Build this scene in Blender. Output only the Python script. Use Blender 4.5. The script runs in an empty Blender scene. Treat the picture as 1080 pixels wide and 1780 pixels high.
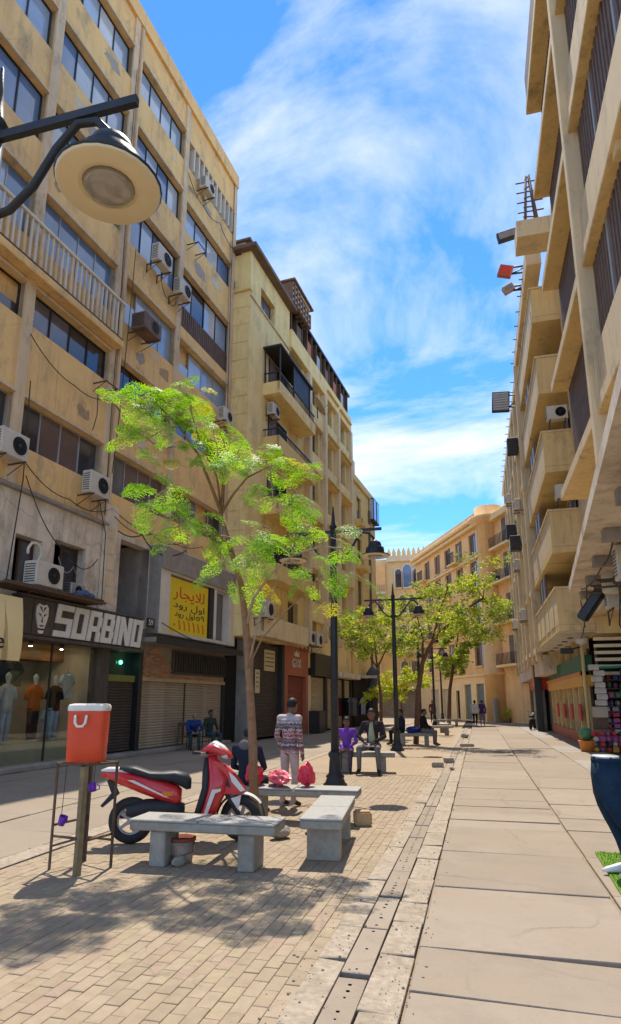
import bpy, bmesh, math, random
from mathutils import Vector, Matrix, noise
from math import sin, cos, pi, radians as R
random.seed(11)
sc = bpy.context.scene
C = sc.collection

# ------------------------------------------------------------------ camera, sky, sun, exposure
TH, YAW = R(12.568), R(14.77)
cam = bpy.data.cameras.new('camera')
cam.sensor_fit = 'VERTICAL'; cam.sensor_height = 36.0; cam.lens = 36.0 * 1081 / 1780
cam.shift_y = 88 / 1780; cam.clip_end = 2000; cam.clip_start = 0.05
co = bpy.data.objects.new('camera', cam); C.objects.link(co)
co.location = (0, 0, 1.65); co.rotation_euler = (R(90) + TH, 0, YAW)
sc.camera = co

SUN_EL = R(64); SUN_H = Vector((-0.2, 0.98)).normalized()
S = Vector((SUN_H.x * cos(SUN_EL), SUN_H.y * cos(SUN_EL), sin(SUN_EL)))
sun = bpy.data.lights.new('sun', 'SUN'); sun.energy = 2.0; sun.angle = R(0.53); sun.color = (1.0, 0.91, 0.78)
so = bpy.data.objects.new('sun', sun); C.objects.link(so)
so.rotation_euler = S.to_track_quat('Z', 'Y').to_euler(); so.location = (0, 0, 60)

w = bpy.data.worlds.new('World'); sc.world = w; w.use_nodes = True
nt = w.node_tree; nt.nodes.clear(); N = nt.nodes; LK = nt.links
def wn(t, **k):
    n = N.new(t)
    for a, b in k.items(): setattr(n, a, b)
    return n
sky = wn('ShaderNodeTexSky', sky_type='NISHITA', sun_disc=False)
sky.sun_elevation = SUN_EL; sky.sun_rotation = math.atan2(S.x, S.y); sky.altitude = 50; sky.air_density = 0.6; sky.dust_density = 0.0; sky.ozone_density = 4.0
tc = wn('ShaderNodeTexCoord'); sep = wn('ShaderNodeSeparateXYZ'); LK.new(tc.outputs['Generated'], sep.inputs[0])
zz = wn('ShaderNodeMath', operation='MAXIMUM'); LK.new(sep.outputs[2], zz.inputs[0]); zz.inputs[1].default_value = 0.0
za = wn('ShaderNodeMath', operation='ADD'); LK.new(zz.outputs[0], za.inputs[0]); za.inputs[1].default_value = 0.22
dx = wn('ShaderNodeMath', operation='DIVIDE'); LK.new(sep.outputs[0], dx.inputs[0]); LK.new(za.outputs[0], dx.inputs[1])
dy = wn('ShaderNodeMath', operation='DIVIDE'); LK.new(sep.outputs[1], dy.inputs[0]); LK.new(za.outputs[0], dy.inputs[1])
cmb = wn('ShaderNodeCombineXYZ'); LK.new(dx.outputs[0], cmb.inputs[0]); LK.new(dy.outputs[0], cmb.inputs[1])
mp = wn('ShaderNodeMapping'); LK.new(cmb.outputs[0], mp.inputs[0])
mp.inputs['Location'].default_value = (-4.33, -4.78, 0); mp.inputs['Rotation'].default_value = (0, 0, R(-12)); mp.inputs['Scale'].default_value = (0.85, 1.25, 1)
n1 = wn('ShaderNodeTexNoise'); n1.inputs['Scale'].default_value = 1.45; n1.inputs['Detail'].default_value = 12; n1.inputs['Roughness'].default_value = 0.62; n1.inputs['Distortion'].default_value = 0.5
LK.new(mp.outputs[0], n1.inputs['Vector'])
rp = wn('ShaderNodeValToRGB'); LK.new(n1.outputs['Fac'], rp.inputs[0])
rp.color_ramp.elements[0].position = 0.42; rp.color_ramp.elements[0].color = (0.06, 0.06, 0.06, 1)
rp.color_ramp.elements[1].position = 0.67; rp.color_ramp.elements[1].color = (0.95, 0.95, 0.95, 1)
mix = wn('ShaderNodeMix', data_type='RGBA'); hs = wn('ShaderNodeHueSaturation'); hs.inputs['Saturation'].default_value = 1.27; hs.inputs['Value'].default_value = 0.84; LK.new(sky.outputs[0], hs.inputs['Color'])
LK.new(rp.outputs[0], mix.inputs[0]); LK.new(hs.outputs[0], mix.inputs[6])
mix.inputs[7].default_value = (2.55, 2.62, 2.65, 1)
bg = wn('ShaderNodeBackground'); bg.inputs[1].default_value = 0.15; LK.new(mix.outputs[2], bg.inputs[0])
wo = wn('ShaderNodeOutputWorld'); LK.new(bg.outputs[0], wo.inputs[0])

sc.view_settings.view_transform = 'Standard'; sc.view_settings.look = 'None'
sc.view_settings.exposure = 1.66; sc.view_settings.gamma = 1.0; sc.view_settings.use_curve_mapping = False
sc.cycles.max_bounces = 8; sc.cycles.diffuse_bounces = 5; sc.cycles.transparent_max_bounces = 12
sc.cycles.sample_clamp_indirect = 6.0; sc.cycles.use_denoising = True

# ------------------------------------------------------------------ materials
MAT = {}
def pm(name, c1, c2=None, scale=4.0, rough=0.85, bump=0.15, bscale=60.0, stain=0.0, streak=0.0, metal=0.0, spec=0.3, stain_col=(0.10, 0.08, 0.06), stain_scale=0.6, coat=0.0, grime=0.0, grime_col=(0.17, 0.125, 0.09), crack=0.0, crack_scale=0.9, bdist=0.01, world=False):
    """procedural material: two-tone grain, optional soft stains and rain streaks, fine relief"""
    if name in MAT: return MAT[name]
    m = bpy.data.materials.new(name); m.use_nodes = True; t = m.node_tree; nd = t.nodes; lk = t.links
    b = nd['Principled BSDF']
    b.inputs['Roughness'].default_value = rough; b.inputs['Metallic'].default_value = metal; b.inputs['Specular IOR Level'].default_value = spec
    if coat: b.inputs['Coat Weight'].default_value = coat; b.inputs['Coat Roughness'].default_value = 0.06
    c2 = c2 or tuple(x * 0.8 for x in c1)
    tcn = nd.new('ShaderNodeTexCoord')
    VEC = nd.new('ShaderNodeNewGeometry').outputs['Position'] if world else tcn.outputs['Object']
    def nz(sca, det=4, vec=None, ro=0.55):
        n = nd.new('ShaderNodeTexNoise'); n.inputs['Scale'].default_value = sca; n.inputs['Detail'].default_value = det; n.inputs['Roughness'].default_value = ro
        lk.new(vec or VEC, n.inputs['Vector']); return n
    a = nz(scale, 5, ro=0.62)
    r = nd.new('ShaderNodeValToRGB'); lk.new(a.outputs['Fac'], r.inputs[0])
    r.color_ramp.elements[0].position = 0.32; r.color_ramp.elements[0].color = (*c2, 1)
    r.color_ramp.elements[1].position = 0.68; r.color_ramp.elements[1].color = (*c1, 1)
    out = r.outputs[0]
    def mixto(fac, col, out):
        mx = nd.new('ShaderNodeMix'); mx.data_type = 'RGBA'; lk.new(fac, mx.inputs[0]); lk.new(out, mx.inputs[6]); mx.inputs[7].default_value = (*col, 1)
        return mx.outputs[2]
    def ramp(n, lo, hi, amt):
        q = nd.new('ShaderNodeMapRange'); lk.new(n.outputs['Fac'], q.inputs[0]); q.inputs[1].default_value = lo; q.inputs[2].default_value = hi; q.inputs[4].default_value = amt
        return q.outputs[0]
    if stain:
        out = mixto(ramp(nz(stain_scale, 8, ro=0.68), 0.48, 0.72, stain), stain_col, out)
    if streak:
        mpn = nd.new('ShaderNodeMapping'); lk.new(VEC, mpn.inputs[0]); mpn.inputs['Scale'].default_value = (2.6, 2.6, 0.16)
        out = mixto(ramp(nz(1.0, 6, mpn.outputs[0], 0.6), 0.5, 0.74, streak), stain_col, out)
    if grime:
        mpg = nd.new('ShaderNodeMapping'); lk.new(VEC, mpg.inputs[0]); mpg.inputs['Scale'].default_value = (1.0, 1.0, 0.55); mpg.inputs['Location'].default_value = (3.7, 1.9, 5.1)
        out = mixto(ramp(nz(1.15, 12, mpg.outputs[0], 0.74), 0.53, 0.70, grime), grime_col, out)
        mps = nd.new('ShaderNodeMapping'); lk.new(VEC, mps.inputs[0]); mps.inputs['Scale'].default_value = (7.0, 7.0, 0.35)
        out = mixto(ramp(nz(1.0, 8, mps.outputs[0], 0.7), 0.56, 0.72, grime * 0.75), grime_col, out)
    if crack:
        vo = nd.new('ShaderNodeTexVoronoi'); vo.feature = 'DISTANCE_TO_EDGE'; vo.inputs['Scale'].default_value = crack_scale
        dn = nz(2.5, 6); ad = nd.new('ShaderNodeVectorMath'); ad.operation = 'MULTIPLY_ADD'; lk.new(dn.outputs['Color'], ad.inputs[0]); ad.inputs[1].default_value = (0.35, 0.35, 0.35); lk.new(VEC, ad.inputs[2]); lk.new(ad.outputs[0], vo.inputs['Vector'])
        q1 = nd.new('ShaderNodeMapRange'); lk.new(vo.outputs['Distance'], q1.inputs[0]); q1.inputs[1].default_value = 0.004; q1.inputs[2].default_value = 0.014; q1.inputs[3].default_value = 1.0; q1.inputs[4].default_value = 0.0
        q2 = ramp(nz(0.55, 3), 0.46, 0.58, crack); mlt = nd.new('ShaderNodeMath'); mlt.operation = 'MULTIPLY'; lk.new(q1.outputs[0], mlt.inputs[0]); lk.new(q2, mlt.inputs[1])
        out = mixto(mlt.outputs[0], (0.12, 0.09, 0.065), out)
        out = mixto(ramp(nz(9.0, 8, ro=0.8), 0.60, 0.74, crack * 0.5), (0.17, 0.13, 0.095), out)
    lk.new(out, b.inputs['Base Color'])
    if bump:
        bn = nd.new('ShaderNodeBump'); bn.inputs['Strength'].default_value = bump; bn.inputs['Distance'].default_value = bdist
        lk.new(nz(bscale, 4).outputs['Fac'], bn.inputs['Height']); lk.new(bn.outputs[0], b.inputs['Normal'])
    MAT[name] = m; return m
def glassy(name, col, rough=0.06, spec=0.7, var=0.3):
    m = pm(name, col, tuple(x * (1 - var) for x in col), scale=0.9, rough=rough, bump=0.03, bscale=3.0, spec=spec, coat=0.35); return m
def emis(name, col, st):
    m = bpy.data.materials.new(name); m.use_nodes = True; b = m.node_tree.nodes['Principled BSDF']
    b.inputs['Base Color'].default_value = (*col, 1); b.inputs['Emission Color'].default_value = (*col, 1); b.inputs['Emission Strength'].default_value = st
    return m
def clear_glass(name, tint=(0.9, 0.95, 0.93)):
    m = bpy.data.materials.new(name); m.use_nodes = True; t = m.node_tree; t.nodes.clear()
    o = t.nodes.new('ShaderNodeOutputMaterial'); mx = t.nodes.new('ShaderNodeMixShader'); fr = t.nodes.new('ShaderNodeMapRange'); lw = t.nodes.new('ShaderNodeLayerWeight'); lw.inputs[0].default_value = 0.5; pw_ = t.nodes.new('ShaderNodeMath'); pw_.operation = 'POWER'; pw_.inputs[1].default_value = 4.0; t.links.new(lw.outputs['Facing'], pw_.inputs[0]); t.links.new(pw_.outputs[0], fr.inputs[0]); fr.inputs[3].default_value = 0.05; fr.inputs[4].default_value = 0.8
    tr = t.nodes.new('ShaderNodeBsdfTransparent'); tr.inputs[0].default_value = (*tint, 1); gl = t.nodes.new('ShaderNodeBsdfGlossy'); gl.inputs['Roughness'].default_value = 0.03
    t.links.new(fr.outputs[0], mx.inputs[0]); t.links.new(tr.outputs[0], mx.inputs[1]); t.links.new(gl.outputs[0], mx.inputs[2]); t.links.new(mx.outputs[0], o.inputs[0])
    return m

# ------------------------------------------------------------------ mesh helpers
class MB:
    def __init__(s): s.v = []; s.f = []; s.m = []; s.sm = []
    def add(s, vs, fs, m=0, smooth=False):
        o = len(s.v); s.v += [tuple(p) for p in vs]
        for f in fs: s.f.append(tuple(i + o for i in f)); s.m.append(m); s.sm.append(smooth)
        return s
    def box(s, a, b, m=0, M=None):
        x0, x1 = sorted((a[0], b[0])); y0, y1 = sorted((a[1], b[1])); z0, z1 = sorted((a[2], b[2]))
        vs = [(x0, y0, z0), (x1, y0, z0), (x1, y1, z0), (x0, y1, z0), (x0, y0, z1), (x1, y0, z1), (x1, y1, z1), (x0, y1, z1)]
        if M is not None: vs = [M @ Vector(p) for p in vs]
        return s.add(vs, [(0, 3, 2, 1), (4, 5, 6, 7), (0, 1, 5, 4), (1, 2, 6, 5), (2, 3, 7, 6), (3, 0, 4, 7)], m)
    def bbox(s, a, b, bev=0.01, m=0, M=None):
        """box with chamfered edges"""
        lo = [min(a[i], b[i]) for i in range(3)]; hi = [max(a[i], b[i]) for i in range(3)]
        bv = min(bev, *[(hi[i] - lo[i]) * 0.45 for i in range(3)])
        vs = []; idx = {}
        for sx in (0, 1):
            for sy in (0, 1):
                for sz in (0, 1):
                    sg = (sx, sy, sz)
                    for ax in range(3):
                        p = []
                        for i in range(3):
                            e = hi[i] if sg[i] else lo[i]
                            p.append(e if i == ax else (e - bv if sg[i] else e + bv))
                        idx[(sg, ax)] = len(vs); vs.append(tuple(p))
        fs = []
        for ax in range(3):
            o1, o2 = (ax + 1) % 3, (ax + 2) % 3
            for sd in (0, 1):
                q = []
                for (p1, p2) in ((0, 0), (1, 0), (1, 1), (0, 1)):
                    g = [0, 0, 0]; g[ax] = sd; g[o1] = p1; g[o2] = p2; q.append(idx[(tuple(g), ax)])
                fs.append(tuple(q if sd else q[::-1]))
        for ax in range(3):
            o1, o2 = (ax + 1) % 3, (ax + 2) % 3
            for p1 in (0, 1):
                for p2 in (0, 1):
                    g0 = [0, 0, 0]; g1 = [0, 0, 0]; g0[o1] = g1[o1] = p1; g0[o2] = g1[o2] = p2; g1[ax] = 1
                    q = [idx[(tuple(g0), o1)], idx[(tuple(g1), o1)], idx[(tuple(g1), o2)], idx[(tuple(g0), o2)]]
                    fs.append(tuple(q if (p1 == p2) else q[::-1]) if False else tuple(q))
        for sx in (0, 1):
            for sy in (0, 1):
                for sz in (0, 1):
                    fs.append(tuple(idx[((sx, sy, sz), ax)] for ax in range(3)))
        if M is not None: vs = [tuple(M @ Vector(p)) for p in vs]
        return s.add(vs, fs, m)
    def prism(s, poly, axis, t0, t1, m=0, M=None):
        """extrude a 2D polygon; axis = index of the extrusion axis, poly in the other two (in order)"""
        def P(p, t):
            q = list(p); q.insert(axis, t); return tuple(q)
        n = len(poly); vs = [P(p, t0) for p in poly] + [P(p, t1) for p in poly]
        if M is not None: vs = [tuple(M @ Vector(p)) for p in vs]
        fs = [tuple(range(n))[::-1], tuple(range(n, 2 * n))] + [(i, (i + 1) % n, (i + 1) % n + n, i + n) for i in range(n)]
        return s.add(vs, fs, m)
    def tube(s, pts, r, n=8, m=0, caps=True, smooth=True):
        pts = [Vector(p) for p in pts]; rr = r if isinstance(r, (list, tuple)) else [r] * len(pts)
        rings = []; up = None; vs = []
        for i, p in enumerate(pts):
            d = (pts[min(i + 1, len(pts) - 1)] - pts[max(i - 1, 0)])
            d = d.normalized() if d.length > 1e-9 else Vector((0, 0, 1))
            if up is None: up = Vector((0, 0, 1)) if abs(d.z) < 0.9 else Vector((1, 0, 0))
            a = d.cross(up)
            if a.length < 1e-6: a = d.cross(Vector((0, 1, 0)))
            a.normalize(); b = a.cross(d).normalized(); up = b
            for k in range(n):
                t = 2 * pi * k / n; vs.append(p + a * (cos(t) * rr[i]) + b * (sin(t) * rr[i]))
        fs = []
        for i in range(len(pts) - 1):
            for k in range(n):
                fs.append((i * n + k, i * n + (k + 1) % n, (i + 1) * n + (k + 1) % n, (i + 1) * n + k))
        s.add(vs, fs, m, smooth)
        if caps:
            o = len(s.v) - len(vs)
            s.f += [tuple(o + k for k in range(n))[::-1], tuple(o + (len(pts) - 1) * n + k for k in range(n))]; s.m += [m, m]; s.sm += [False, False]
        return s
    def lathe(s, prof, n=16, c=(0, 0, 0), m=0, smooth=True, M=None, sy=1.0):
        vs = []
        for (r, z) in prof:
            for k in range(n):
                t = 2 * pi * k / n; vs.append(Vector((r * cos(t), r * sin(t) * sy, z)))
        if M is not None: vs = [M @ p for p in vs]
        vs = [p + Vector(c) for p in vs]
        fs = [(i * n + k, i * n + (k + 1) % n, (i + 1) * n + (k + 1) % n, (i + 1) * n + k) for i in range(len(prof) - 1) for k in range(n)]
        s.add(vs, fs, m, smooth)
        o = len(s.v) - len(vs)
        if prof[0][0] > 1e-4: s.f.append(tuple(o + k for k in range(n))[::-1]); s.m.append(m); s.sm.append(False)
        if prof[-1][0] > 1e-4: s.f.append(tuple(o + (len(prof) - 1) * n + k for k in range(n))); s.m.append(m); s.sm.append(False)
        return s
    def ell(s, c, r, seg=12, rings=8, m=0, M=None):
        vs = []; fs = []
        for i in range(rings + 1):
            ph = pi * i / rings
            for k in range(seg):
                t = 2 * pi * k / seg; p = Vector((r[0] * sin(ph) * cos(t), r[1] * sin(ph) * sin(t), r[2] * cos(ph)))
                if M is not None: p = M @ p
                vs.append(p + Vector(c))
        for i in range(rings):
            for k in range(seg): fs.append((i * seg + k, (i + 1) * seg + k, (i + 1) * seg + (k + 1) % seg, i * seg + (k + 1) % seg))
        return s.add(vs, fs, m, True)
    def mesh(s, name, mats):
        me = bpy.data.meshes.new(name); me.from_pydata(s.v, [], s.f)
        for mt in (mats if isinstance(mats, (list, tuple)) else [mats]): me.materials.append(mt)
        me.polygons.foreach_set('material_index', s.m); me.polygons.foreach_set('use_smooth', s.sm)
        bm = bmesh.new(); bm.from_mesh(me); bmesh.ops.recalc_face_normals(bm, faces=bm.faces); bm.to_mesh(me); bm.free()
        me.update(); return me
    def build(s, name, mats, parent=None, loc=None, rot=None, kind=None):
        return ob(name, s.mesh(name, mats), parent, loc, rot, kind)
def ob(name, me, parent=None, loc=None, rot=None, kind=None):
    o = bpy.data.objects.new(name, me); C.objects.link(o)
    if parent is not None: o.parent = parent
    if loc is not None: o.location = loc
    if rot is not None: o.rotation_euler = rot
    if kind: o['kind'] = kind
    return o
def tag(o, label, cat, group=None):
    o['label'] = label; o['category'] = cat
    if group: o['group'] = group
    return o
def thing(name, label, cat, loc=(0, 0, 0), rz=0.0, group=None):
    o = bpy.data.objects.new(name, None); C.objects.link(o); o.empty_display_size = 0.2
    o.location = loc; o.rotation_euler = (0, 0, rz); return tag(o, label, cat, group)
def dup(root, loc, rz=0.0, label=None, scale=None):
    r = root.copy(); C.objects.link(r); r.location = loc; r.rotation_euler = (0, 0, rz)
    if label: r['label'] = label
    if scale: r.scale = scale
    for ch in list(root.children):
        c = ch.copy(); C.objects.link(c); c.parent = r
        for g in list(ch.children):
            d = g.copy(); C.objects.link(d); d.parent = c
    return r
def box(name, a, b, m, parent=None, bev=0.0, **k):
    mb = MB(); (mb.bbox(a, b, bev) if bev else mb.box(a, b)); return mb.build(name, m, parent, **k)
def unit(mesh_cache={}, bev=0.0):
    pass

# ------------------------------------------------------------------ palette
M_brick = [pm('paver%d' % i, c, tuple(x * 0.82 for x in c), scale=9, rough=0.9, bump=0.35, bscale=90, stain=0.5, stain_col=(0.25, 0.19, 0.125), stain_scale=1.2, crack=0.35, crack_scale=2.0, world=True)
           for i, c in enumerate([(0.345, 0.268, 0.182), (0.365, 0.287, 0.20), (0.325, 0.255, 0.174), (0.36, 0.29, 0.19), (0.35, 0.26, 0.187)])]
M_slab = [pm('slab%d' % i, c, tuple(x * 0.86 for x in c), scale=2.2, rough=0.88, bump=0.5, bscale=45, stain=0.5, stain_col=(0.25, 0.185, 0.12), stain_scale=1.1, crack=0.35, crack_scale=0.6, grime=0.4, grime_col=(0.21, 0.165, 0.12), world=True)
          for i, c in enumerate([(0.305, 0.25, 0.19), (0.33, 0.272, 0.21), (0.29, 0.238, 0.182)])]
M_sand = pm('sand_bed', (0.33, 0.26, 0.175), (0.25, 0.195, 0.13), scale=14, rough=0.95, bump=0.5, bscale=120, stain=0.35, stain_col=(0.15, 0.11, 0.07))
M_rubble = pm('worn_concrete', (0.42, 0.35, 0.27), (0.27, 0.22, 0.165), scale=16, rough=0.95, bump=0.9, bscale=38, stain=0.5, stain_col=(0.15, 0.12, 0.08), stain_scale=2.2, world=True)
M_plA = pm('ochre_plaster', (0.88, 0.58, 0.25), (0.80, 0.51, 0.20), scale=1.3, bump=0.3, bscale=30, stain=0.45, streak=0.4, stain_col=(0.50, 0.32, 0.18), grime=0.72, grime_col=(0.25, 0.195, 0.15), crack=0.15, crack_scale=0.5)
M_pil = pm('pale_plaster', (0.74, 0.57, 0.37), (0.64, 0.47, 0.29), scale=1.8, bump=0.3, bscale=30, stain=0.4, streak=0.35, stain_col=(0.40, 0.30, 0.21), grime=0.7)
M_old = pm('dirty_plaster', (0.76, 0.65, 0.51), (0.63, 0.52, 0.40), scale=1.5, bump=0.5, bscale=24, stain=0.6, streak=0.5, stain_col=(0.27, 0.20, 0.15), stain_scale=0.9, grime=0.75, crack=0.3, crack_scale=0.6)
M_grey = pm('grey_concrete', (0.36, 0.32, 0.28), (0.26, 0.23, 0.20), scale=3, bump=0.5, bscale=30, stain=0.5, streak=0.3, stain_col=(0.13, 0.11, 0.09))
M_plB = pm('yellow_plaster', (0.88, 0.68, 0.31), (0.82, 0.61, 0.26), scale=1.0, bump=0.2, bscale=30, stain=0.35, streak=0.35, stain_col=(0.50, 0.36, 0.19), grime=0.5)
M_plB2 = pm('golden_plaster', (0.78, 0.57, 0.22), (0.70, 0.50, 0.19), scale=1.0, bump=0.2, bscale=30, stain=0.35, streak=0.3, stain_col=(0.40, 0.27, 0.12))
M_plR = pm('cream_plaster', (0.78, 0.61, 0.37), (0.70, 0.54, 0.32), scale=1.2, bump=0.25, bscale=30, stain=0.4, streak=0.4, stain_col=(0.46, 0.36, 0.24), grime=0.55, crack=0.12, crack_scale=0.5)
M_plRy = pm('buttery_plaster', (0.77, 0.56, 0.26), (0.70, 0.50, 0.23), scale=1.2, bump=0.2, bscale=30, grime=0.65, stain=0.35, streak=0.4, stain_col=(0.40, 0.27, 0.12))
M_plD = pm('apricot_plaster', (0.82, 0.51, 0.23), (0.75, 0.45, 0.19), scale=1.0, bump=0.2, bscale=20, stain=0.4, streak=0.35, stain_col=(0.40, 0.22, 0.11))
M_plD2 = pm('apricot_trim', (0.82, 0.58, 0.28), (0.75, 0.52, 0.25), scale=1.0, bump=0.2, bscale=20, stain=0.25, stain_col=(0.40, 0.25, 0.13))
M_plC = pm('moorish_plaster', (0.76, 0.58, 0.30), (0.68, 0.51, 0.25), scale=0.8, bump=0.2, bscale=20, stain=0.3, stain_col=(0.40, 0.29, 0.16))
M_wht = pm('off_white_trim', (0.70, 0.64, 0.54), (0.60, 0.54, 0.45), scale=2, bump=0.15, stain=0.3, stain_col=(0.36, 0.30, 0.23))
M_brn = pm('brown_louvre', (0.19, 0.125, 0.095), (0.13, 0.085, 0.065), scale=3, rough=0.7, bump=0.2, stain=0.3, stain_col=(0.26, 0.2, 0.16))
M_dk = pm('dark_metal', (0.035, 0.03, 0.03), (0.022, 0.02, 0.02), scale=6, rough=0.55, bump=0.1, spec=0.4)
M_blk = pm('black_paint', (0.018, 0.018, 0.02), (0.012, 0.012, 0.013), scale=6, rough=0.4, bump=0.05, spec=0.5)
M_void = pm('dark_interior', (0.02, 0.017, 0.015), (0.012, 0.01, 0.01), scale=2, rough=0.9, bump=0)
M_iron = pm('rusty_iron', (0.16, 0.10, 0.06), (0.09, 0.06, 0.04), scale=12, rough=0.85, bump=0.4, metal=0.2)
M_alu = pm('dull_aluminium', (0.44, 0.42, 0.40), (0.36, 0.34, 0.32), scale=4, rough=0.5, bump=0.05, metal=0.5)
M_acw = pm('yellowed_ac_case', (0.62, 0.58, 0.50), (0.52, 0.47, 0.39), scale=3, rough=0.6, bump=0.05, stain=0.4, stain_col=(0.30, 0.23, 0.15))
M_sht = pm('shutter_tan', (0.46, 0.37, 0.27), (0.38, 0.30, 0.21), scale=3, rough=0.6, bump=0.1, stain=0.5, stain_col=(0.16, 0.11, 0.07), metal=0.1)
M_shd = pm('shutter_brown', (0.10, 0.075, 0.06), (0.07, 0.05, 0.04), scale=3, rough=0.6, bump=0.1, stain=0.3, metal=0.1)
M_shg = pm('shutter_greygreen', (0.16, 0.20, 0.18), (0.12, 0.15, 0.14), scale=3, rough=0.6, bump=0.1, stain=0.3)
M_shc = pm('shutter_cream', (0.52, 0.43, 0.28), (0.44, 0.36, 0.23), scale=3, rough=0.6, bump=0.1, stain=0.3, stain_col=(0.3, 0.23, 0.14))
M_red = pm('brick_red_paint', (0.47, 0.15, 0.085), (0.38, 0.12, 0.07), scale=2, rough=0.7, bump=0.1, stain=0.3, stain_col=(0.3, 0.12, 0.08))
M_shr = pm('shutter_red', (0.30, 0.075, 0.05), (0.23, 0.06, 0.04), scale=3, rough=0.6, bump=0.1)
M_gl = [glassy('glass_sky_painted', (0.34, 0.45, 0.60)), glassy('glass_pale', (0.56, 0.60, 0.64)), glassy('glass_dark', (0.045, 0.045, 0.055)), glassy('glass_blue', (0.12, 0.22, 0.40)),  # the light blue glass has the sky's reflection painted into its base colour
        glassy('glass_curtain', (0.16, 0.10, 0.09), rough=0.15), glassy('glass_grey', (0.14, 0.14, 0.16))]
M_yel = pm('yellow_vinyl', (0.80, 0.60, 0.02), (0.74, 0.52, 0.02), scale=2, rough=0.5, bump=0.05)
M_redink = pm('red_ink', (0.62, 0.06, 0.02), (0.55, 0.05, 0.02), rough=0.6, bump=0)
M_orink = pm('orange_ink', (0.70, 0.22, 0.02), (0.62, 0.17, 0.02), rough=0.6, bump=0)
M_bkink = pm('black_ink', (0.03, 0.028, 0.02), None, rough=0.6, bump=0)
M_ltr = pm('letter_white', (0.74, 0.71, 0.64), (0.66, 0.62, 0.54), scale=4, rough=0.5, bump=0.05)
M_wood = pm('dark_planks', (0.11, 0.085, 0.065), (0.07, 0.055, 0.045), scale=7, rough=0.7, bump=0.3)
M_stone = pm('bench_granite', (0.37, 0.36, 0.33), (0.29, 0.28, 0.26), scale=22, rough=0.6, bump=0.25, bscale=80, stain=0.35, stain_col=(0.2, 0.18, 0.15), stain_scale=1.6)
M_stoneD = pm('bench_concrete', (0.36, 0.32, 0.26), (0.26, 0.23, 0.18), scale=10, rough=0.9, bump=0.5, bscale=50, stain=0.5, stain_col=(0.16, 0.13, 0.09), stain_scale=2)

# ------------------------------------------------------------------ ground
def sheet(name, x0, x1, y0, y1, z, m, label=None, parent=None, nx=1, ny=1):
    vs = [(x0 + (x1 - x0) * i / nx, y0 + (y1 - y0) * j / ny, z) for j in range(ny + 1) for i in range(nx + 1)]
    fs = [(j * (nx + 1) + i, j * (nx + 1) + i + 1, (j + 1) * (nx + 1) + i + 1, (j + 1) * (nx + 1) + i) for j in range(ny) for i in range(nx)]
    return MB().add(vs, fs).build(name, m, parent, kind=None if parent else 'structure')
sheet('ground', -400, 400, -300, 500, -0.09, M_sand)

def brick_tex(name, c1, c2, mortar, sx, sy):
    m = bpy.data.materials.new(name); m.use_nodes = True; t = m.node_tree; nd = t.nodes; lk = t.links; b = nd['Principled BSDF']
    tcn = nd.new('ShaderNodeTexCoord'); mp_ = nd.new('ShaderNodeMapping'); lk.new(tcn.outputs['Object'], mp_.inputs[0]); mp_.inputs['Rotation'].default_value = (0, 0, R(90))
    br = nd.new('ShaderNodeTexBrick'); lk.new(mp_.outputs[0], br.inputs['Vector']); br.inputs['Scale'].default_value = 1.0
    br.inputs['Brick Width'].default_value = sy; br.inputs['Row Height'].default_value = sx; br.inputs['Mortar Size'].default_value = 0.006
    br.inputs['Color1'].default_value = (*c1, 1); br.inputs['Color2'].default_value = (*c2, 1); br.inputs['Mortar'].default_value = (*mortar, 1)
    nz_ = nd.new('ShaderNodeTexNoise'); nz_.inputs['Scale'].default_value = 0.7; nz_.inputs['Detail'].default_value = 6; lk.new(tcn.outputs['Object'], nz_.inputs['Vector'])
    mx = nd.new('ShaderNodeMix'); mx.data_type = 'RGBA'; mx.blend_type = 'MULTIPLY'; mr = nd.new('ShaderNodeMapRange'); lk.new(nz_.outputs['Fac'], mr.inputs[0]); mr.inputs[1].default_value = 0.35; mr.inputs[2].default_value = 0.7; mr.inputs[4].default_value = 0.35
    lk.new(mr.outputs[0], mx.inputs[0]); lk.new(br.outputs[0], mx.inputs[6]); mx.inputs[7].default_value = (0.7, 0.62, 0.5, 1)
    lk.new(mx.outputs[2], b.inputs['Base Color']); b.inputs['Roughness'].default_value = 0.9
    bp = nd.new('ShaderNodeBump'); bp.inputs['Strength'].default_value = 0.4; bp.inputs['Distance'].default_value = 0.005; bp.invert = True
    lk.new(br.outputs['Fac'], bp.inputs['Height']); lk.new(bp.outputs[0], b.inputs['Normal'])
    return m
M_brtex = brick_tex('paver_field', (0.355, 0.272, 0.183), (0.325, 0.25, 0.167), (0.25, 0.19, 0.123), 0.1, 0.2)

# brick paving: bed, near bricks one by one, the others joined, a patterned field beyond
bp = sheet('brick_paving', -4.75, -1.11, 1.0, 15.0, -0.008, M_sand)
sheet('paver_field', -4.75, -1.11, 15.0, 70.0, -0.003, M_brtex, parent=bp)
def paver_mesh(mi):
    mb = MB(); a, b, h, bv = 0.0482, 0.0982, 0.03, 0.003
    vs = [(-a, -b, -h), (a, -b, -h), (a, b, -h), (-a, b, -h), (-a, -b, -bv), (a, -b, -bv), (a, b, -bv), (-a, b, -bv), (-a + bv, -b + bv, 0), (a - bv, -b + bv, 0), (a - bv, b - bv, 0), (-a + bv, b - bv, 0)]
    fs = [(8, 9, 10, 11)] + [(i, (i + 1) % 4, (i + 1) % 4 + 4, i + 4) for i in range(4)] + [(i + 4, (i + 1) % 4 + 4, (i + 1) % 4 + 8, i + 8) for i in range(4)]
    return mb.add(vs, fs).mesh('paver', M_brick[mi]), vs, fs
pav = [paver_mesh(i) for i in range(5)]
cells = []
nx = int((4.75 - 1.11) / 0.1)
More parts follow.
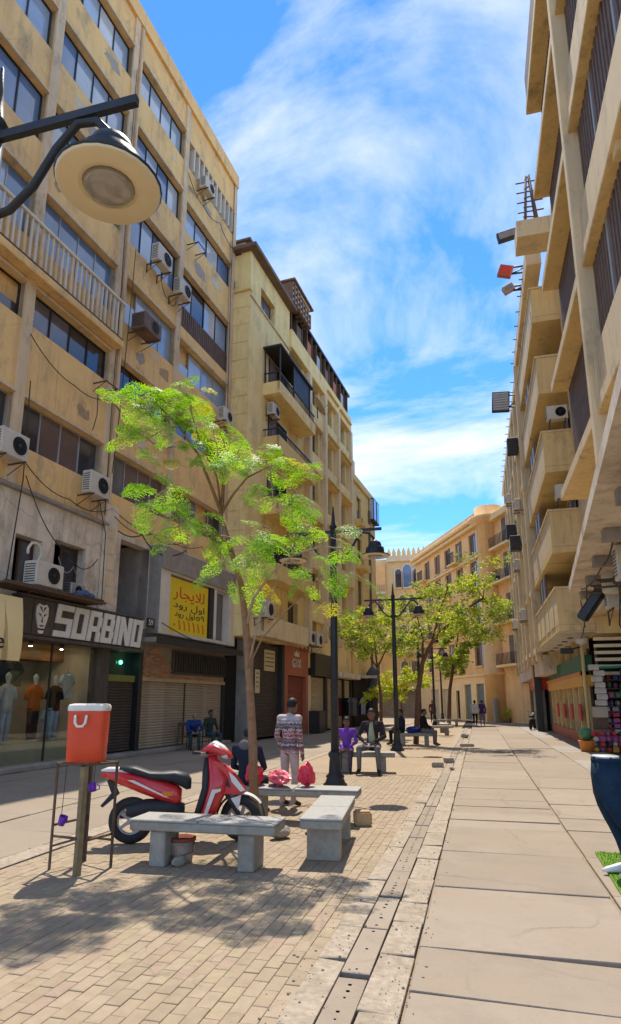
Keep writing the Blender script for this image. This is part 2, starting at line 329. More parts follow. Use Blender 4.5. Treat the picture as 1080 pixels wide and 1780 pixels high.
for i in range(nx):
    for j in range(int((15 - 2.4) / 0.2)):
        x = -1.165 - i * 0.1; y = 2.4 + j * 0.2 + (0.1 if i % 2 else 0) + 0.1
        if y < 14.9: cells.append((x, y))
def vis(x, y):   # roughly inside the picture
    a = math.atan2(-x, y); d = math.hypot(x, y)
    return d > 3.25 and a < R(39.5)
seen = sorted([c for c in cells if vis(*c)], key=lambda c: math.hypot(*c)); near = set(seen[:300])
rest = [MB() for _ in range(1)][0]
for (x, y) in cells:
    mi = random.choice((0, 0, 1, 1, 2, 3, 4)); low = (noise.noise((x * 0.9, y * 0.9, 3)) * 0.006)
    z = low + random.uniform(-0.0022, 0.0022); rz = random.uniform(-0.012, 0.012); tx, ty = random.uniform(-0.012, 0.012), random.uniform(-0.008, 0.008)
    if (x, y) in near:
        o = ob('brick', pav[mi][0], bp, (x, y, z), (tx, ty, rz))
    else:
        rest.add([(x + p[0] - p[1] * rz, y + p[1] + p[0] * rz, z + p[2] + p[0] * ty + p[1] * tx) for p in pav[0][1]], pav[0][2], mi)
rest.build('brick_field', M_brick, bp, kind='stuff')

def slab(parent, name, q, m, z=0.0, h=0.08, bv=0.005):
    """one paving slab from four corners (x, y), with worn chamfered edges"""
    cx = sum(p[0] for p in q) / 4; cy = sum(p[1] for p in q) / 4
    loc = [(p[0] - cx, p[1] - cy) for p in q]
    def ins(p, d): l = math.hypot(*p) or 1; return (p[0] * (1 - d / l * 1.41), p[1] * (1 - d / l * 1.41))
    vs = [(*p, -h) for p in loc] + [(*p, -bv) for p in loc] + [(*ins(p, bv), 0) for p in loc]
    fs = [(8, 9, 10, 11)] + [(i, (i + 1) % 4, (i + 1) % 4 + 4, i + 4) for i in range(4)] + [(i + 4, (i + 1) % 4 + 4, (i + 1) % 4 + 8, i + 8) for i in range(4)]
    return MB().add(vs, fs).build(name, m, parent, loc=(cx, cy, z))
def slab_row(parent, name, x0, x1, ys, mats, gap=0.007, jit=0.02, z=0.0, tilt=0.006):
    for k in range(len(ys) - 1):
        g = gap * random.uniform(0.4, 1.6); j = lambda: random.uniform(-jit, jit)
        sk = random.uniform(-0.05, 0.05)
        o = slab(parent, name, [(x0 + j() * 0.4, ys[k] + g), (x1 + j() * 0.4, ys[k] + g + sk), (x1 + j() * 0.4, ys[k + 1] - g + sk), (x0 + j() * 0.4, ys[k + 1] - g)], random.choice(mats), z + random.uniform(-0.005, 0.005))
        o.rotation_euler = (random.uniform(-tilt, tilt), random.uniform(-tilt, tilt) * 0.6, 0)

cp = sheet('concrete_pavement', -0.50, 3.95, 1.0, 70.0, -0.03, M_sand)
slab_row(cp, 'slab', -0.485, 1.0, [1.9, 2.7, 3.4, 4.1, 4.80, 5.45, 6.29, 7.73, 9.19, 9.72, 10.3, 10.95, 11.7, 13.2, 14.9, 16.6, 18.8, 21.2, 23.8, 26.5, 30, 34, 39, 45, 52, 60, 69], M_slab)
slab_row(cp, 'slab', 1.03, 2.5, [2.4, 3.5, 4.4, 5.3, 6.36, 7.8, 9.3, 10.2, 11.5, 13.5, 15.4, 17.3, 19.4, 21.8, 24.5, 27.5, 31, 35.5, 41, 48, 56, 69], M_slab)
slab_row(cp, 'slab', 2.53, 3.93, [3.0, 5.0, 7.0, 9.5, 12, 14.5, 17, 20, 23, 26, 29, 32, 36, 41, 48, 56, 69], [M_grey, M_slab[2]])

ch = sheet('drain_channel', -1.13, -0.49, 1.0, 70.0, -0.034, M_void)
ys = [1.8]
while ys[-1] < 40: ys.append(ys[-1] + random.uniform(0.55, 1.1) * (1 if ys[-1] < 14 else 2.2))
slab_row(ch, 'edging_slab', -1.118, -0.935, ys, [M_rubble], gap=0.008, jit=0.02)
ys = [1.8]
while ys[-1] < 40: ys.append(ys[-1] + random.uniform(0.5, 0.9) * (1 if ys[-1] < 14 else 2.2))
slab_row(ch, 'edging_slab', -0.735, -0.505, ys, [M_rubble], gap=0.008, jit=0.02)
# drain covers with rows of small holes
def cover(y0, y1):
    q = slab(ch, 'drain_cover', [(-0.925, y0 + 0.006), (-0.745, y0 + 0.006), (-0.745, y1 - 0.006), (-0.925, y1 - 0.006)], random.choice(M_slab), random.uniform(-0.004, 0.0))
    if y0 < 13:
        hb = MB(); yy = y0 + 0.06
        while yy < y1 - 0.04:
            c = (-0.835 + random.uniform(-0.006, 0.006), yy)
            if random.random() < 0.25: yy += 0.085; continue
            hb.lathe([(random.uniform(0.007, 0.015), -0.004), (0.0, -0.004)], 7, (c[0] - q.location.x, c[1] - q.location.y, 0.0055), smooth=False)
            yy += 0.085
        hb.build('hole', M_iron, q)
y = 1.8
while y < 40:
    st = 0.82 if y < 13 else 2.4
    cover(y, y + st * random.uniform(0.9, 1.05)); y += st
# broken grit lying along the worn channel edge
gb = MB()
for k in range(1100):
    yy = 3.2 + 14 * random.random() ** 1.6; xx = random.choice((random.gauss(-1.12, 0.09), random.gauss(-0.5, 0.06), random.uniform(-1.2, -0.45), random.gauss(-4.75, 0.25)))
    r = random.uniform(0.002, 0.006) * random.choice((1, 1, 1, 1, 2.2)); gb.ell((xx, yy, r * 0.4), (r, r * random.uniform(0.6, 1), r * 0.6), 5, 3, m=random.choice((0, 0, 1)))
g_ = gb.build('grit', [M_rubble, M_slab[0]], None, kind='stuff'); g_['label'] = 'loose grit and crumbs of broken concrete along the drain channel'; g_['category'] = 'grit'

lp = sheet('paved_street', -12.5, -4.76, 1.0, 70.0, -0.03, M_sand)
slab_row(lp, 'slab', -5.05, -4.77, [3.5 + 1.1 * k for k in range(24)], [M_rubble], jit=0.02)
for (xa, xb) in ((-6.55, -5.07), (-8.1, -6.57), (-9.7, -8.12), (-12.4, -9.72)):
    ys = [3.4 + random.uniform(0, 0.6)]
    while ys[-1] < 50: ys.append(ys[-1] + random.uniform(1.3, 2.1) * (1 if ys[-1] < 20 else 2.5))
    slab_row(lp, 'slab', xa, xb, ys, [M_slab[0], M_slab[2], M_slab[1]], gap=0.009)
far_st = sheet('far_street', -60, 4, 70.01, 130, -0.02, M_slab[0])

# ------------------------------------------------------------------ building helpers
class Bld:
    """a building front: s runs along the front, o stands out from it, z is up"""
    def __init__(b, name, label, p, deg, sg, cat='building', group=None):
        b.sg = sg; b.root = thing(name, label, cat, (p[0], p[1], 0), R(deg), group); b.p = Vector((p[0], p[1], 0)); b.deg = deg
    def P(b, s, o, z): return (s, o * b.sg, z)
    def W(b, s, o, z):
        r = Matrix.Rotation(R(b.deg), 4, 'Z') @ Vector((s, o * b.sg, z)); return b.p + r
    def bx(b, name, s0, s1, o0, o1, z0, z1, m, par=None, bev=0.0):
        return box(name, b.P(s0, o0, z0), b.P(s1, o1, z1), m, par or b.root, bev)
    def facade(b, name, s0, s1, z0, z1, ops, m, o=0.0, d=0.3, par=None):
        ss = sorted({s0, s1, *[x for q in ops for x in q[:2]]}); zs = sorted({z0, z1, *[x for q in ops for x in q[2:4]]})
        ss = [x for x in ss if s0 <= x <= s1]; zs = [x for x in zs if z0 <= x <= z1]
        hole = lambda a, c: any(q[0] <= a <= q[1] and q[2] <= c <= q[3] for q in ops)
        mb = MB()
        cell = {}
        for i in range(len(ss) - 1):
            for j in range(len(zs) - 1): cell[i, j] = not hole((ss[i] + ss[i + 1]) / 2, (zs[j] + zs[j + 1]) / 2)
        for (i, j), solid in cell.items():
            if not solid: continue
            a, c, e, f = ss[i], ss[i + 1], zs[j], zs[j + 1]
            mb.add([b.P(a, o, e), b.P(c, o, e), b.P(c, o, f), b.P(a, o, f)], [(0, 1, 2, 3)])
            for (di, dj, q) in ((-1, 0, [(a, e), (a, f)]), (1, 0, [(c, e), (c, f)]), (0, -1, [(a, e), (c, e)]), (0, 1, [(a, f), (c, f)])):
                if not cell.get((i + di, j + dj), False):
                    mb.add([b.P(q[0][0], o, q[0][1]), b.P(q[1][0], o, q[1][1]), b.P(q[1][0], o - d, q[1][1]), b.P(q[0][0], o - d, q[0][1])], [(0, 1, 2, 3)])
        return mb.build(name, m, par or b.root)
    def window(b, s0, s1, z0, z1, o=-0.2, n=4, glass=(0,), fm=None, fw=0.05, rows=1, par=None, sill=False, depth=0.05):
        fm = fm or M_dk; mb = MB()
        for (a, c, e, f) in ((s0, s0 + fw, z0, z1), (s1 - fw, s1, z0, z1), (s0 + fw, s1 - fw, z0, z0 + fw), (s0 + fw, s1 - fw, z1 - fw, z1)):
            mb.box(b.P(a, o, e), b.P(c, o + depth, f))
        ws = (s1 - s0 - fw * 2) / n; hs = (z1 - z0 - 2 * fw) / rows
        for i in range(1, n): x = s0 + fw + ws * i; mb.box(b.P(x - fw * 0.4, o, z0 + fw), b.P(x + fw * 0.4, o + depth * 0.9, z1 - fw))
        for j in range(1, rows): zz_ = z0 + fw + hs * j; mb.box(b.P(s0 + fw, o, zz_ - fw * 0.4), b.P(s1 - fw, o + depth * 0.85, zz_ + fw * 0.4))
        wd = mb.build('window', fm, par or b.root)
        for i in range(n):
            for j in range(rows):
                gi = random.choice(glass); dz = random.uniform(-0.012, 0.012)
                g = MB(); x0, x1 = s0 + fw + ws * i, s0 + fw + ws * (i + 1); e, f = z0 + fw + hs * j, z0 + fw + hs * (j + 1)
                if random.random() < 0.12: gi = random.choice((2, 5, 3, 1))
                ta, tb = o + 0.012 + random.uniform(-0.006, 0.006), o + 0.012 + random.uniform(-0.006, 0.012)
                if random.random() < 0.06 and rows == 1: f = e + (f - e) * random.uniform(0.3, 0.6)
                vs = [b.P(x0 + 0.005, ta, e + 0.005), b.P(x1 - 0.005, ta, e + 0.005), b.P(x1 - 0.005, tb, f - 0.005), b.P(x0 + 0.005, tb, f - 0.005)]
                vs += [b.P(x0 + 0.005, ta - 0.008, e + 0.005), b.P(x1 - 0.005, ta - 0.008, e + 0.005), b.P(x1 - 0.005, tb - 0.008, f - 0.005), b.P(x0 + 0.005, tb - 0.008, f - 0.005)]
                g.add(vs, [(0, 1, 2, 3), (4, 7, 6, 5), (0, 4, 5, 1), (1, 5, 6, 2), (2, 6, 7, 3), (3, 7, 4, 0)]); g.build('pane', M_gl[gi], wd)
                if gi in (0, 1) and random.random() < 0.0: pass
        return wd
    def shutter(b, name, s0, s1, z0, z1, o, m, n, par=None, single=True):
        """roller shutter of proud, rounded slats"""
        h = (z1 - z0) / n
        prof = [(0.0, 0.0), (0.022, h * 0.25), (0.026, h * 0.5), (0.022, h * 0.75), (0.0, h * 0.97)]
        def sl(mb, zb):
            vs = []
            for x in (s0, s1): vs += [b.P(x, o + q[0], zb + q[1]) for q in prof]
            k = len(prof); mb.add(vs, [(i, i + 1, k + i + 1, k + i) for i in range(k - 1)])
        bk = MB(); bk.box(b.P(s0, o - 0.03, z0), b.P(s1, o - 0.004, z1)); sh = bk.build(name, M_dk, par or b.root)
        if single:
            mb = MB(); sl(mb, 0.0); me = mb.mesh('slat', m)
            for i in range(n): ob('slat', me, sh, (0, 0, z0 + i * h))
        else:
            mb = MB()
            for i in range(n): sl(mb, z0 + i * h)
            mb.build('slat_curtain', m, sh)
        return sh

# ------------------------------------------------------------------ left: ochre office block with the clothes shop
LP = (-10.87, 15.44); LDEG = 90 - 4.7
A = Bld('office_block', 'tall ochre office block with strip windows above the black clothes-shop sign', LP, LDEG, -1)
A.bx('body', -9.0, 8.74, -12, -0.29, 7.0, 26.3, M_plA)
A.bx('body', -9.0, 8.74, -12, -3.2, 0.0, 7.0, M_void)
bays = [(-8.7, -6.85), (-6.55, -3.22), (-2.9, 0.35), (0.62, 4.0), (4.3, 8.5)]
pil = [(-6.85, -6.55), (-3.22, -2.9), (0.35, 0.62), (4.0, 4.3), (8.5, 8.75)]
rows = [(8.12, 9.42), (11.55, 12.62), (14.1, 15.72), (17.15, 18.85), (20.45, 21.95), (23.5, 24.9)]
ops = []
for bi, (a, c) in enumerate(bays):
    for ri, (e, f) in enumerate(rows):
        if bi == 4 and ri == 3: e = 16.1
        if bi in (1, 2) and ri == 2: e = 13.1
        if bi == 4 and ri >= 1: f -= 0.25
        if bi == 3 and ri == 0: a, e = 0.95, 8.05
        ops.append((a, c, e, f, bi, ri))
A.facade('wall', -9.0, 8.75, 6.9, 26.3, ops, M_plA)
for (a, c) in pil:
    zb = 6.9 if c < 8 else 6.2
    A.bx('pillar', a, c, -0.28, 0.07, zb, 26.3, M_pil)
A.bx('parapet', -9.0, 8.78, -0.3, 0.12, 26.302, 27.0, M_plA)
A.bx('parapet', 8.5, 8.8, -12, -0.31, 26.302, 27.0, M_plA)
for (a, c, e, f, bi, ri) in ops:
    A.bx('window_head', a + 0.002, c - 0.002, -0.02, 0.1, f + 0.003, f + 0.09, M_pil, bev=0.01)
    gl = {0: (4, 4, 2), 1: (5, 2, 5), 2: (3, 0, 0, 3), 3: (0, 3), 4: (0, 0, 3), 5: (0, 1)}[ri]
    if bi == 3: gl = {0: (4, 5), 1: (5, 2), 2: (0, 5, 0), 3: (0, 3, 0), 4: (0, 3), 5: (0,)}[ri]
    if bi == 4: gl = {0: (4, 2), 1: (2, 5), 2: (1, 0), 3: (1, 1, 0), 4: (0, 0, 1), 5: (5, 0)}[ri]
    if bi == 4 and ri == 5:
        A.window(a, c, e, f, n=7, glass=(2, 5, 3), fm=M_wht, fw=0.09)
        for k in range(10): A.bx('fin', a + 0.35 + k * 0.4, a + 0.43 + k * 0.4, -0.18, 0.1, e + 0.004, f - 0.004, M_wht)
    elif bi == 4 and ri == 3:
        A.window(a, c, 17.15, f, n=4, glass=(1, 1, 0)); lv = A.bx('louvre_panel', a, c, -0.2, -0.12, e, 17.14, M_brn)
        for k in range(26): A.bx('rib', a + 0.1 + k * 0.16, a + 0.17 + k * 0.16, -0.12, -0.09, e + 0.05, 17.1, M_brn, par=lv)
    elif bi == 4 and ri == 4: A.window(a, c, e, f, n=4, glass=(0, 0, 1))
    else: A.window(a, c, e, f, n=4 if bi > 1 else 4, glass=gl, fm=M_alu if ri in (0, 2) else M_dk)
# repaired and flaked plaster patches
Mpat = [pm('patch_pale', (0.72, 0.60, 0.44), (0.62, 0.50, 0.36), scale=5, bump=0.4, grime=0.4), pm('patch_brown', (0.46, 0.32, 0.19), (0.38, 0.26, 0.15), scale=5, bump=0.5, grime=0.4), pm('patch_grey', (0.42, 0.37, 0.31), (0.34, 0.30, 0.25), scale=5, bump=0.5)]
for k in range(18):
    bi = random.choice((2, 2, 3, 3, 4, 4)); a, c = bays[bi]; ri = random.choice((0, 1, 3, 4)) if bi != 2 else random.choice((0, 2, 3, 4)); z_ = rows[ri][1] + random.uniform(0.25, 0.9) if ri < 5 else 25.3
    s_ = random.uniform(a, c - 0.9); n_ = random.randrange(11, 17); rr1, rr2 = random.uniform(0.12, 0.5), random.uniform(0.07, 0.28)
    MB().prism([(s_ + 0.4 + rr1 * math.copysign(abs(cos(2 * pi * (i + 0.3) / n_)) ** 0.5, cos(2 * pi * (i + 0.3) / n_)) * random.uniform(0.6, 1.2), z_ + 0.35 + rr2 * math.copysign(abs(sin(2 * pi * (i + 0.3) / n_)) ** 0.5, sin(2 * pi * (i + 0.3) / n_)) * random.uniform(0.5, 1.3)) for i in range(n_)], 1, 0.0, -0.004 - 0.0004 * k).build('plaster_patch', Mpat[k % 3], A.root)
for k in range(5): A.bx('downpipe', pil[1][1] + 0.02 + 3.6 * k if k < 3 else 8.3, (pil[1][1] + 0.11 + 3.6 * k) if k < 3 else 8.39, 0.02, 0.12, 7.0 if k < 3 else 6.95 + k * 0.001, 26.2 if k < 3 else 26.0 - k, M_pil) if k in (1, 3) else None
# long balcony with pale balusters
rl = A.bx('balcony_slab', -5.6, 0.5, 0.0, 0.42, 12.74, 12.98, M_plA, bev=0.02)
for k in range(31):
    s_ = -5.5 + k * 0.195
    A.bx('baluster', s_, s_ + (0.05 if k % 6 else 0.09), 0.30, 0.36, 13.0, 14.27, M_wht if k % 3 else M_pil, par=rl)
A.bx('top_rail', -5.55, 0.5, 0.27, 0.4, 14.272, 14.37, M_wht, par=rl, bev=0.01)
A.bx('bottom_rail', -5.55, 0.5, 0.28, 0.38, 12.983, 13.06, M_iron, par=rl)
A.bx('kick_panel', -5.55, 0.48, 0.1, 0.13, 13.0, 13.85, M_plA, par=rl)
# dirty mezzanine
mz = [(-6.2, -4.6, 4.5, 5.9), (-2.68, -1.75, 4.5, 5.8), (-1.3, -0.03, 4.5, 5.98), (1.55, 3.15, 4.3, 6.7)]
A.facade('mezzanine_wall', -9.0, 3.2, 4.0, 6.88, mz, M_old, o=0.03, d=0.4)
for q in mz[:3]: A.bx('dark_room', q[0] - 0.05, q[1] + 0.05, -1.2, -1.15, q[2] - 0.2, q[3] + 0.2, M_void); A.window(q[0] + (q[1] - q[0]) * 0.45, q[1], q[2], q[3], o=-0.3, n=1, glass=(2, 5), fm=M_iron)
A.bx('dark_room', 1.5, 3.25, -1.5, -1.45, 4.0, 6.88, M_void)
A.bx('side_wall', 3.15, 3.2, -1.45, 0.02, 4.0, 6.86, M_grey)
A.bx('cornice', -9.0, 0.8, 0.0, 0.16, 6.882, 7.0, M_grey, bev=0.03)
A.bx('pipe_chase', 0.62, 1.25, 0.03, 0.14, 4.3, 7.6, M_old, bev=0.02)
for k in range(5): A.bx('stain_plate', 0.78, 1.1, 0.14, 0.16, 4.55 + k * 0.5, 4.9 + k * 0.5, M_pil, bev=0.01)
# protruding white framed window box with the banner
A.facade('window_box', 3.22, 8.85, 3.86, 6.9, [(3.82, 8.3, 3.98, 5.98)], M_wht, o=0.5, d=0.55)
A.bx('box_side', 3.205, 3.23, -1.3, 0.49, 3.87, 6.88, M_grey)
A.bx('fascia', 3.2, 8.87, 0.505, 0.58, 6.05, 6.85, M_grey, bev=0.02)
A.bx('mullion', 6.72, 7.05, -0.05, 0.46, 3.99, 5.97, M_dk)
A.bx('mullion', 7.05, 7.22, -0.05, 0.49, 3.99, 5.97, M_wht)
A.window(7.22, 8.3, 3.98, 5.98, o=0.2, n=1, glass=(5,), fm=M_wht)
A.bx('box_back', 3.5, 8.7, -0.3, -0.2, 3.9, 6.5, M_void)
A.bx('canopy', 2.62, 8.9, 0.0, 0.85, 3.5, 3.66, M_grey, bev=0.02)
A.bx('canopy_edge', 2.6, 8.92, 0.852, 0.88, 3.46, 3.68, M_dk)
# ground floor
A.bx('step', -9.0, 8.9, 0.0, 0.45, 0.0, 0.13, M_grey, bev=0.02)
A.bx('shop_post', 0.85, 1.3, -0.25, 0.12, 0.13, 3.3, M_wood, bev=0.01)
A.bx('shop_post', -3.1, -2.85, -0.25, 0.12, 0.13, 3.3, M_wood, bev=0.01)
A.bx('shop_post', 2.86, 3.06, -0.3, 0.1, 0.13, 3.3, M_blk, bev=0.01)
A.bx('transom', 1.3, 2.86, -0.28, -0.2, 2.4, 3.3, pm('dark_green_glass', (0.01, 0.055, 0.045), None, rough=0.15, bump=0, spec=0.6))
A.bx('transom_rail', 1.3, 2.86, -0.2, -0.05, 2.25, 2.45, pm('olive_trim', (0.24, 0.25, 0.06), None, bump=0.05))
A.shutter('roller_shutter', 1.34, 2.84, 0.14, 2.25, -0.12, M_shd, 24)
A.bx('shop_ceiling', -9.0, 8.9, -3.2, 0.02, 3.3, 4.0, M_grey)
sh_ = A.shutter('roller_shutter', 3.12, 8.8, 0.14, 2.3, -0.06, M_sht, 24)
A.bx('shutter_guide', 5.9, 5.95, -0.03, 0.0, 0.14, 2.3, M_shd)
A.bx('lintel', 3.06, 8.9, -0.2, 0.1, 2.3, 2.42, pm('sandstone_trim', (0.50, 0.36, 0.20), None, scale=4, bump=0.3))
A.bx('end_post', 8.8, 8.95, -0.3, 0.08, 0.13, 2.3, M_dk)
bw = A.bx('brick_panel', 3.06, 8.9, -0.25, 0.03, 2.422, 3.5, M_sand)
Mbr = [pm('thin_brick%d' % i, c, None, scale=8, bump=0.3) for i, c in enumerate([(0.44, 0.23, 0.12), (0.48, 0.28, 0.15), (0.38, 0.19, 0.10)])]
bme = [MB().bbox(A.P(0, 0.0, 0), A.P(0.235, 0.045, 0.062), 0.006).mesh('brick', m) for m in Mbr]
for j in range(14):
    z_ = 2.43 + j * 0.074; lim = 4.95 - (0.0 if j < 4 else 0.25 * ((j - 1) // 3))
    lo = 3.07 if j < 9 else 3.07 + 0.25 * ((j - 6) // 3)
    k = 0; s_ = lo + (0.12 if j % 2 else 0)
    while s_ < lim - 0.2: ob('brick', random.choice(bme), bw, A.P(s_, 0.03, z_)); s_ += 0.247
    if j < 2:
        s_ = lim + (0.12 if j % 2 else 0)
        while s_ < 8.6: ob('brick', random.choice(bme), bw, A.P(s_, 0.03, z_)); s_ += 0.247
gr = A.bx('grille_panel', 4.85, 8.85, 0.031, 0.12, 2.6, 3.42, M_wood)
for k in range(22): A.bx('bar', 4.95 + k * 0.18, 5.03 + k * 0.18, 0.12, 0.16, 2.66, 3.36, M_dk, par=gr)

# shop interior and glass front
M_int = pm('shop_wall', (0.52, 0.40, 0.28), (0.42, 0.32, 0.22), scale=2, bump=0.1, stain=0.3)
A.bx('shop_back_wall', -4.6, 0.84, -2.2, -2.1, 0.0, 3.3, M_int)
A.bx('display_plinth', -4.6, 0.84, -2.1, -0.15, 0.0, 0.62, pm('plinth_stone', (0.42, 0.34, 0.22), None, scale=3, bump=0.2))
A.bx('shop_side_wall', 0.84, 0.9, -2.1, -0.25, 0.0, 3.3, M_int)
A.bx('bulkhead', -4.6, 0.84, -2.05, -1.2, 2.8, 3.29, pm('copper_bulkhead', (0.30, 0.12, 0.05), (0.22, 0.09, 0.04), scale=2, rough=0.4, bump=0.05))
gw = A.bx('glass_front', -2.84, 0.85, -0.03, -0.015, 0.16, 3.25, clear_glass('shop_glass'))
A.bx('glass_front', -4.6, -3.1, -0.03, -0.015, 0.16, 3.25, gw.data.materials[0])
A.bx('glass_bead', -1.0, -0.97, -0.05, 0.0, 0.15, 3.26, M_dk)

# ------------------------------------------------------------------ left: yellow block behind it
B = Bld('yellow_apartment_block', 'yellow apartment block with stacked balconies and brown rooftop cabin', LP, LDEG, -1)
B.bx('body', 8.76, 13.6, -12, 0.55, 5.0, 22.5, M_plB)
bwin = [(9.95, 11.7, 20.3, 21.45)]
bops = bwin + [(11.1, 12.3, 5.55, 6.7), (13.2, 14.6, 5.5, 6.75)] + [(11.2, 15.9, 7.6 + 3.05 * k, 9.7 + 3.05 * k) for k in range(1, 4)]
B.facade('wall', 8.73, 13.75, 4.3, 22.55, [q for q in bops if q[1] < 13.5], M_plB, o=0.9, d=0.5)
B.bx('side_wall', 8.72, 8.76, -1.0, 0.89, 4.3, 20.45, M_plB)
B.bx('side_wall', 8.78, 8.82, -1.0, 0.88, 20.45, 22.5, M_plB)
for k in range(17): B.bx('course_line', 8.70, 8.722, -1.0, 0.86, 5.2 + k * 0.9, 5.225 + k * 0.9, M_plB2)
B.bx('side_ledge', 8.62, 8.9, -1.0, 0.95, 20.42, 20.5, M_plB2)
B.bx('ledge', 8.7, 13.75, 0.9, 0.97, 20.15, 20.22, M_plR)
B.window(9.95, 11.7, 20.3, 21.45, o=0.6, n=2, glass=(4, 5), fm=M_brn)
B.bx('side_vent', 8.70, 8.72, -0.9, 0.1, 20.7, 21.1, M_brn)
ev = B.bx('eave', 8.4, 13.9, -1.2, 1.3, 22.55, 22.75, M_brn, bev=0.02)
B.bx('roof_cabin', 8.9, 11.5, -2.4, 0.5, 22.76, 23.3, pm('faded_pink', (0.5, 0.33, 0.28), None, stain=0.3)); B.bx('roof_cabin', 8.8, 11.7, -2.5, 0.8, 23.3, 23.42, M_brn)
pg = B.bx('pergola', 13.2, 13.35, -1.0, 1.25, 22.8, 24.0, M_brn)
for k in range(7): B.bx('batten', 13.35 + k * 0.42, 13.5 + k * 0.42, 0.9, 1.35, 22.76, 24.0 - k * 0.06, M_brn, par=pg)
for k in range(4): B.bx('batten', 13.3, 16.0, 1.15, 1.3, 22.9 + k * 0.34, 23.02 + k * 0.34, M_pil, par=pg)
B.bx('pergola_roof', 13.1, 16.2, 0.2, 1.45, 24.02, 24.12, M_brn)
# second half
B.bx('body', 13.6, 25.4, -12, 0.4, 4.3, 21.0, M_plB)
cols = [16.5, 19.4, 22.2, 25.2]
fops = []
for a, c in ((13.8, 16.4), (16.95, 19.35), (19.85, 22.1), (22.65, 25.1)):
    for k in range(5): fops.append((a + 0.25, c - 0.3, 7.15 + 2.95 * k, 8.85 + 2.95 * k))
B.facade('wall', 13.75, 25.5, 4.3, 21.5, fops + [(14.2, 15.6, 5.3, 6.6), (17.2, 18.6, 5.3, 6.6), (20.4, 21.6, 5.3, 6.6)], M_plB, o=0.75, d=0.5)
for q in fops: B.window(*q, o=0.45, n=2, glass=(2, 4, 2, 5), fm=M_brn)
for q in ((14.2, 15.6, 5.3, 6.6), (17.2, 18.6, 5.3, 6.6), (20.4, 21.6, 5.3, 6.6), (11.1, 12.3, 5.55, 6.7)): B.window(*q, o=0.45, n=1, glass=(2,), fm=M_brn)
for c in cols: B.bx('pier', c, c + 0.4, 0.7, 1.12, 4.9, 20.4, M_plR, bev=0.02)
for k in range(5):
    B.bx('spandrel', 16.9, 25.2, 0.76, 0.98, 5.95 + 2.95 * k, 6.95 + 2.95 * k, M_plB, bev=0.02)
    B.bx('hood', 19.8, 22.2, 0.76, 1.2, 9.0 + 2.95 * k, 9.1 + 2.95 * k, M_plB2); B.bx('hood', 22.6, 25.2, 0.76, 1.2, 9.0 + 2.95 * k, 9.1 + 2.95 * k, M_plB2)
B.bx('roof_parapet', 13.76, 25.55, 0.4, 1.05, 20.4, 21.5, M_plB, bev=0.03)
B.bx('timber_cabin', 13.9, 25.2, -4, 0.5, 21.5, 23.2, M_brn); B.bx('cabin_roof', 13.7, 25.6, -4.2, 0.95, 23.2, 23.35, M_dk)
for k in range(14): B.bx('cabin_post', 14.0 + k * 0.85, 14.12 + k * 0.85, 0.5, 0.9, 21.5, 23.2, M_iron)
for k in range(6): B.bx('cabin_panel', 15.0 + k * 1.7, 15.8 + k * 1.7, 0.82, 0.86, 21.55, 22.6, [M_brn, M_red, M_alu][k % 3])
# corner balconies
def balcony(b, s0, s1, o0, o1, z, h, m, rail=True, encl=False):
    sl = b.bx('balcony', s0, s1, o0, o1, z, z + 0.22, m, bev=0.02)
    b.bx('parapet', s0, s0 + 0.12, o0, o1, z + 0.2, z + h, m, par=sl); b.bx('parapet', s0, s1, o1 - 0.12, o1 + 0.002, z + 0.2, z + h, m, par=sl); b.bx('parapet', s1 - 0.12, s1, o0, o1 - 0.13, z + 0.2, z + h, m, par=sl)
    if rail:
        b.bx('top_rail', s0, s1, o1 - 0.09, o1 - 0.04, z + 1.1, z + 1.15, M_dk, par=sl); b.bx('top_rail', s0 + 0.03, s0 + 0.08, o0, o1 - 0.1, z + 1.1, z + 1.15, M_dk, par=sl)
        n = int((s1 - s0) / 0.17)
        for k in range(n): b.bx('bar', s0 + 0.1 + k * 0.17, s0 + 0.125 + k * 0.17, o1 - 0.08, o1 - 0.055, z + h, z + 1.1, M_dk, par=sl)
        for k in range(int((o1 - o0) / 0.17)): b.bx('bar', s0 + 0.04, s0 + 0.065, o0 + 0.08 + k * 0.17, o0 + 0.105 + k * 0.17, z + h, z + 1.1, M_dk, par=sl)
    return sl
for k, zb in enumerate((6.9, 9.95, 13.0, 15.9)):
    balcony(B, 10.4, 15.6, 0.75, 1.75, zb, 0.75 if k < 3 else 0.62, M_plB2 if k < 3 else M_plB)
    B.bx('balcony_door', 11.0, 13.4, 0.902, 0.93, zb + 0.22, zb + 2.3, M_void)
    B.bx('door_shutter', 11.05, 11.9, 0.935, 0.97, zb + 0.25, zb + 2.25, M_brn)
en = B.bx('balcony_roof', 10.3, 15.0, 0.9, 1.85, 18.3, 18.4, M_dk)
for (s_, o_) in ((10.4, 1.72), (10.4, 0.95), (12.2, 1.72), (14.6, 1.72)): B.bx('post', s_, s_ + 0.06, o_, o_ + 0.06, 16.5, 18.3, M_dk, par=en)
B.bx('blind', 12.25, 14.6, 1.70, 1.72, 17.0, 18.29, pm('blue_tarp', (0.07, 0.11, 0.16), (0.05, 0.08, 0.12), scale=3, bump=0.2), par=en)
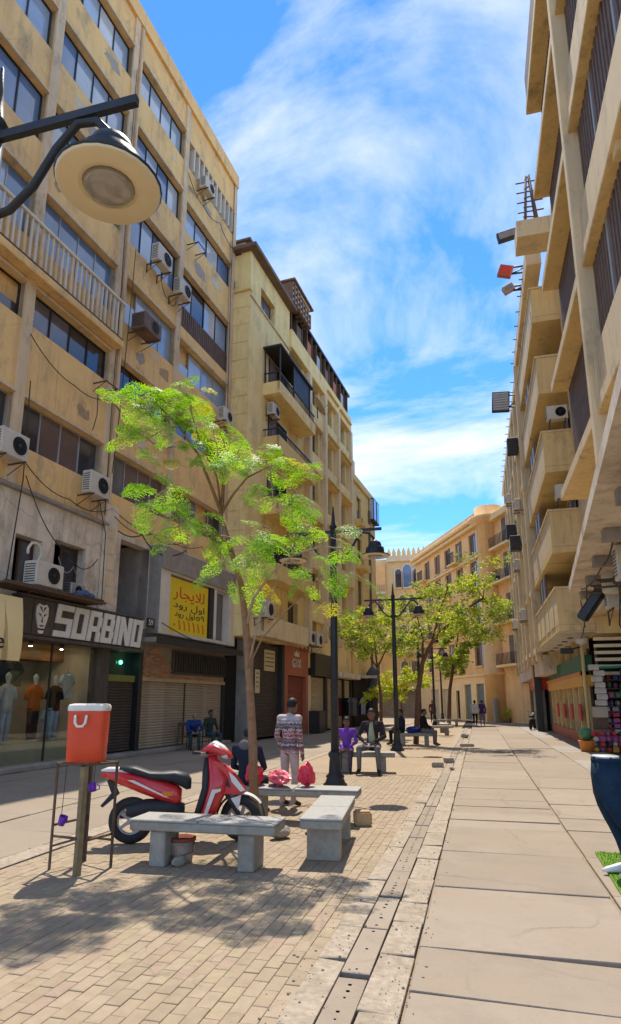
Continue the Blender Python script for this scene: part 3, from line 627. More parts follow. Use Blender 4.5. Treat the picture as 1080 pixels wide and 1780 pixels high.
# lower balcony, shops
balcony(B, 9.6, 15.2, 0.5, 1.5, 4.35, 0.9, M_plR, rail=False)
B.bx('shop_wall', 8.95, 25.5, -0.3, 0.0, 0.0, 4.3, M_void)
B.bx('entrance_void', 8.96, 9.9, 0.0, 0.1, 0.0, 4.3, M_void)
B.bx('shop_pier', 9.9, 10.3, 0.0, 0.72, 0.0, 4.3, M_grey)
B.shutter('roller_shutter', 10.3, 13.3, 0.1, 4.2, 0.6, M_shd, 40, single=False)
B.bx('shop_pier', 13.3, 13.6, 0.0, 0.85, 0.0, 4.3, M_dk)
rd = B.bx('red_shopfront', 13.6, 17.1, 0.0, 0.8, 2.9, 4.35, M_red); B.bx('red_pier', 13.6, 14.15, 0.0, 0.8, 0.0, 2.898, M_red); B.bx('red_pier', 16.75, 17.1, 0.0, 0.8, 0.0, 2.898, M_red)
B.shutter('roller_shutter', 14.15, 16.75, 0.1, 2.88, 0.6, M_shr, 30, single=False)
B.shutter('roller_shutter', 17.5, 20.0, 0.1, 2.95, 0.65, M_shc, 30, single=False); B.bx('shop_pier', 17.1, 17.5, 0.0, 0.8, 0.0, 3.0, M_plR); B.bx('shop_pier', 20.0, 20.4, 0.0, 0.8, 0.0, 3.0, M_dk)
B.bx('black_sign_box', 17.4, 20.1, 0.3, 1.1, 3.0, 4.2, M_blk)
for k in range(3): B.shutter('roller_shutter', 20.5 + k * 1.7, 22.0 + k * 1.7, 0.1, 2.95, 0.65, M_shc if k % 2 == 0 else M_sht, 26, single=False); B.bx('shop_pier', 22.0 + k * 1.7, 22.2 + k * 1.7, 0.0, 0.8, 0.0, 3.0, M_dk)
B.bx('fascia', 20.3, 25.6, 0.3, 1.4, 3.02, 3.35, M_old, bev=0.03)
B.bx('fascia', 17.0, 25.5, 0.2, 0.8, 3.4, 5.0, M_plB)

B2 = Bld('golden_corner_block', 'golden yellow corner block at the end of the left row', LP, LDEG, -1)
B2.bx('body', 25.6, 32.4, -10, 0.75, 0.0, 16.9, M_plB2)
b2o = [(27.0, 28.2, 4.9 + 3.1 * k, 6.9 + 3.1 * k) for k in range(4)]
B2.facade('wall', 25.6, 32.5, 3.2, 17.0, b2o, M_plB2, o=0.95, d=0.22)
for q in b2o: B2.window(*q, o=0.78, n=1, glass=(2, 4), fm=M_brn)
B2.bx('parapet', 25.6, 32.5, 0.4, 1.1, 17.0, 17.5, M_plB2, bev=0.03); B2.bx('stair_tower', 25.7, 27.6, -2.0, 0.7, 17.5, 19.0, M_plR)
B2.bx('drainpipe', 30.3, 30.45, 0.95, 1.1, 3.2, 16.0, M_brn)
for k in range(3): balcony(B2, 26.6, 28.6, 0.9, 1.5, 7.6 + 3.1 * k, 0.5, M_plB2, rail=False)
for (a, c) in ((30.6, 31.4), (31.6, 32.4)): bb = B2.bx('glazed_box', a, c, 0.95, 1.35, 15.3, 17.1, M_dk); B2.bx('pane', a + 0.06, c - 0.06, 1.352, 1.36, 15.4, 17.0, M_gl[0], par=bb); B2.bx('pane', a - 0.012, a - 0.004, 1.0, 1.3, 15.4, 17.0, M_gl[1], par=bb)
B2.bx('awning', 27.0, 33.0, 0.95, 2.4, 3.2, 3.35, M_old)
B2.bx('shop_void', 25.7, 32.4, 0.76, 0.9, 0.0, 3.19, M_void)

# ------------------------------------------------------------------ right: near block with ribbed screens (world X about 2.45)
Rn = Bld('ribbed_balcony_block', 'cream concrete block on the right with long slabs and brown ribbed screens', (4.6, 2.0), 90, 1)
def ry(y): return y - 2.0
def rx(x): return 4.6 - x
Rn.bx('body', ry(3.0), ry(23.9), -8, rx(4.0), 4.6, 21.5, M_plR)
lv = [6.9, 10.05, 13.25, 16.4, 19.5]
for i, z in enumerate(lv):
    Rn.bx('floor_slab', ry(3.0), ry(17.1), rx(4.0), rx(2.45), z, z + 0.26, M_plR, bev=0.015)
    Rn.bx('soffit', ry(3.02), ry(17.08), rx(3.98), rx(2.47), z - 0.012, z - 0.003, M_plRy)
    if i < 4:
        sp = Rn.bx('ribbed_screen', ry(12.05), ry(17.0), rx(3.02), rx(2.92), z + 0.26, lv[i + 1] - 0.014, M_brn)
        for k in range(34): Rn.bx('rib', ry(12.1 + k * 0.145), ry(12.17 + k * 0.145), rx(2.92), rx(2.875), z + 0.27, lv[i + 1] - 0.016, M_brn, par=sp)
        Rn.bx('end_wall', ry(16.9), ry(17.05), rx(4.0), rx(3.03), z + 0.26, lv[i + 1] - 0.015, M_plRy)
        Rn.bx('parapet', ry(3.0), ry(11.75), rx(2.75), rx(2.52), z + 0.262, z + 1.25, M_plR, bev=0.02)
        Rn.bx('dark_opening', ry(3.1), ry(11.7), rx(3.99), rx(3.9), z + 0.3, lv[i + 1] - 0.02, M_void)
        sh2 = Rn.bx('shutter_screen', ry(4.9), ry(11.72), rx(2.74), rx(2.68), z + 1.26, lv[i + 1] - 0.02, M_brn)
        for k in range(34): Rn.bx('rib', ry(5.0 + k * 0.2), ry(5.1 + k * 0.2), rx(2.68), rx(2.645), z + 1.27, lv[i + 1] - 0.03, M_brn if k % 9 else M_alu, par=sh2)
    Rn.bx('soffit_beam', ry(8.8), ry(9.05), rx(3.98), rx(2.5), z - 0.2, z - 0.013, M_plRy)
Rn.bx('fin', ry(11.76), ry(12.0), rx(3.0), rx(2.37), 5.2, 22.0, M_plR, bev=0.02)
Rn.bx('fin', ry(4.6), ry(4.85), rx(3.0), rx(2.37), 5.2, 22.0, M_plR, bev=0.02)
Rn.bx('roof_parapet', ry(3.0), ry(17.1), rx(3.1), rx(2.5), 19.77, 20.9, M_brn)
# first floor slab, slightly askew, with its dirty underside
mb = MB(); q = [(1.33, 4.9), (2.45, 17.2), (5.6, 17.2), (5.6, 4.9)]
mb.prism([(ry(p[1]), rx(p[0])) for p in q], 2, 4.42, 4.62); mb.build('first_floor_slab', M_old, Rn.root)
for k in range(6):
    yy = 6.5 + k * 2.1; mb = MB(); mb.prism([(ry(yy), rx(5.5)), (ry(yy), rx(1.6 + (yy - 4.9) * 0.091)), (ry(yy + 0.22), rx(1.6 + (yy - 4.9) * 0.091)), (ry(yy + 0.22), rx(5.5))], 2, 4.22, 4.419); mb.build('soffit_rib', M_grey, Rn.root)
Rn.bx('shop_front_wall', ry(5.0), ry(17.0), -3.0, rx(5.2), 0.0, 4.4, M_old)
Rn.bx('first_floor_wall', ry(5.0), ry(17.0), -2.0, rx(3.8), 4.63, 6.88, M_grey)

# ------------------------------------------------------------------ right: balcony boxes
Rb = Bld('balcony_tower', 'cream block on the right with deep boxed balconies over the toy stall', (4.6, 23.9), 90, 1)
def by(y): return y - 23.9
Rb.bx('body', by(24.0), by(33.0), -8, rx(4.2), 4.0, 19.2, M_plRy)
tops = [(4.1, 5.66), (7.0, 8.6), (10.15, 11.76), (13.4, 14.95), (16.55, 18.05)]
for i, (e, f) in enumerate(tops):
    bx_ = Rb.bx('balcony_box', by(23.9), by(32.0), rx(4.2), rx(2.95), e, e + 0.25, M_plRy, bev=0.02)
    Rb.bx('end_parapet', by(23.9), by(24.05), rx(6.0) if i == 0 else rx(4.2), rx(2.952), e + 0.25, f, M_plRy, par=bx_); Rb.bx('front_parapet', by(24.05), by(32.0), rx(3.1), rx(2.95), e + 0.25, f, M_plR, par=bx_)
    Rb.bx('coping', by(23.86), by(32.0), rx(3.13), rx(2.9), f, f + 0.07, M_plR, par=bx_); Rb.bx('coping', by(23.85), by(24.09), rx(4.2), rx(3.14), f, f + 0.068, M_plR, par=bx_)
    Rb.bx('dark_opening', by(24.1), by(31.8), rx(4.19), rx(4.12), e + 0.3, e + 2.8, M_void)
    Rb.window(by(25), by(31), e + 0.9, e + 2.7, o=rx(4.1), n=5, glass=(2, 3, 5), fm=M_alu)
    for k in range(5): Rb.bx('louvre', by(28.0 + k * 0.5), by(28.35 + k * 0.5), rx(3.12), rx(3.06), f + 0.08, f + 1.3, M_alu if k % 2 else M_brn)
Rb.bx('end_wall', by(23.88), by(24.0), rx(9.0), rx(4.2), 4.0, 19.2, M_plRy)
Rb.bx('body_extension', by(23.9), by(33.0), rx(9.0), rx(6.0), 0.0, 4.0, M_void)
Rb.bx('fin', by(32.0), by(32.35), rx(4.2), rx(2.8), 4.1, 19.2, M_plR, bev=0.02)
Rb.bx('roof_parapet', by(23.9), by(33.0), rx(3.5), rx(2.9), 19.2, 20.0, M_plR, bev=0.02)
for k in range(4):
    Rb.bx('vent_panel', by(25.0 + k * 1.7), by(26.3 + k * 1.7), rx(2.949), rx(2.93), 4.4, 5.2, M_plR, bev=0.01)
# ceiling of the passage with black cut-outs
Rb.bx('passage_soffit', by(23.95), by(37.0), rx(4.4), rx(2.97), 4.07, 4.095, M_wht)
for k in range(7): Rb.bx('soffit_lamp', by(26.0 + k * 1.6), by(26.35 + k * 1.6), rx(3.7), rx(3.5), 4.05, 4.069, M_dk)

Rc = Bld('glancing_block', 'long cream block on the right receding towards the orange corner house', (4.6, 33.0), 90, 1)
def cy_(y): return y - 33.0
Rc.bx('body', cy_(33.02), cy_(54.0), -8, rx(3.5), 3.4, 19.0, M_plR)
Rc.bx('roof_parapet', cy_(33.02), cy_(54.0), rx(3.4), rx(2.95), 19.0, 19.5, M_plR, bev=0.02)
for i in range(5):
    z = 4.1 + 3.05 * i
    rops = [(cy_(34.0 + k * 2.6), cy_(35.6 + k * 2.6), z + 0.95, z + 2.5) for k in range(7)]
    Rc.facade('wall', cy_(33.02), cy_(54.0), z, z + 3.049, rops, M_plR, o=rx(3.15), d=0.3)
    for q in rops: Rc.window(*q, o=rx(3.38), n=2, glass=(2, 4, 5), fm=M_brn)
    Rc.bx('band', cy_(33.02), cy_(54.0), rx(3.16), rx(3.02), z + 0.05, z + 0.3, M_plRy if i % 2 else M_plR)
for k in range(7): Rc.bx('pier', cy_(33.4 + k * 2.9), cy_(33.75 + k * 2.9), rx(3.16), rx(2.93), 3.6, 19.0, M_plR, bev=0.02)
Rc.bx('fascia', cy_(33.1), cy_(54.0), rx(4.0), rx(3.2), 3.0, 3.9, M_old)
Rc.bx('shop_wall', cy_(37.5), cy_(54.0), rx(5.0), rx(3.95), 0.0, 3.4, M_grey)
for k in range(4): Rc.shutter('roller_shutter', cy_(42.2 + k * 2.9), cy_(44.4 + k * 2.9), 0.0, 2.6, rx(3.9), [M_shg, M_sht, M_shd, M_shg][k], 24, single=False)

# ------------------------------------------------------------------ far: orange corner house
D = Bld('orange_corner_house', 'apricot orange corner house with rounded corner and shuttered windows at the bend', (0.95, 54.0), 114.2, 1)
D.bx('body', 0.0, 17.0, -12, -0.25, 0.0, 17.0, M_plD)
dz = [4.6, 8.0, 11.4, 14.3]
dops = []; kinds = []
for k, z in enumerate(dz):
    for s_ in (1.0, 4.6, 7.4, 10.2, 13.2): dops.append((s_, s_ + (1.5 if s_ == 1.0 else 1.0), z, z + (2.3 if k < 3 else 1.9)))
dops_g = [(1.0, 2.5, 0.1, 3.1), (3.6, 5.0, 0.1, 3.1), (6.2, 7.0, 0.1, 2.6), (8.2, 10.4, 0.1, 2.8), (11.4, 13.6, 0.1, 2.8)]
D.facade('wall', 0.0, 17.0, 3.9, 17.0, dops, M_plD, o=0.0, d=0.24)
D.facade('shop_wall', 0.0, 17.0, 0.0, 3.89, dops_g, M_plD2, o=0.05, d=0.3)
for q in dops: 
    D.window(*q, o=-0.2, n=2 if q[0] > 2 else 3, glass=(4, 2, 5), fm=M_brn, fw=0.09)
    D.bx('shutter_leaf', q[0] - 0.5, q[0] - 0.03, 0.004, 0.05, q[2], q[3], M_brn if q[0] > 2 else M_alu); D.bx('sill', q[0] - 0.1, q[1] + 0.1, 0.0, 0.12, q[2] - 0.12, q[2] - 0.01, M_plD2)
for i, q in enumerate(dops_g): D.shutter('roller_shutter', q[0], q[1], q[2], q[3], -0.12, [M_shg, M_shg, M_void, M_shc, M_shc][i], 20, single=False)
for z in (3.9, 7.4, 10.8, 14.0): D.bx('string_course', -0.1, 17.0, 0.0, 0.22, z - 0.18, z + 0.02, M_plD2, bev=0.03)
D.bx('cornice', -0.2, 17.0, -0.4, 0.7, 16.9, 17.25, M_plD2, bev=0.08); D.bx('cornice', -0.2, 17.0, -0.4, 0.45, 16.55, 16.88, M_plD2, bev=0.06); D.bx('attic', 0.0, 17.0, -1.2, 0.1, 17.26, 17.9, M_plD)
mb = MB(); mb.lathe([(1.15, 0), (1.15, 3.7), (1.3, 3.75), (1.3, 3.95), (1.1, 4.0), (1.1, 16.5), (1.35, 16.6), (1.75, 17.0), (1.75, 17.25), (1.2, 17.3), (1.2, 18.2), (0.3, 18.5)], 20, D.P(0.2, -0.95, 0)); mb.build('rounded_corner', M_plD, D.root)
for k, z in enumerate(dz[:4]):
    for s_ in (4.3, 12.9) if k in (1, 3) else (7.0,):
        bl = D.bx('balcony', s_, s_ + 1.7, 0.0, 0.8, z - 0.25, z - 0.1, M_plD2)
        for i in range(9): D.bx('bar', s_ + 0.05 + i * 0.19, s_ + 0.09 + i * 0.19, 0.74, 0.78, z - 0.1, z + 0.85, M_dk, par=bl)
        D.bx('rail', s_, s_ + 1.7, 0.72, 0.8, z + 0.85, z + 0.9, M_dk, par=bl)
# short side beyond the corner
D.bx('side_wall', -4.8, -0.05, -13, -0.9, 0.0, 17.0, M_plD); D.bx('side_cornice', -4.8, -0.2, -1.2, -0.35, 16.6, 17.2, M_plD2, bev=0.05)
for k, z in enumerate(dz):
    D.bx('side_balcony', -4.4, -0.95, -0.92, -0.2, z - 0.3, z - 0.1, M_plD2)
    for i in range(16): D.bx('bar', -4.35 + i * 0.22, -4.31 + i * 0.22, -0.26, -0.22, z - 0.1, z + 0.8, M_dk)
    D.bx('side_window', -3.6, -2.2, -0.9, -0.86, z - 0.08, z + 2.2, M_brn)

# ------------------------------------------------------------------ far: moorish house
Cm = Bld('moorish_house', 'pale yellow house with arched windows and battlements closing the street', (-13.5, 74.0), 0, -1)
Cm.bx('body', 0, 9.0, -9, -0.2, 0, 18.6, M_plC)
Cm.bx('cornice', 3.6, 9.1, -0.3, 0.35, 18.2, 18.5, M_wht, bev=0.05)
for k in range(9):
    mb = MB(); s_ = 3.7 + k * 0.6; mb.prism([(s_, 18.9), (s_ + 0.42, 18.9), (s_ + 0.42, 19.4), (s_ + 0.21, 19.95), (s_, 19.4)], 1, 0.25, -0.1); mb.build('merlon', M_plC, Cm.root)
Cm.bx('battlement_base', 3.6, 9.1, -0.2, 0.3, 18.502, 18.9, M_plC)
def arch(b, s, z, w, h, pane, m_in):
    pts = [(s, z), (s + w, z), (s + w, z + h - w / 2)] + [(s + w / 2 + w / 2 * cos(t), z + h - w / 2 + w / 2 * 1.15 * sin(t)) for t in [pi * i / 8 for i in range(1, 8)]] + [(s, z + h - w / 2)]
    e = 0.14; big = [(s - e, z - e), (s + w + e, z - e), (s + w + e, z + h - w / 2)] + [(s + w / 2 + (w / 2 + e) * cos(t), z + h - w / 2 + (w / 2 + e) * 1.15 * sin(t)) for t in [pi * i / 8 for i in range(1, 8)]] + [(s - e, z + h - w / 2)]
    mb = MB(); n = len(pts)
    vs = [b.P(p[0], 0.1, p[1]) for p in pts] + [b.P(p[0], 0.1, p[1]) for p in big] + [b.P(p[0], -0.2, p[1]) for p in pts] + [b.P(p[0], -0.2, p[1]) for p in big]
    fs = []
    for i in range(n):
        j = (i + 1) % n; fs += [(i, j, n + j, n + i), (i, j, 2 * n + j, 2 * n + i), (n + i, n + j, 3 * n + j, 3 * n + i)]
    fr = mb.add(vs, fs).build('arched_window', M_wht, b.root)
    p_ = MB(); p_.prism([(q[0], q[1]) for q in pts], 1, 0.02 * b.sg, 0.0); p_.build('pane', m_in, fr)
for z in (4.0, 8.2): 
    for s_ in (0.6, 1.7, 5.0, 6.2): arch(Cm, s_, z, 0.8, 2.2, 0, M_gl[2])
for s_, m_ in ((4.6, M_gl[2]), (5.55, M_gl[3]), (6.75, M_gl[2])): arch(Cm, s_, 15.0, 0.75 if s_ != 5.55 else 1.0, 2.2 if s_ != 5.55 else 2.7, 0, m_)
for s_ in (5.0, 6.1): arch(Cm, s_, 11.9, 0.8, 2.1, 0, M_gl[2])
for s_ in (1.4, 2.4): arch(Cm, s_, 11.6, 0.75, 2.2, 0, M_gl[2])
Cm.bx('balcony', 1.0, 3.5, 0.0, 1.0, 14.2, 14.45, M_wht); Cm.bx('balcony', 0.5, 8.5, 0.0, 0.9, 7.2, 7.4, M_wht)
for k in range(10): Cm.bx('bar', 1.05 + k * 0.25, 1.1 + k * 0.25, 0.92, 0.97, 14.45, 15.3, M_dk)
mb = MB(); mb.prism([(0.3, 14.46), (3.4, 14.46), (3.4, 18.0)] + [(2.4 - 2.0 * sin(t), 14.8 + 3.2 * cos(t)) for t in [i * pi / 16 for i in range(1, 9)]], 1, -0.01, -0.1); mb.build('curved_gable', M_plD, Cm.root)
Cm.bx('white_reveal', 0.4, 1.3, 0.0, 0.12, 14.5, 16.4, M_wht)
Cm.bx('shop_canopy', 0.0, 9.0, 0.0, 1.8, 3.0, 3.3, M_old); Cm.bx('shop_void', 0.5, 8.5, 0.0, 0.1, 0.0, 2.9, M_grey)
# a plain block closes the bend to the left, mostly hidden
E2 = Bld('background_block', 'plain yellow block just showing behind the street trees at the bend', (-24.0, 62.0), 0, -1)
E2.bx('body', 0, 9.5, -8, 0, 0, 12.5, M_plB2); E2.bx('cornice', -0.1, 9.6, -0.2, 0.3, 12.2, 12.6, M_plB)
for k in range(3):
    for s_ in (1.0, 3.5, 6.0): E2.window(s_, s_ + 1.2, 1.5 + k * 3.6, 3.6 + k * 3.6, o=0.01, n=2, glass=(2,), fm=M_brn)

# ------------------------------------------------------------------ text helper
def text_mesh(s, size, mat, ext=0.004, align='CENTER'):
    cu = bpy.data.curves.new('text', 'FONT'); cu.body = s; cu.size = size; cu.extrude = ext; cu.align_x = align; cu.align_y = 'CENTER'; cu.resolution_u = 3
    t = bpy.data.objects.new('text', cu); C.objects.link(t)
    dg = bpy.context.evaluated_depsgraph_get(); me = bpy.data.meshes.new_from_object(t.evaluated_get(dg))
    bpy.data.objects.remove(t); bpy.data.curves.remove(cu)
    me.materials.clear(); me.materials.append(mat); return me

# ------------------------------------------------------------------ signs on the left block
def on(b, name, label, cat, s, o, z, group=None):
    p = b.W(s, o, z); return thing(name, label, cat, p, R(b.deg), group)
sg_ = on(A, 'shop_sign', 'black plank shop sign with white slanted letters and a lion mask', 'sign', -2.65, 0.12, 3.2)
box('board', (0, 0, 0), (5.12, -0.26, 1.04), M_blk, sg_, 0.01)
for k in range(13): MB().prism([(0.02 + k * 0.39, 0.08), (0.38 + k * 0.39, 0.08), (0.40 + k * 0.39, 0.97), (0.04 + k * 0.39, 0.97)], 1, -0.262, -0.285).build('plank', M_wood, sg_)
box('bottom_rail', (-0.02, 0.02, -0.04), (5.14, -0.33, 0.05), M_wood, sg_, 0.01); box('top_rail', (-0.02, 0.02, 1.0), (5.14, -0.3, 1.06), M_wood, sg_, 0.01)
def letter(ch, s0, w_, z0, h, par):
    t = 0.27 * min(w_, 0.62) / 0.62 * 0.62 if ch != 'I' else w_; v = 0.155; sh = 0.16
    t = 0.165 if ch != 'I' else w_
    bars = {'S': [(0, w_, h - v, h), (0, t, h * 0.5 + v / 2, h - v), (0, w_, h * 0.5 - v / 2, h * 0.5 + v / 2), (w_ - t, w_, v, h * 0.5 - v / 2), (0, w_, 0, v)],
            'O': [(0, t, 0, h), (w_ - t, w_, 0, h), (t, w_ - t, 0, v), (t, w_ - t, h - v, h)],
            'R': [(0, t, 0, h), (t, w_ - t * 0.3, h - v, h), (w_ - t, w_, h * 0.5, h - v), (t, w_ - t * 0.3, h * 0.5 - v, h * 0.5), (w_ - t, w_, 0, h * 0.5 - v)],
            'B': [(0, t, 0, h), (t, w_ - t * 0.3, h - v, h), (w_ - t * 1.1, w_ - t * 0.1, h * 0.5 + v / 2, h - v), (t, w_ - t * 0.2, h * 0.5 - v / 2, h * 0.5 + v / 2), (w_ - t, w_, v, h * 0.5 - v / 2), (t, w_ - t * 0.2, 0, v)],
            'I': [(0, w_, 0, h)], 'N': [(0, t, 0, h), (w_ - t, w_, 0, h)]}[ch]
    mb = MB()
    for (a, c, e, f) in bars: mb.prism([(s0 + a + sh * e, z0 + e), (s0 + c + sh * e, z0 + e), (s0 + c + sh * f, z0 + f), (s0 + a + sh * f, z0 + f)], 1, -0.287, -0.325)
    if ch == 'N': mb.prism([(s0 + t + sh * h, z0 + h), (s0 + t + sh * h * 0.55, z0 + h * 0.55), (s0 + w_ - t, z0), (s0 + w_ - t + sh * h * 0.45, z0 + h * 0.45)], 1, -0.288, -0.322)
    mb.build('letter', M_ltr, par)
x_ = 1.12
for ch, w_ in zip('SORBINO', (0.62, 0.56, 0.54, 0.53, 0.16, 0.56, 0.52)):
    letter(ch, x_, w_, 0.10, 0.86, sg_); x_ += w_ + 0.06
lf = MB(); cxl, czl = 0.70, 0.53
lion = [(-0.2, 0.26), (-0.12, 0.34), (0, 0.3), (0.12, 0.34), (0.2, 0.26), (0.21, 0.05), (0.16, -0.12), (0.1, -0.28), (-0.1, -0.28), (-0.16, -0.12), (-0.21, 0.05)]
lf.prism([(cxl + a, czl + c) for a, c in lion], 1, -0.287, -0.32); lm_ = lf.build('lion_mask', M_ltr, sg_)
ey = MB()
for q in ([(-0.16, 0.1), (-0.03, 0.0), (-0.06, 0.08)], [(0.16, 0.1), (0.06, 0.08), (0.03, 0.0)], [(-0.04, -0.08), (0.04, -0.08), (0.0, -0.15)], [(-0.015, 0.0), (0.015, 0.0), (0.012, -0.08), (-0.012, -0.08)], [(-0.09, -0.2), (0.09, -0.2), (0.05, -0.235), (-0.05, -0.235)], [(-0.13, 0.28), (-0.01, 0.13), (-0.04, 0.25)], [(0.13, 0.28), (0.04, 0.25), (0.01, 0.13)]):
    ey.prism([(cxl + a, czl + c) for a, c in q], 1, -0.321, -0.326)
ey.build('eye_lines', M_blk, lm_)
MB().prism([(cxl - 0.1, czl - 0.33), (cxl + 0.1, czl - 0.33), (cxl + 0.07, czl - 0.41), (cxl - 0.07, czl - 0.41)], 1, -0.287, -0.315).build('chin', M_ltr, sg_)

yb = on(A, 'banner', 'yellow banner with red and black handwritten lettering in the first-floor window', 'banner', 3.93, 0.40, 3.99)
box('cloth', (0, 0, 0), (2.7, -0.02, 1.92), M_yel, yb)
for (s_, sz, xx, z_, m) in (('\uFEAD\uFE8E\uFEA0\uFEF3\uFEFC\uFEDF', 0.55, 1.35, 1.42, M_redink), ('\u062F\u0648\u0631 \uFEDD\uFEED\uFE8D', 0.33, 1.35, 0.99, M_bkink), ('\u062F\u0648\u0631', 0.3, 0.65, 0.68, M_bkink), ('\uFEDD\uFEED\uFE8D', 0.3, 1.45, 0.68, M_bkink), ('\u0665\u0669', 0.3, 2.15, 0.68, M_bkink), ('\u0660\u0661\u0661\u0661\u0661\u0661\u0661', 0.5, 1.35, 0.28, M_orink)):
    me = text_mesh(s_, sz, m); o = ob('lettering', me, yb, (xx, -0.026, z_), (R(90), 0, 0))
    wd = max(v.co.x for v in me.vertices) - min(v.co.x for v in me.vertices) if len(me.vertices) else 1
    o.scale = ((2.2 if abs(z_ - 0.68) > 0.01 else 0.6) / wd, 1, 1)
pl = on(A, 'house_number_plate', 'small black plate with white house number beside the shop sign', 'plate', 2.65, 0.40, 4.0)
box('plate', (0, 0, 0), (0.42, -0.03, 0.3), M_blk, pl, 0.005); ob('number', text_mesh('59', 0.26, M_ltr), pl, (0.21, -0.036, 0.15), (R(90), 0, 0))

cs = on(A, 'curved_sign', 'curved cream tiled shop sign cut off at the left edge', 'sign', -5.2, 0.3, 2.5)
prof = [(0.45 + 0.28 * sin(t), 1.55 - 1.5 * (t / (pi / 2))) for t in [i * pi / 2 / 8 for i in range(9)]]
Mcs = pm('cream_panel', (0.80, 0.62, 0.30), (0.74, 0.55, 0.25), scale=2, rough=0.5, bump=0.05)
for k in range(4):
    for j in range(4):
        mb = MB(); a, c = k * 0.56, k * 0.56 + 0.55; P_ = prof[j * 2:j * 2 + 3]
        vs = []
        for x in (a, c): vs += [(x - (0.0 if k < 3 else 0.05 * (j + (i_ / 2))), -p[0], p[1] - 0.004) for i_, p in enumerate(P_)]
        vs2 = [(v[0], v[1] + 0.04, v[2]) for v in vs]; mb.add(vs + vs2, [(0, 1, 4, 3), (1, 2, 5, 4), (6, 7, 10, 9), (7, 8, 11, 10), (0, 3, 9, 6), (2, 5, 11, 8), (0, 1, 7, 6), (1, 2, 8, 7), (3, 4, 10, 9), (4, 5, 11, 10)])
        mb.build('panel', Mcs, cs)
ob('lettering', text_mesh('e', 0.5, M_bkink, ext=0.01), cs, (1.42, -0.74, 0.45), (R(90), 0, 0))
box('bracket', (0.1, 0, 0.2), (2.0, -0.4, 1.4), M_dk, cs)

red_l = on(B, 'shop_lettering', 'pale raised lettering over the brick-red shopfront', 'sign', 15.3, 0.80, 3.5)
for k, c_ in enumerate('GIX'): ob('letter', text_mesh(c_, 0.62, M_ltr, ext=0.02), red_l, (-0.42 + k * 0.4, -0.03, 0), (R(90), 0, 0))
MB().prism([(-0.3, 0.36), (0.3, 0.36), (0.34, 0.62), (0.12, 0.46), (0, 0.68), (-0.12, 0.46), (-0.34, 0.62)], 1, -0.005, -0.04).build('crown', M_ltr, red_l)
for (s_, z_, w_, h_, lb) in ((11.6, 3.0, 1.2, 0.95, 'square cream notice fixed on the dark brown shutter'), (10.45, 2.0, 0.45, 1.0, 'narrow upright cream notice beside the dark brown shutter')):
    nb = on(B, 'shop_notice', lb, 'notice', s_, 0.64 if s_ > 11 else 0.73, z_); box('sheet', (0, 0, 0), (w_, -0.03, h_), pm('notice_cream', (0.66, 0.55, 0.34), (0.56, 0.45, 0.26), scale=4), nb)
    for k in range(4): box('line', (0.08, -0.031, h_ - 0.18 - k * 0.19), (w_ - 0.1 - 0.05 * (k % 2), -0.034, h_ - 0.13 - k * 0.19), M_brn, nb)
for k, (s_, lb) in enumerate(((-2.2, 'lit ceiling spotlight over the white mannequin in the shop'), (-1.0, 'lit ceiling spotlight in the middle of the shop window'), (0.2, 'lit ceiling spotlight by the shop post'))):
    sp_ = on(A, 'shop_spotlight', lb, 'lamp', s_, -0.75, 3.12); MB().lathe([(0.05, 0.0), (0.06, 0.17)], 12).build('housing', M_dk, sp_); MB().lathe([(0.045, -0.004), (0.0, -0.006)], 12).build('bulb', emis('warm_bulb', (1.0, 0.82, 0.58), 60.0), sp_)
gl_ = on(A, 'green_lamp', 'small glowing green lamp behind the transom glass', 'lamp', 2.2, -0.18, 2.85)
MB().ell((0, -0.03, 0), (0.06, 0.04, 0.06), 10, 6).build('bulb', emis('green_glow', (0.05, 1.0, 0.5), 6.0), gl_); box('holder', (-0.09, 0.0, -0.09), (0.09, 0.03, 0.09), M_dk, gl_)

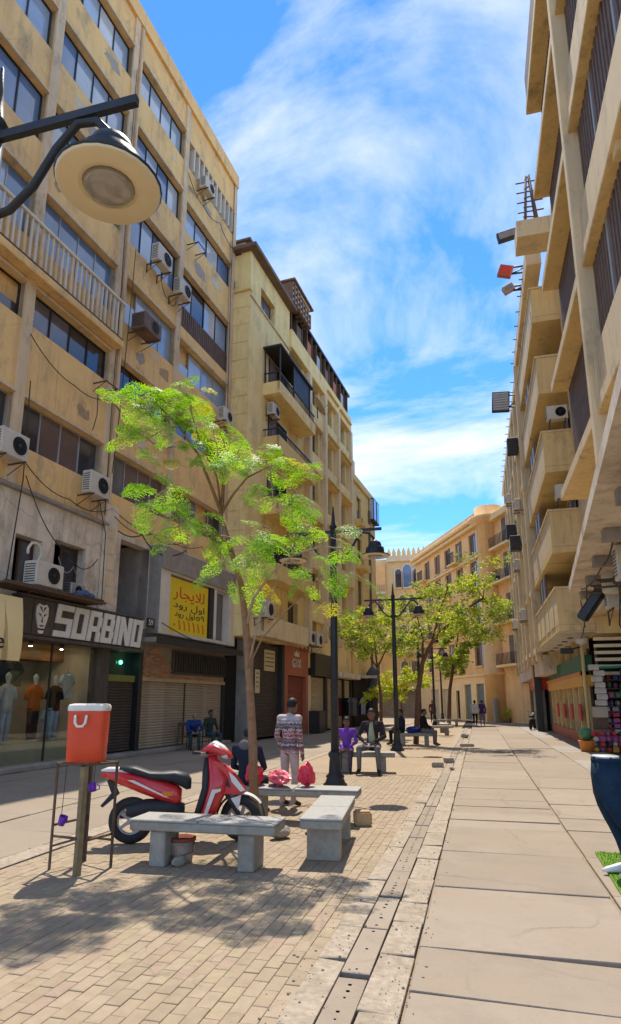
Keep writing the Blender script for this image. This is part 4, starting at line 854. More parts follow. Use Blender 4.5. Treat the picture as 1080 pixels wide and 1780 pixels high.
# ------------------------------------------------------------------ air conditioners
def make_ac(label, loc, rz, w_=0.84, h=0.6, d=0.32, case=None, frame_only=False, hung=True):
    t = thing('air_conditioner', label, 'air conditioner', loc, rz, 'air conditioners on the facades')
    case = case or M_acw
    if not frame_only:
        mb = MB(); mb.bbox((-w_ / 2, -d / 2, 0), (w_ / 2, d / 2, h), 0.02); cs_ = mb.build('case', case, t)
        mb = MB(); cx = 0.12 if w_ > 0.7 else 0.0; r = h * 0.4
        M_ = Matrix.Rotation(R(90), 4, 'X'); c = (cx, -d / 2 - 0.001, h / 2)
        mb.lathe([(r, 0.0), (r, 0.012), (r * 0.9, 0.014), (r * 0.88, 0.002)], 20, c, M=M_); mb.build('fan_ring', case, cs_)
        mb = MB(); mb.lathe([(r * 0.88, 0.003), (0.0, 0.003)], 20, c, M=M_, smooth=False); fan = mb.build('fan_opening', M_void, cs_)
        mb = MB()
        for k in range(4): mb.lathe([(r * (0.22 + 0.2 * k), 0.006), (r * (0.22 + 0.2 * k), 0.012), (r * (0.25 + 0.2 * k), 0.012), (r * (0.25 + 0.2 * k), 0.006)], 20, c, M=M_)
        for k in range(3):
            a = k * pi / 3; mb.box((-r * 0.88, -0.002, -0.008), (r * 0.88, 0.002, 0.008), M=Matrix.Translation(Vector(c) + Vector((0, -0.01, 0))) @ Matrix.Rotation(a, 4, 'Y'))
        mb.lathe([(r * 0.2, 0.004), (r * 0.18, 0.02), (0, 0.022)], 12, c, M=M_); mb.build('fan_guard', M_dk, cs_)
        mb = MB()
        for k in range(8): mb.box((-w_ / 2 - 0.004, -d / 2 + 0.05, 0.08 + k * h * 0.1), (-w_ / 2 + 0.004, d / 2 - 0.05, 0.105 + k * h * 0.1))
        mb.build('side_vent', M_dk, cs_)
    mb = MB()
    for x in (-w_ * 0.36, w_ * 0.36):
        if x > 0 and not frame_only: mb.build('bracket', M_iron, t); mb = MB()
        mb.box((x - 0.015, -d / 2 - 0.05, -0.04), (x + 0.015, d / 2 + 0.3, -0.002)); mb.box((x - 0.015, d / 2 + 0.22, -0.35), (x + 0.015, d / 2 + 0.26, -0.04))
        mb.tube([(x, -d / 2, -0.04), (x, d / 2 + 0.24, -0.33)], 0.012, 5)
    if frame_only:
        for y in (-d / 2 - 0.04, d / 2 + 0.2): mb.box((-w_ * 0.36 - 0.014, y, -0.038), (w_ * 0.36 + 0.014, y + 0.03, -0.008))
    mb.build('bracket', M_iron, t); return t
rzA = R(LDEG)
make_ac('white air conditioner hanging under the brown-curtained first-floor window', A.W(-0.25, 0.38, 7.5), rzA, 0.86, 0.68)
make_ac('grey air conditioner at the left edge above the curved cream sign', A.W(-3.5, 0.42, 7.45), rzA, 0.86, 0.66)
make_ac('air conditioner with black underside on the fourth floor nearest the lamp', A.W(2.3, 0.42, 17.05), rzA, 0.9, 0.7)
make_ac('air conditioner on the fourth floor next to the concrete pillar', A.W(3.75, 0.42, 16.75), rzA, 0.8, 0.66)
make_ac('dark brown boxed window unit below the third-floor windows', A.W(1.6, 0.45, 13.85), rzA, 1.0, 0.6, 0.55, case=M_brn)
make_ac('small air conditioner at the far end of the ochre block behind the tree', A.W(7.6, 0.4, 13.3), rzA, 0.8, 0.6)
make_ac('cluttered air conditioner under the top-floor fins', A.W(5.4, 0.35, 23.0), rzA, 0.8, 0.55)
make_ac('empty iron bracket below the second-floor strip window', A.W(0.0, 0.3, 11.2), rzA, 0.75, 0.5, 0.3, frame_only=True)
make_ac('empty iron bracket below the fifth-floor window', A.W(4.9, 0.3, 19.9), rzA, 0.9, 0.5, 0.4, frame_only=True)
make_ac('large beige air conditioner on the ledge above the lion mask', A.W(-2.15, 0.55, 4.45), rzA, 0.95, 0.62, 0.42)
make_ac('small dark condenser in the mezzanine window above the sign', A.W(-0.6, 0.2, 4.42), rzA, 0.6, 0.42, case=M_alu)
make_ac('air conditioner on the lower balcony beside the tree trunk', B.W(9.7, 1.55, 5.1), rzA, 0.9, 0.75)
make_ac('pair of stained condensers over the brick-red shop, nearer one', B.W(15.9, 1.3, 4.5), rzA, 0.8, 0.7)
make_ac('pair of stained condensers over the brick-red shop, farther one', B.W(17.1, 1.3, 4.5), rzA, 0.8, 0.7)
make_ac('air conditioner under the uppermost corner balcony', B.W(11.0, 1.2, 15.0), rzA, 0.8, 0.6)
rzR = R(270)
for k, (yy, zz_, lb) in enumerate(((36.5, 12.4, 'highest of the condensers on the receding cream block'), (40.0, 9.6, 'condenser halfway up the receding cream block'), (43.5, 15.0, 'condenser near the roof of the receding cream block'), (38.0, 6.2, 'lowest dusty condenser above the red and black sign'), (46.0, 6.6, 'condenser on the receding block beside the orange house'))):
    make_ac(lb, (2.78, yy, zz_), rzR, 0.85, 0.65)
make_ac('condenser on the side balcony of the orange corner house', (2.0, 53.3, 11.3), 0.0, 0.9, 0.7)
make_ac('condenser slung under the dirty first-floor slab on the right', (3.35, 15.4, 3.72), 0.0, 0.8, 0.6)
make_ac('condenser slung nearest the camera under the first-floor slab', (2.9, 11.9, 3.75), 0.0, 0.8, 0.62)

make_ac('condenser on the end wall of the second boxed balcony', (3.55, 23.62, 8.95), 0.0, 0.75, 0.55)
make_ac('condenser on the end wall of the third boxed balcony', (3.5, 23.62, 12.1), 0.0, 0.75, 0.55)
make_ac('condenser above the toy stall on the yellow wall', (4.6, 23.6, 5.9), 0.0, 0.8, 0.6)
# ledge of pipes carrying the mezzanine unit
lg = on(A, 'pipe_ledge', 'rusty iron ledge and pipes above the clothes-shop sign', 'ledge', -3.6, 0.1, 4.32)
MB().box((0, 0, 0), (3.6, -0.75, 0.05)).build('shelf', M_iron, lg)
MB().tube([(0.9, -0.4, 0.9), (0.9, -0.4, 1.05), (1.0, -0.4, 1.2), (1.15, -0.4, 1.23), (1.3, -0.4, 1.15), (1.33, -0.4, 0.95), (1.25, -0.4, 0.75), (1.0, -0.4, 0.65)], 0.035, 8).build('white_hose', M_wht, lg)
MB().tube([(0, -0.7, 0.06), (3.5, -0.72, 0.09)], 0.03, 6).build('pipe', M_iron, lg)
for k in range(3): MB().ell((2.75 + 0.22 * k, -0.5, 0.16 + 0.05 * (k % 2)), (0.16, 0.14, 0.12), 8, 5).build('bundle', pm('blue_cloth', (0.10, 0.15, 0.28), (0.06, 0.10, 0.2), scale=14, bump=0.5), lg)

# wires
def wire(label, pts, r=0.012, sag=0.0, m=None):
    P_ = []
    for i in range(len(pts) - 1):
        a, c = Vector(pts[i]), Vector(pts[i + 1])
        for k in range(8): t = k / 8; q = a.lerp(c, t); q.z -= sag * 4 * t * (1 - t); P_.append(q)
    P_.append(Vector(pts[-1])); o = Vector(pts[0])
    w_ = MB().tube([p - o for p in P_], r, 5, caps=False).build('cable', m or M_dk, None, loc=o); return tag(w_, label, 'cable', 'cables on the facades')
wire('black cable drooping across the cream mezzanine wall', [A.W(-2.72, 0.2, 7.3), A.W(-0.9, 0.22, 5.6), A.W(0.3, 0.2, 5.75)], 0.014, 0.35)
wire('cable running down the first-floor pillar at the left', [A.W(-2.85, 0.15, 9.9), A.W(-2.75, 0.15, 7.2), A.W(-2.95, 0.16, 4.5)], 0.016, 0.0)
wire('cable dropping from the white air conditioner', [A.W(0.15, 0.2, 7.6), A.W(0.5, 0.25, 6.6), A.W(0.62, 0.2, 4.4)], 0.014, 0.05)
wire('looped pale cable inside the dark mezzanine window', [A.W(-1.2, 0.1, 5.5), A.W(-0.6, 0.12, 5.35), A.W(-0.1, 0.1, 5.55)], 0.012, 0.3, M_alu)
wire('tangle of wires over the dark stairwell opening', [A.W(0.9, 0.4, 6.75), A.W(2.0, 0.5, 6.9), A.W(3.1, 0.5, 6.5), A.W(4.5, 0.65, 6.95)], 0.02, 0.12)
wire('second wire over the dark stairwell opening', [A.W(0.8, 0.3, 7.2), A.W(2.4, 0.6, 7.0), A.W(4.3, 0.66, 7.2)], 0.014, 0.2)
for lb, q, sg in (('cable slung across the second-floor wall below the balcony', [(-3.0, 11.2), (-1.2, 10.6), (0.5, 11.0), (2.5, 10.5), (4.2, 10.9)], 0.18), ('thin cable running down beside the brown boxed unit', [(1.15, 17.0), (1.05, 14.0), (0.9, 10.6), (0.75, 8.6)], 0.0),
                   ('cable dropping from the roof along the far pillar', [(8.3, 26.2), (8.25, 20.0), (8.3, 14.0), (8.2, 8.0)], 0.0), ('cable looped between the fourth-floor condensers', [(2.7, 17.0), (3.3, 16.5), (3.8, 16.7)], 0.25),
                   ('cable hanging in the middle of the fifth-floor wall', [(4.2, 23.0), (5.5, 22.5), (7.0, 22.9), (8.4, 22.6)], 0.2), ('long sagging cable under the first-floor windows', [(-2.9, 7.8), (-1.0, 7.2), (0.9, 7.5), (3.8, 7.35), (6.5, 7.6), (8.6, 7.3)], 0.22),
                   ('cable climbing the second pillar from the stairwell', [(0.55, 7.2), (0.5, 11.0), (0.53, 15.0), (0.48, 19.0), (0.5, 24.0)], 0.0), ('cable dangling from the empty second-floor bracket', [(-0.2, 11.1), (-0.15, 10.2), (-0.3, 9.6)], 0.03)):
    wire(lb, [A.W(a_, 0.13, z_) for a_, z_ in q], 0.014, sg)
wire('cable along the edge of the white framed window box', [A.W(3.3, 0.56, 4.2), A.W(6.0, 0.6, 3.75), A.W(8.9, 0.62, 3.7)], 0.016, 0.05)
for k, (q, lb) in enumerate(([[(3.2, 15.0, 4.3), (2.9, 14.0, 3.2), (2.95, 13.0, 2.9)], 'loose wire hanging below the dirty slab on the right'], [[(2.6, 15.5, 4.35), (2.7, 16.5, 3.9), (2.75, 18.0, 3.3)], 'wire trailing from the slab towards the street lamp'], [[(2.35, 11.0, 4.38), (2.5, 13.0, 4.25), (2.55, 16.0, 4.3)], 'wire strung along the underside of the first-floor slab'], [[(3.7, 23.8, 6.3), (3.75, 23.75, 4.9), (3.8, 23.7, 4.2)], 'thin wire hanging down the yellow balcony end wall'])): wire(lb, q, 0.016, 0.12)
pr = thing('pipe_rack', 'iron pipe rack with clutter under the dirty slab on the right', 'pipes', (2.75, 14.3, 4.05))
for k in range(5): MB().tube([(-0.2, k * 0.35 - 0.6, 0.1 * (k % 2)), (1.4, k * 0.35 - 0.6, 0.05 + 0.1 * (k % 2))], 0.025, 6).build('pipe', M_iron, pr)
for k in range(3): MB().tube([(0.2 + k * 0.5, -0.8, 0.05), (0.25 + k * 0.5, 1.2, 0.12)], 0.022, 6).build('pipe', M_dk, pr)
for (x, y, z, lb) in ((2.72, 15.6, 3.92, 'long black floodlight on the slab over the toy stall'), (3.0, 12.9, 4.25, 'round-backed black floodlight at the right picture edge')):
    fl = thing('floodlight', lb, 'floodlight', (x, y, z), R(-25)); MB().bbox((-0.5, -0.12, -0.14), (0.5, 0.12, 0.12), 0.05, M=Matrix.Rotation(R(-52), 4, 'Y')).build('housing', M_blk, fl); MB().tube([(0.2, 0, 0.1), (0.25, 0, 0.4)], 0.03, 6).build('arm', M_iron, fl)
mt = thing('junction_box', 'grimy white meter box under the slab', 'meter box', (2.95, 14.6, 3.95)); MB().lathe([(0.17, 0), (0.2, 0.05), (0.2, 0.5), (0.12, 0.58)], 14).build('drum', M_acw, mt); MB().tube([(0, 0, 0.55), (0.05, 0.1, 0.9)], 0.03, 6).build('conduit', M_iron, mt)

# roof clutter on the right
ms = thing('lattice_mast', 'short lattice mast on the roof edge at the right', 'mast', (2.98, 22.0, 19.4)); mm = MB()
for k in range(4): a = k * pi / 2 + pi / 4; mm.tube([(0.32 * cos(a), 0.32 * sin(a), 0), (0.08 * cos(a), 0.08 * sin(a), 2.3)], 0.045, 5)
mm.build('mast_leg', M_brn, ms); mm = MB()
for k in range(5):
    z = 0.3 + k * 0.45; mm.tube([(-0.45, 0, z), (0.5, 0, z)], 0.03, 5); rr_ = 0.32 - 0.24 * z / 2.3; mm.tube([(-rr_, -rr_, z), (rr_, rr_, z + 0.4)], 0.03, 5)
mm.build('cross_bar', M_brn, ms); box('footing', (-0.6, -0.5, -0.7), (0.7, 0.6, 0.0), M_plR, ms)
def hang_sign(name, label, loc, sx, sz, m, tilt):
    t = thing(name, label, 'sign', loc); MB().bbox((-sx / 2, -0.12, -sz / 2), (sx / 2, 0.12, sz / 2), 0.02, M=Matrix.Rotation(tilt, 4, 'Y')).build('panel', m, t)
    MB().box((-sx / 2 + 0.06, -0.125, -sz / 2 + 0.06), (sx / 2 - 0.06, -0.121, sz / 2 - 0.06), M=Matrix.Rotation(tilt, 4, 'Y')).build('face', M_grey if m is not M_red else M_redink, t)
    mb = MB(); mb.tube([(sx / 2 - 0.05, 0, sz * 0.3), (sx / 2 + 0.75, 0.05, sz * 0.3)], 0.045, 5); mb.tube([(sx / 2 - 0.05, 0, -sz * 0.3), (sx / 2 + 0.75, 0.05, -sz * 0.3)], 0.045, 5); mb.tube([(sx / 2 - 0.05, 0, -sz * 0.3), (sx / 2 + 0.7, 0.05, sz * 0.3)], 0.03, 5); mb.build('arm', M_dk, t); return t
hang_sign('projecting_sign', 'dark board jutting from the roof edge below the mast', (2.35, 24.0, 20.85), 1.0, 0.42, M_dk, R(-10))
hang_sign('projecting_sign', 'faded red box sign jutting from the roof edge', (2.25, 26.0, 20.6), 0.6, 0.55, M_red, R(20)); hang_sign('projecting_sign', 'small pink box sign under the red one', (2.35, 26.3, 19.9), 0.5, 0.35, pm('faded_rose', (0.55, 0.33, 0.3), None), R(-25))
lvs = hang_sign('projecting_sign', 'slatted dark grey sign standing out from the receding block', (2.15, 34.0, 18.15), 0.95, 1.2, M_dk, R(4))
for k in range(7): box('slat', (-0.42, -0.14, -0.5 + k * 0.15), (0.42, -0.126, -0.42 + k * 0.15), M_alu, lvs)
for k in range(22):
    y = 25.5 + k * 1.2; rod = MB().tube([(0.25, 0, 0), (-0.12, 0, 0.02)], 0.025, 5).build('roof_rod', M_dk, Rb.root if y < 33 else Rc.root); q = (by(y) if y < 33 else cy_(y)); rod.location = (q, rx(2.85), 19.7 if y < 33 else 19.2); rod.rotation_euler = (0, 0, R(-90))
dsh = thing('satellite_dish', 'rusty satellite dish on the yellow block balcony', 'dish', B.W(16.4, 1.6, 17.6), R(LDEG + 20)); MB().lathe([(0.0, 0.0), (0.35, 0.05), (0.6, 0.16), (0.62, 0.17), (0.6, 0.19), (0.35, 0.08), (0.0, 0.03)], 20, (0, 0, 0.4), M=Matrix.Rotation(R(60), 4, 'X')).build('reflector', M_pil, dsh); MB().tube([(0, 0, -0.3), (0, 0, 0.4)], 0.03, 6).tube([(0, -0.1, 0.1), (0, -0.6, 0.55)], 0.02, 5).build('stand', M_iron, dsh)
for k, (u_, z_, lb) in enumerate(((2.72, 12.2, 'dark box hung on the receding block, upper'), (2.7, 10.6, 'dark box hung on the receding block, lower'), (2.72, 15.6, 'dark box near the roof of the receding block'))):
    t = thing('meter_cabinet', lb, 'cabinet', (u_, 42.0 - k * 3.2, z_)); MB().bbox((-0.3, -0.3, 0), (0.3, 0.3, 0.9), 0.02).build('case', M_dk, t); MB().box((0.25, -0.05, 0.3), (0.5, 0.05, 0.4)).build('bracket', M_iron, t)

# ------------------------------------------------------------------ street lamps
M_lampin = pm('lamp_reflector', (0.72, 0.60, 0.38), (0.66, 0.53, 0.32), scale=3, rough=0.5, bump=0.03, stain=0.35, stain_col=(0.45, 0.36, 0.22), stain_scale=3)
M_lens = pm('lamp_lens', (0.36, 0.31, 0.24), (0.24, 0.21, 0.17), scale=6, rough=0.15, bump=0.1, spec=0.6, coat=0.5)
M_pole = pm('lamp_black', (0.028, 0.03, 0.034), (0.018, 0.02, 0.022), scale=7, rough=0.5, bump=0.1, stain=0.3, stain_col=(0.10, 0.09, 0.08))
def make_lamp(label, loc, rz=0.0):
    t = thing('street_lamp', label, 'street lamp', loc, rz, 'double-armed black street lamps')
    MB().lathe([(0.24, 0), (0.24, 0.05), (0.2, 0.08), (0.17, 0.16), (0.19, 0.2), (0.13, 0.25), (0.11, 0.55), (0.135, 0.58), (0.135, 0.64), (0.09, 0.68)], 18).build('base', M_pole, t)
    MB().tube([(0, 0, 0.6), (0, 0, 2.9), (0, 0, 5.3)], [0.085, 0.075, 0.065], 14).build('pole', M_pole, t)
    MB().lathe([(0.066, 4.55), (0.1, 4.58), (0.1, 4.66), (0.066, 4.7)], 14).build('collar', M_pole, t)
    MB().lathe([(0.06, 5.3), (0.085, 5.34), (0.05, 5.4), (0.03, 5.6), (0.012, 5.8), (0, 5.82)], 12).build('finial', M_pole, t)
    MB().box((-1.05, -0.02, 5.2), (1.05, 0.02, 5.26)).build('cross_bar', M_pole, t)
    for sg in (-1, 1):
        pts = [(sg * 0.06, 0, 4.62), (sg * 0.2, 0, 4.64), (sg * 0.36, 0, 4.78), (sg * 0.5, 0, 5.02), (sg * 0.64, 0, 5.17), (sg * 0.78, 0, 5.15), (sg * 0.87, 0, 5.04), (sg * 0.9, 0, 4.92)]
        MB().tube(pts, 0.026, 8).build('arm', M_pole, t)
        hd = MB().lathe([(0.03, 5.0), (0.045, 4.98), (0.12, 4.94), (0.14, 4.88), (0.135, 4.85), (0.19, 4.82), (0.2, 4.72), (0.19, 4.69), (0.3, 4.665), (0.31, 4.655), (0.3, 4.645), (0.2, 4.652)], 26, (sg * 0.9, 0, 0)).build('lamp_head', M_pole, t)
        MB().lathe([(0.302, 4.642), (0.29, 4.630), (0.18, 4.64), (0.165, 4.634), (0.155, 4.66)], 26, (sg * 0.9, 0, 0)).build('reflector', M_lampin, hd)
        MB().lathe([(0.156, 4.645), (0.13, 4.61), (0.08, 4.59), (0.0, 4.583)], 20, (sg * 0.9, 0, 0)).build('lens', M_lens, hd)
    return t
make_lamp('nearest street lamp, its cream reflector overhead at the upper left', (-2.86, 2.72, 0))
make_lamp('black street lamp standing by the stone bench beside the standing man', (-2.84, 12.7, 0))
make_lamp('black street lamp just past the two seated people', (-2.78, 22.2, 0))
make_lamp('street lamp half hidden behind the leaning tree trunk', (-2.95, 33.5, 0))
make_lamp('distant street lamp beyond the far benches', (-2.95, 44.5, 0))
make_lamp('farthest street lamp near the orange house', (-2.95, 54.0, 0))

# ------------------------------------------------------------------ benches
def make_bench(label, loc, rz, L=1.55, D_=0.44, top=0.46, m=None):
    t = thing('stone_bench', label, 'bench', loc, rz, 'stone slab benches'); m = m or M_stone
    mb = MB(); mb.bbox((-L / 2, -D_ / 2, top - 0.11), (L / 2, D_ / 2, top - 0.022), 0.012); mb.build('seat', M_stoneD, t)
    a = -L / 2 - 0.006
    for k, (p, q) in enumerate(((0, 0.48), (0.49, 1.0))): MB().bbox((a + p * (L + 0.012), -D_ / 2 - 0.006, top - 0.0215), (a + q * (L + 0.012), D_ / 2 + 0.006, top), 0.006).build('top_stone', m, t)
    for sx in (-1, 1): MB().bbox((sx * (L / 2 - 0.3) - 0.085, -D_ / 2 + 0.04, 0), (sx * (L / 2 - 0.3) + 0.085, D_ / 2 - 0.04, top - 0.112), 0.012).build('leg', M_stoneD, t)
    return t
make_bench('stone bench in front of the red scooter with a bucket under it', (-2.8, 6.42, 0), R(2.5))
make_bench('stone bench on the right side of the young tree', (-1.74, 7.5, 0), R(96), 1.65)
make_bench('stone bench behind the young tree with red bags on it', (-2.55, 9.0, 0), R(3), 1.75)
make_bench('stone bench under the two people past the first lamp', (-2.75, 15.45, 0), R(8), 1.5)
make_bench('stone bench beside the leaning tree with dark figures', (-2.45, 25.0, 0), R(4), 1.5)
make_bench('far stone bench, nearer one beyond the leaning tree', (-2.1, 32.6, 0), R(10), 1.6)
make_bench('far stone bench, middle one beyond the leaning tree', (-1.9, 36.2, 0), R(88), 1.8)
make_bench('farthest stone bench in the middle of the street', (-2.1, 44.0, 0), R(5), 1.8)

# ------------------------------------------------------------------ water cooler on its stand
M_cool = pm('cooler_red', (0.72, 0.075, 0.022), (0.64, 0.06, 0.018), scale=5, rough=0.45, bump=0.03, spec=0.4, stain=0.2, stain_col=(0.45, 0.06, 0.03), stain_scale=4)
M_cwht = pm('cooler_white', (0.78, 0.73, 0.64), (0.68, 0.62, 0.52), scale=5, rough=0.5, bump=0.03)
stc = (-3.99, 5.99); srz = R(-20)
stn = thing('cooler_stand', 'rusty angle-iron stand holding the red water cooler', 'stand', (*stc, 0), srz)
hs = 0.21
for (sx, sy) in ((-1, -1), (1, -1), (1, 1), (-1, 1)):
    mb = MB(); w2 = 0.017 if not (sx == 1 and sy == -1) else 0.03
    M_ = Matrix.Translation((sx * hs, sy * hs, 0)); mb.box((-w2 * sx, -0.004, 0), (w2 * sx, 0.004, 1.01), M=M_); mb.box((-0.004 + sx * w2, -sy * w2 * 1.6, 0), (0.004 + sx * w2, 0.004, 1.01), M=M_)
    mb.build('leg', M_iron if not (sx == 1 and sy == -1) else pm('old_timber', (0.27, 0.20, 0.10), (0.17, 0.12, 0.06), scale=9, bump=0.5), stn)
mb = MB(); MB_ = [(-hs, -hs, hs, -hs), (-hs, hs, hs, hs), (-hs, -hs, -hs, hs), (hs, -hs, hs, hs)]
for i, (x0, y0, x1, y1) in enumerate(MB_):
    mb = MB(); mb.bbox((min(x0, x1) - 0.015, min(y0, y1) - 0.015, 1.012), (max(x0, x1) + 0.015, max(y0, y1) + 0.015, 1.032 + 0.001 * i), 0.004); mb.build('top_rail', M_iron, stn)
    mb = MB(); zc = (0.32, 0.24, 0.42, 0.3)[i]; mb.tube([(x0, y0, zc), (x1, y1, zc + 0.02)], 0.013, 6); mb.build('cross_bar', M_iron, stn)
MB().tube([(-hs, -hs, 0.22), (hs, -hs, 0.34)], 0.012, 6).build('cross_bar', M_iron, stn)
def rsq(h, n=4, k=5):   # rounded square section
    return [(math.copysign(abs(cos(t)) ** (2 / k), cos(t)) * h, math.copysign(abs(sin(t)) ** (2 / k), sin(t)) * h) for t in [2 * pi * i / 32 for i in range(32)]]
def rs_stack(mb, secs, m=0):
    vs = []; n = 32
    for (h, z) in secs: vs += [(x, y, z) for x, y in rsq(h)]
    fs = [(i * n + k, i * n + (k + 1) % n, (i + 1) * n + (k + 1) % n, (i + 1) * n + k) for i in range(len(secs) - 1) for k in range(n)]
    mb.add(vs, fs, m, True); o = len(mb.v) - len(vs); mb.f += [tuple(o + k for k in range(n))[::-1], tuple(o + (len(secs) - 1) * n + k for k in range(n))]; mb.m += [m, m]; mb.sm += [False, False]
cl_ = thing('water_cooler', 'red water cooler with white lid and handle on the iron stand', 'cooler', (stc[0] - 0.02, stc[1], 1.034), R(24))
mb = MB(); rs_stack(mb, [(0.172, 0), (0.186, 0.02), (0.192, 0.2), (0.198, 0.5), (0.199, 0.515)]); mb.build('body', M_cool, cl_)
mb = MB(); rs_stack(mb, [(0.2, 0.516), (0.205, 0.522), (0.205, 0.56), (0.19, 0.585), (0.15, 0.592), (0.1, 0.59)]); mb.build('lid', M_cwht, cl_)
mb = MB(); mb.tube([(-0.10, -0.2, 0.47), (-0.10, -0.235, 0.465), (-0.095, -0.25, 0.40), (-0.07, -0.255, 0.365), (-0.02, -0.255, 0.365), (0.005, -0.25, 0.40), (0.01, -0.235, 0.465), (0.01, -0.2, 0.47)], 0.014, 8); mb.build('handle', M_cwht, cl_)
M_pur = pm('purple_plastic', (0.17, 0.03, 0.36), (0.13, 0.02, 0.28), scale=5, rough=0.35, bump=0.02)
for (p, top, lb, tl) in (((-4.12, 5.80, 0.44), (-4.09, 5.80, 1.4), 'purple plastic cup dangling low on a string from the cooler', R(20)), ((-3.80, 5.83, 0.76), (-3.80, 5.84, 1.02), 'purple plastic cup hanging behind the timber leg of the stand', R(-15))):
    cu = thing('purple_cup', lb, 'cup', p); mb = MB(); mb.lathe([(0.0, 0.0), (0.034, 0.0), (0.043, 0.09), (0.040, 0.09), (0.032, 0.006), (0.0, 0.006)], 14, M=Matrix.Rotation(tl, 4, 'Y')); mb.build('cup', M_pur, cu)
    mb = MB(); mb.tube([(0.04, 0, 0.02), (0.07, 0, 0.03), (0.07, 0, 0.06), (0.045, 0, 0.075)], 0.006, 6); mb.build('handle', M_pur, cu); MB().tube([(0.0, 0, 0.08), tuple(Vector(top) - Vector(p))], 0.0035, 5).build('string', M_dk, cu)

# ------------------------------------------------------------------ stones, bucket, litter
def rock(name, label, loc, r, m, seed, cat='stone', sx=1, sy=1, sz=0.7, box_=False):
    bm = bmesh.new()
    if box_: bmesh.ops.create_cube(bm, size=1.6); bmesh.ops.bevel(bm, geom=bm.edges[:], offset=0.16, segments=2, affect='EDGES'); bmesh.ops.subdivide_edges(bm, edges=bm.edges[:], cuts=1)
    else: bmesh.ops.create_icosphere(bm, subdivisions=4 if cat in ('bag', 'cloth', 'bundle') else 3, radius=1)
    for v in bm.verts:
        n = noise.noise(v.co * 1.3 + Vector((seed, 0, 0))) * 0.28 + noise.noise(v.co * 4 + Vector((seed, 5, 0))) * 0.08
        if cat in ('bag', 'cloth', 'bundle'): n = n + noise.noise(v.co * 2.1 + Vector((seed, 9, 1))) * 0.28 + abs(noise.noise(v.co * 3.3 + Vector((seed, 3, 1)))) * 0.16
        v.co *= (1 + (n if not box_ else n * 0.35)); v.co = Vector((v.co.x * r * sx, v.co.y * r * sy, v.co.z * r * sz))
    zmin = min(v.co.z for v in bm.verts)
    for v in bm.verts: v.co.z -= zmin + 0.004
    me = bpy.data.meshes.new(name); bm.to_mesh(me); bm.free(); me.materials.append(m); o = ob(name, me, None, loc, (0, 0, seed)); return tag(o, label, cat)
M_rk = pm('tan_stone', (0.50, 0.34, 0.18), (0.38, 0.25, 0.13), scale=9, bump=0.6, bscale=30, stain=0.3, stain_col=(0.2, 0.13, 0.07), stain_scale=5)
rock('stone_block', 'rough tan stone block lying beside the right-hand bench', (-1.62, 8.95, 0), 0.13, M_rk, 0.3, sx=1.15, sz=0.9, box_=True)
rock('rubble_stone', 'rubble lump under the bench on the right of the tree', (-2.1, 8.3, 0), 0.15, M_stoneD, 1.7, sx=1.4)
rock('rubble_stone', 'small flat rubble lump beside the tree foot', (-2.45, 7.85, 0), 0.1, M_stoneD, 4.2, sx=1.5)
rock('broken_kerb', 'broken kerb piece on the drain, nearest of the loose blocks', (-1.1, 17.0, 0), 0.11, M_stoneD, 0.1, sx=1.7, sz=0.7, box_=True)
rock('broken_kerb', 'dark loose block right behind the nearest kerb piece', (-0.88, 18.3, 0), 0.13, M_grey, 0.6, sx=1.2, sz=0.6, box_=True)
rock('broken_kerb', 'small chip of stone on the drain line', (-0.72, 16.4, 0), 0.06, M_grey, 2.2, sx=1.4)
rock('broken_kerb', 'flat slab piece lying in the leaf shadow', (-0.5, 24.8, 0), 0.17, M_stoneD, 0.2, sx=1.8, sz=0.4, box_=True)
rock('broken_kerb', 'dark stone balanced beyond the leaf shadow', (-0.7, 30.5, 0), 0.16, M_grey, 3.1, sx=1.2)
bk = thing('paint_bucket', 'grimy paint bucket with a red rim under the front bench', 'bucket', (-3.12, 6.5, 0)); mb = MB(); mb.lathe([(0.0, 0.004), (0.11, 0.0), (0.135, 0.21)], 18); mb.build('tub', pm('grimy_bucket', (0.42, 0.33, 0.25), (0.25, 0.17, 0.12), scale=9, stain=0.5), bk); MB().lathe([(0.136, 0.21), (0.145, 0.215), (0.145, 0.245), (0.125, 0.25), (0.12, 0.2)], 18).build('rim', pm('red_brown_rim', (0.30, 0.08, 0.05), None), bk)
MB().tube([(-0.14, 0, 0.22), (-0.15, -0.06, 0.12), (0, -0.16, 0.06), (0.15, -0.06, 0.12), (0.14, 0, 0.22)], 0.005, 5).build('handle', M_iron, bk)
rock('plaster_lump', 'pale pointed lump of plaster against the bucket', (-3.06, 6.30, 0), 0.05, M_stoneD, 2.6, sx=0.8, sy=1.5, sz=1.0)
M_rbag = pm('red_plastic', (0.70, 0.025, 0.06), (0.58, 0.02, 0.05), scale=6, rough=0.3, bump=0.6, bscale=14, spec=0.5)
M_rbag2 = pm('red_white_plastic', (0.70, 0.02, 0.06), (0.72, 0.25, 0.28), scale=3, rough=0.35, bump=0.6, bscale=14, spec=0.5)
rock('red_bag', 'crumpled red and white plastic bag on the bench behind the tree', (-2.85, 9.02, 0.462), 0.14, M_rbag2, 5.3, 'bag', sx=2.0, sy=0.9, sz=0.72)
rock('red_bag', 'upright red plastic bag at the right of the crumpled one', (-2.44, 9.05, 0.462), 0.13, M_rbag, 7.1, 'bag', sx=0.85, sy=0.75, sz=1.15)
rock('red_bag', 'red folded cloth between the tree trunk and the seated figure', (-3.2, 8.95, 0.462), 0.14, M_rbag, 2.9, 'bag', sx=0.9, sy=0.9, sz=1.0)

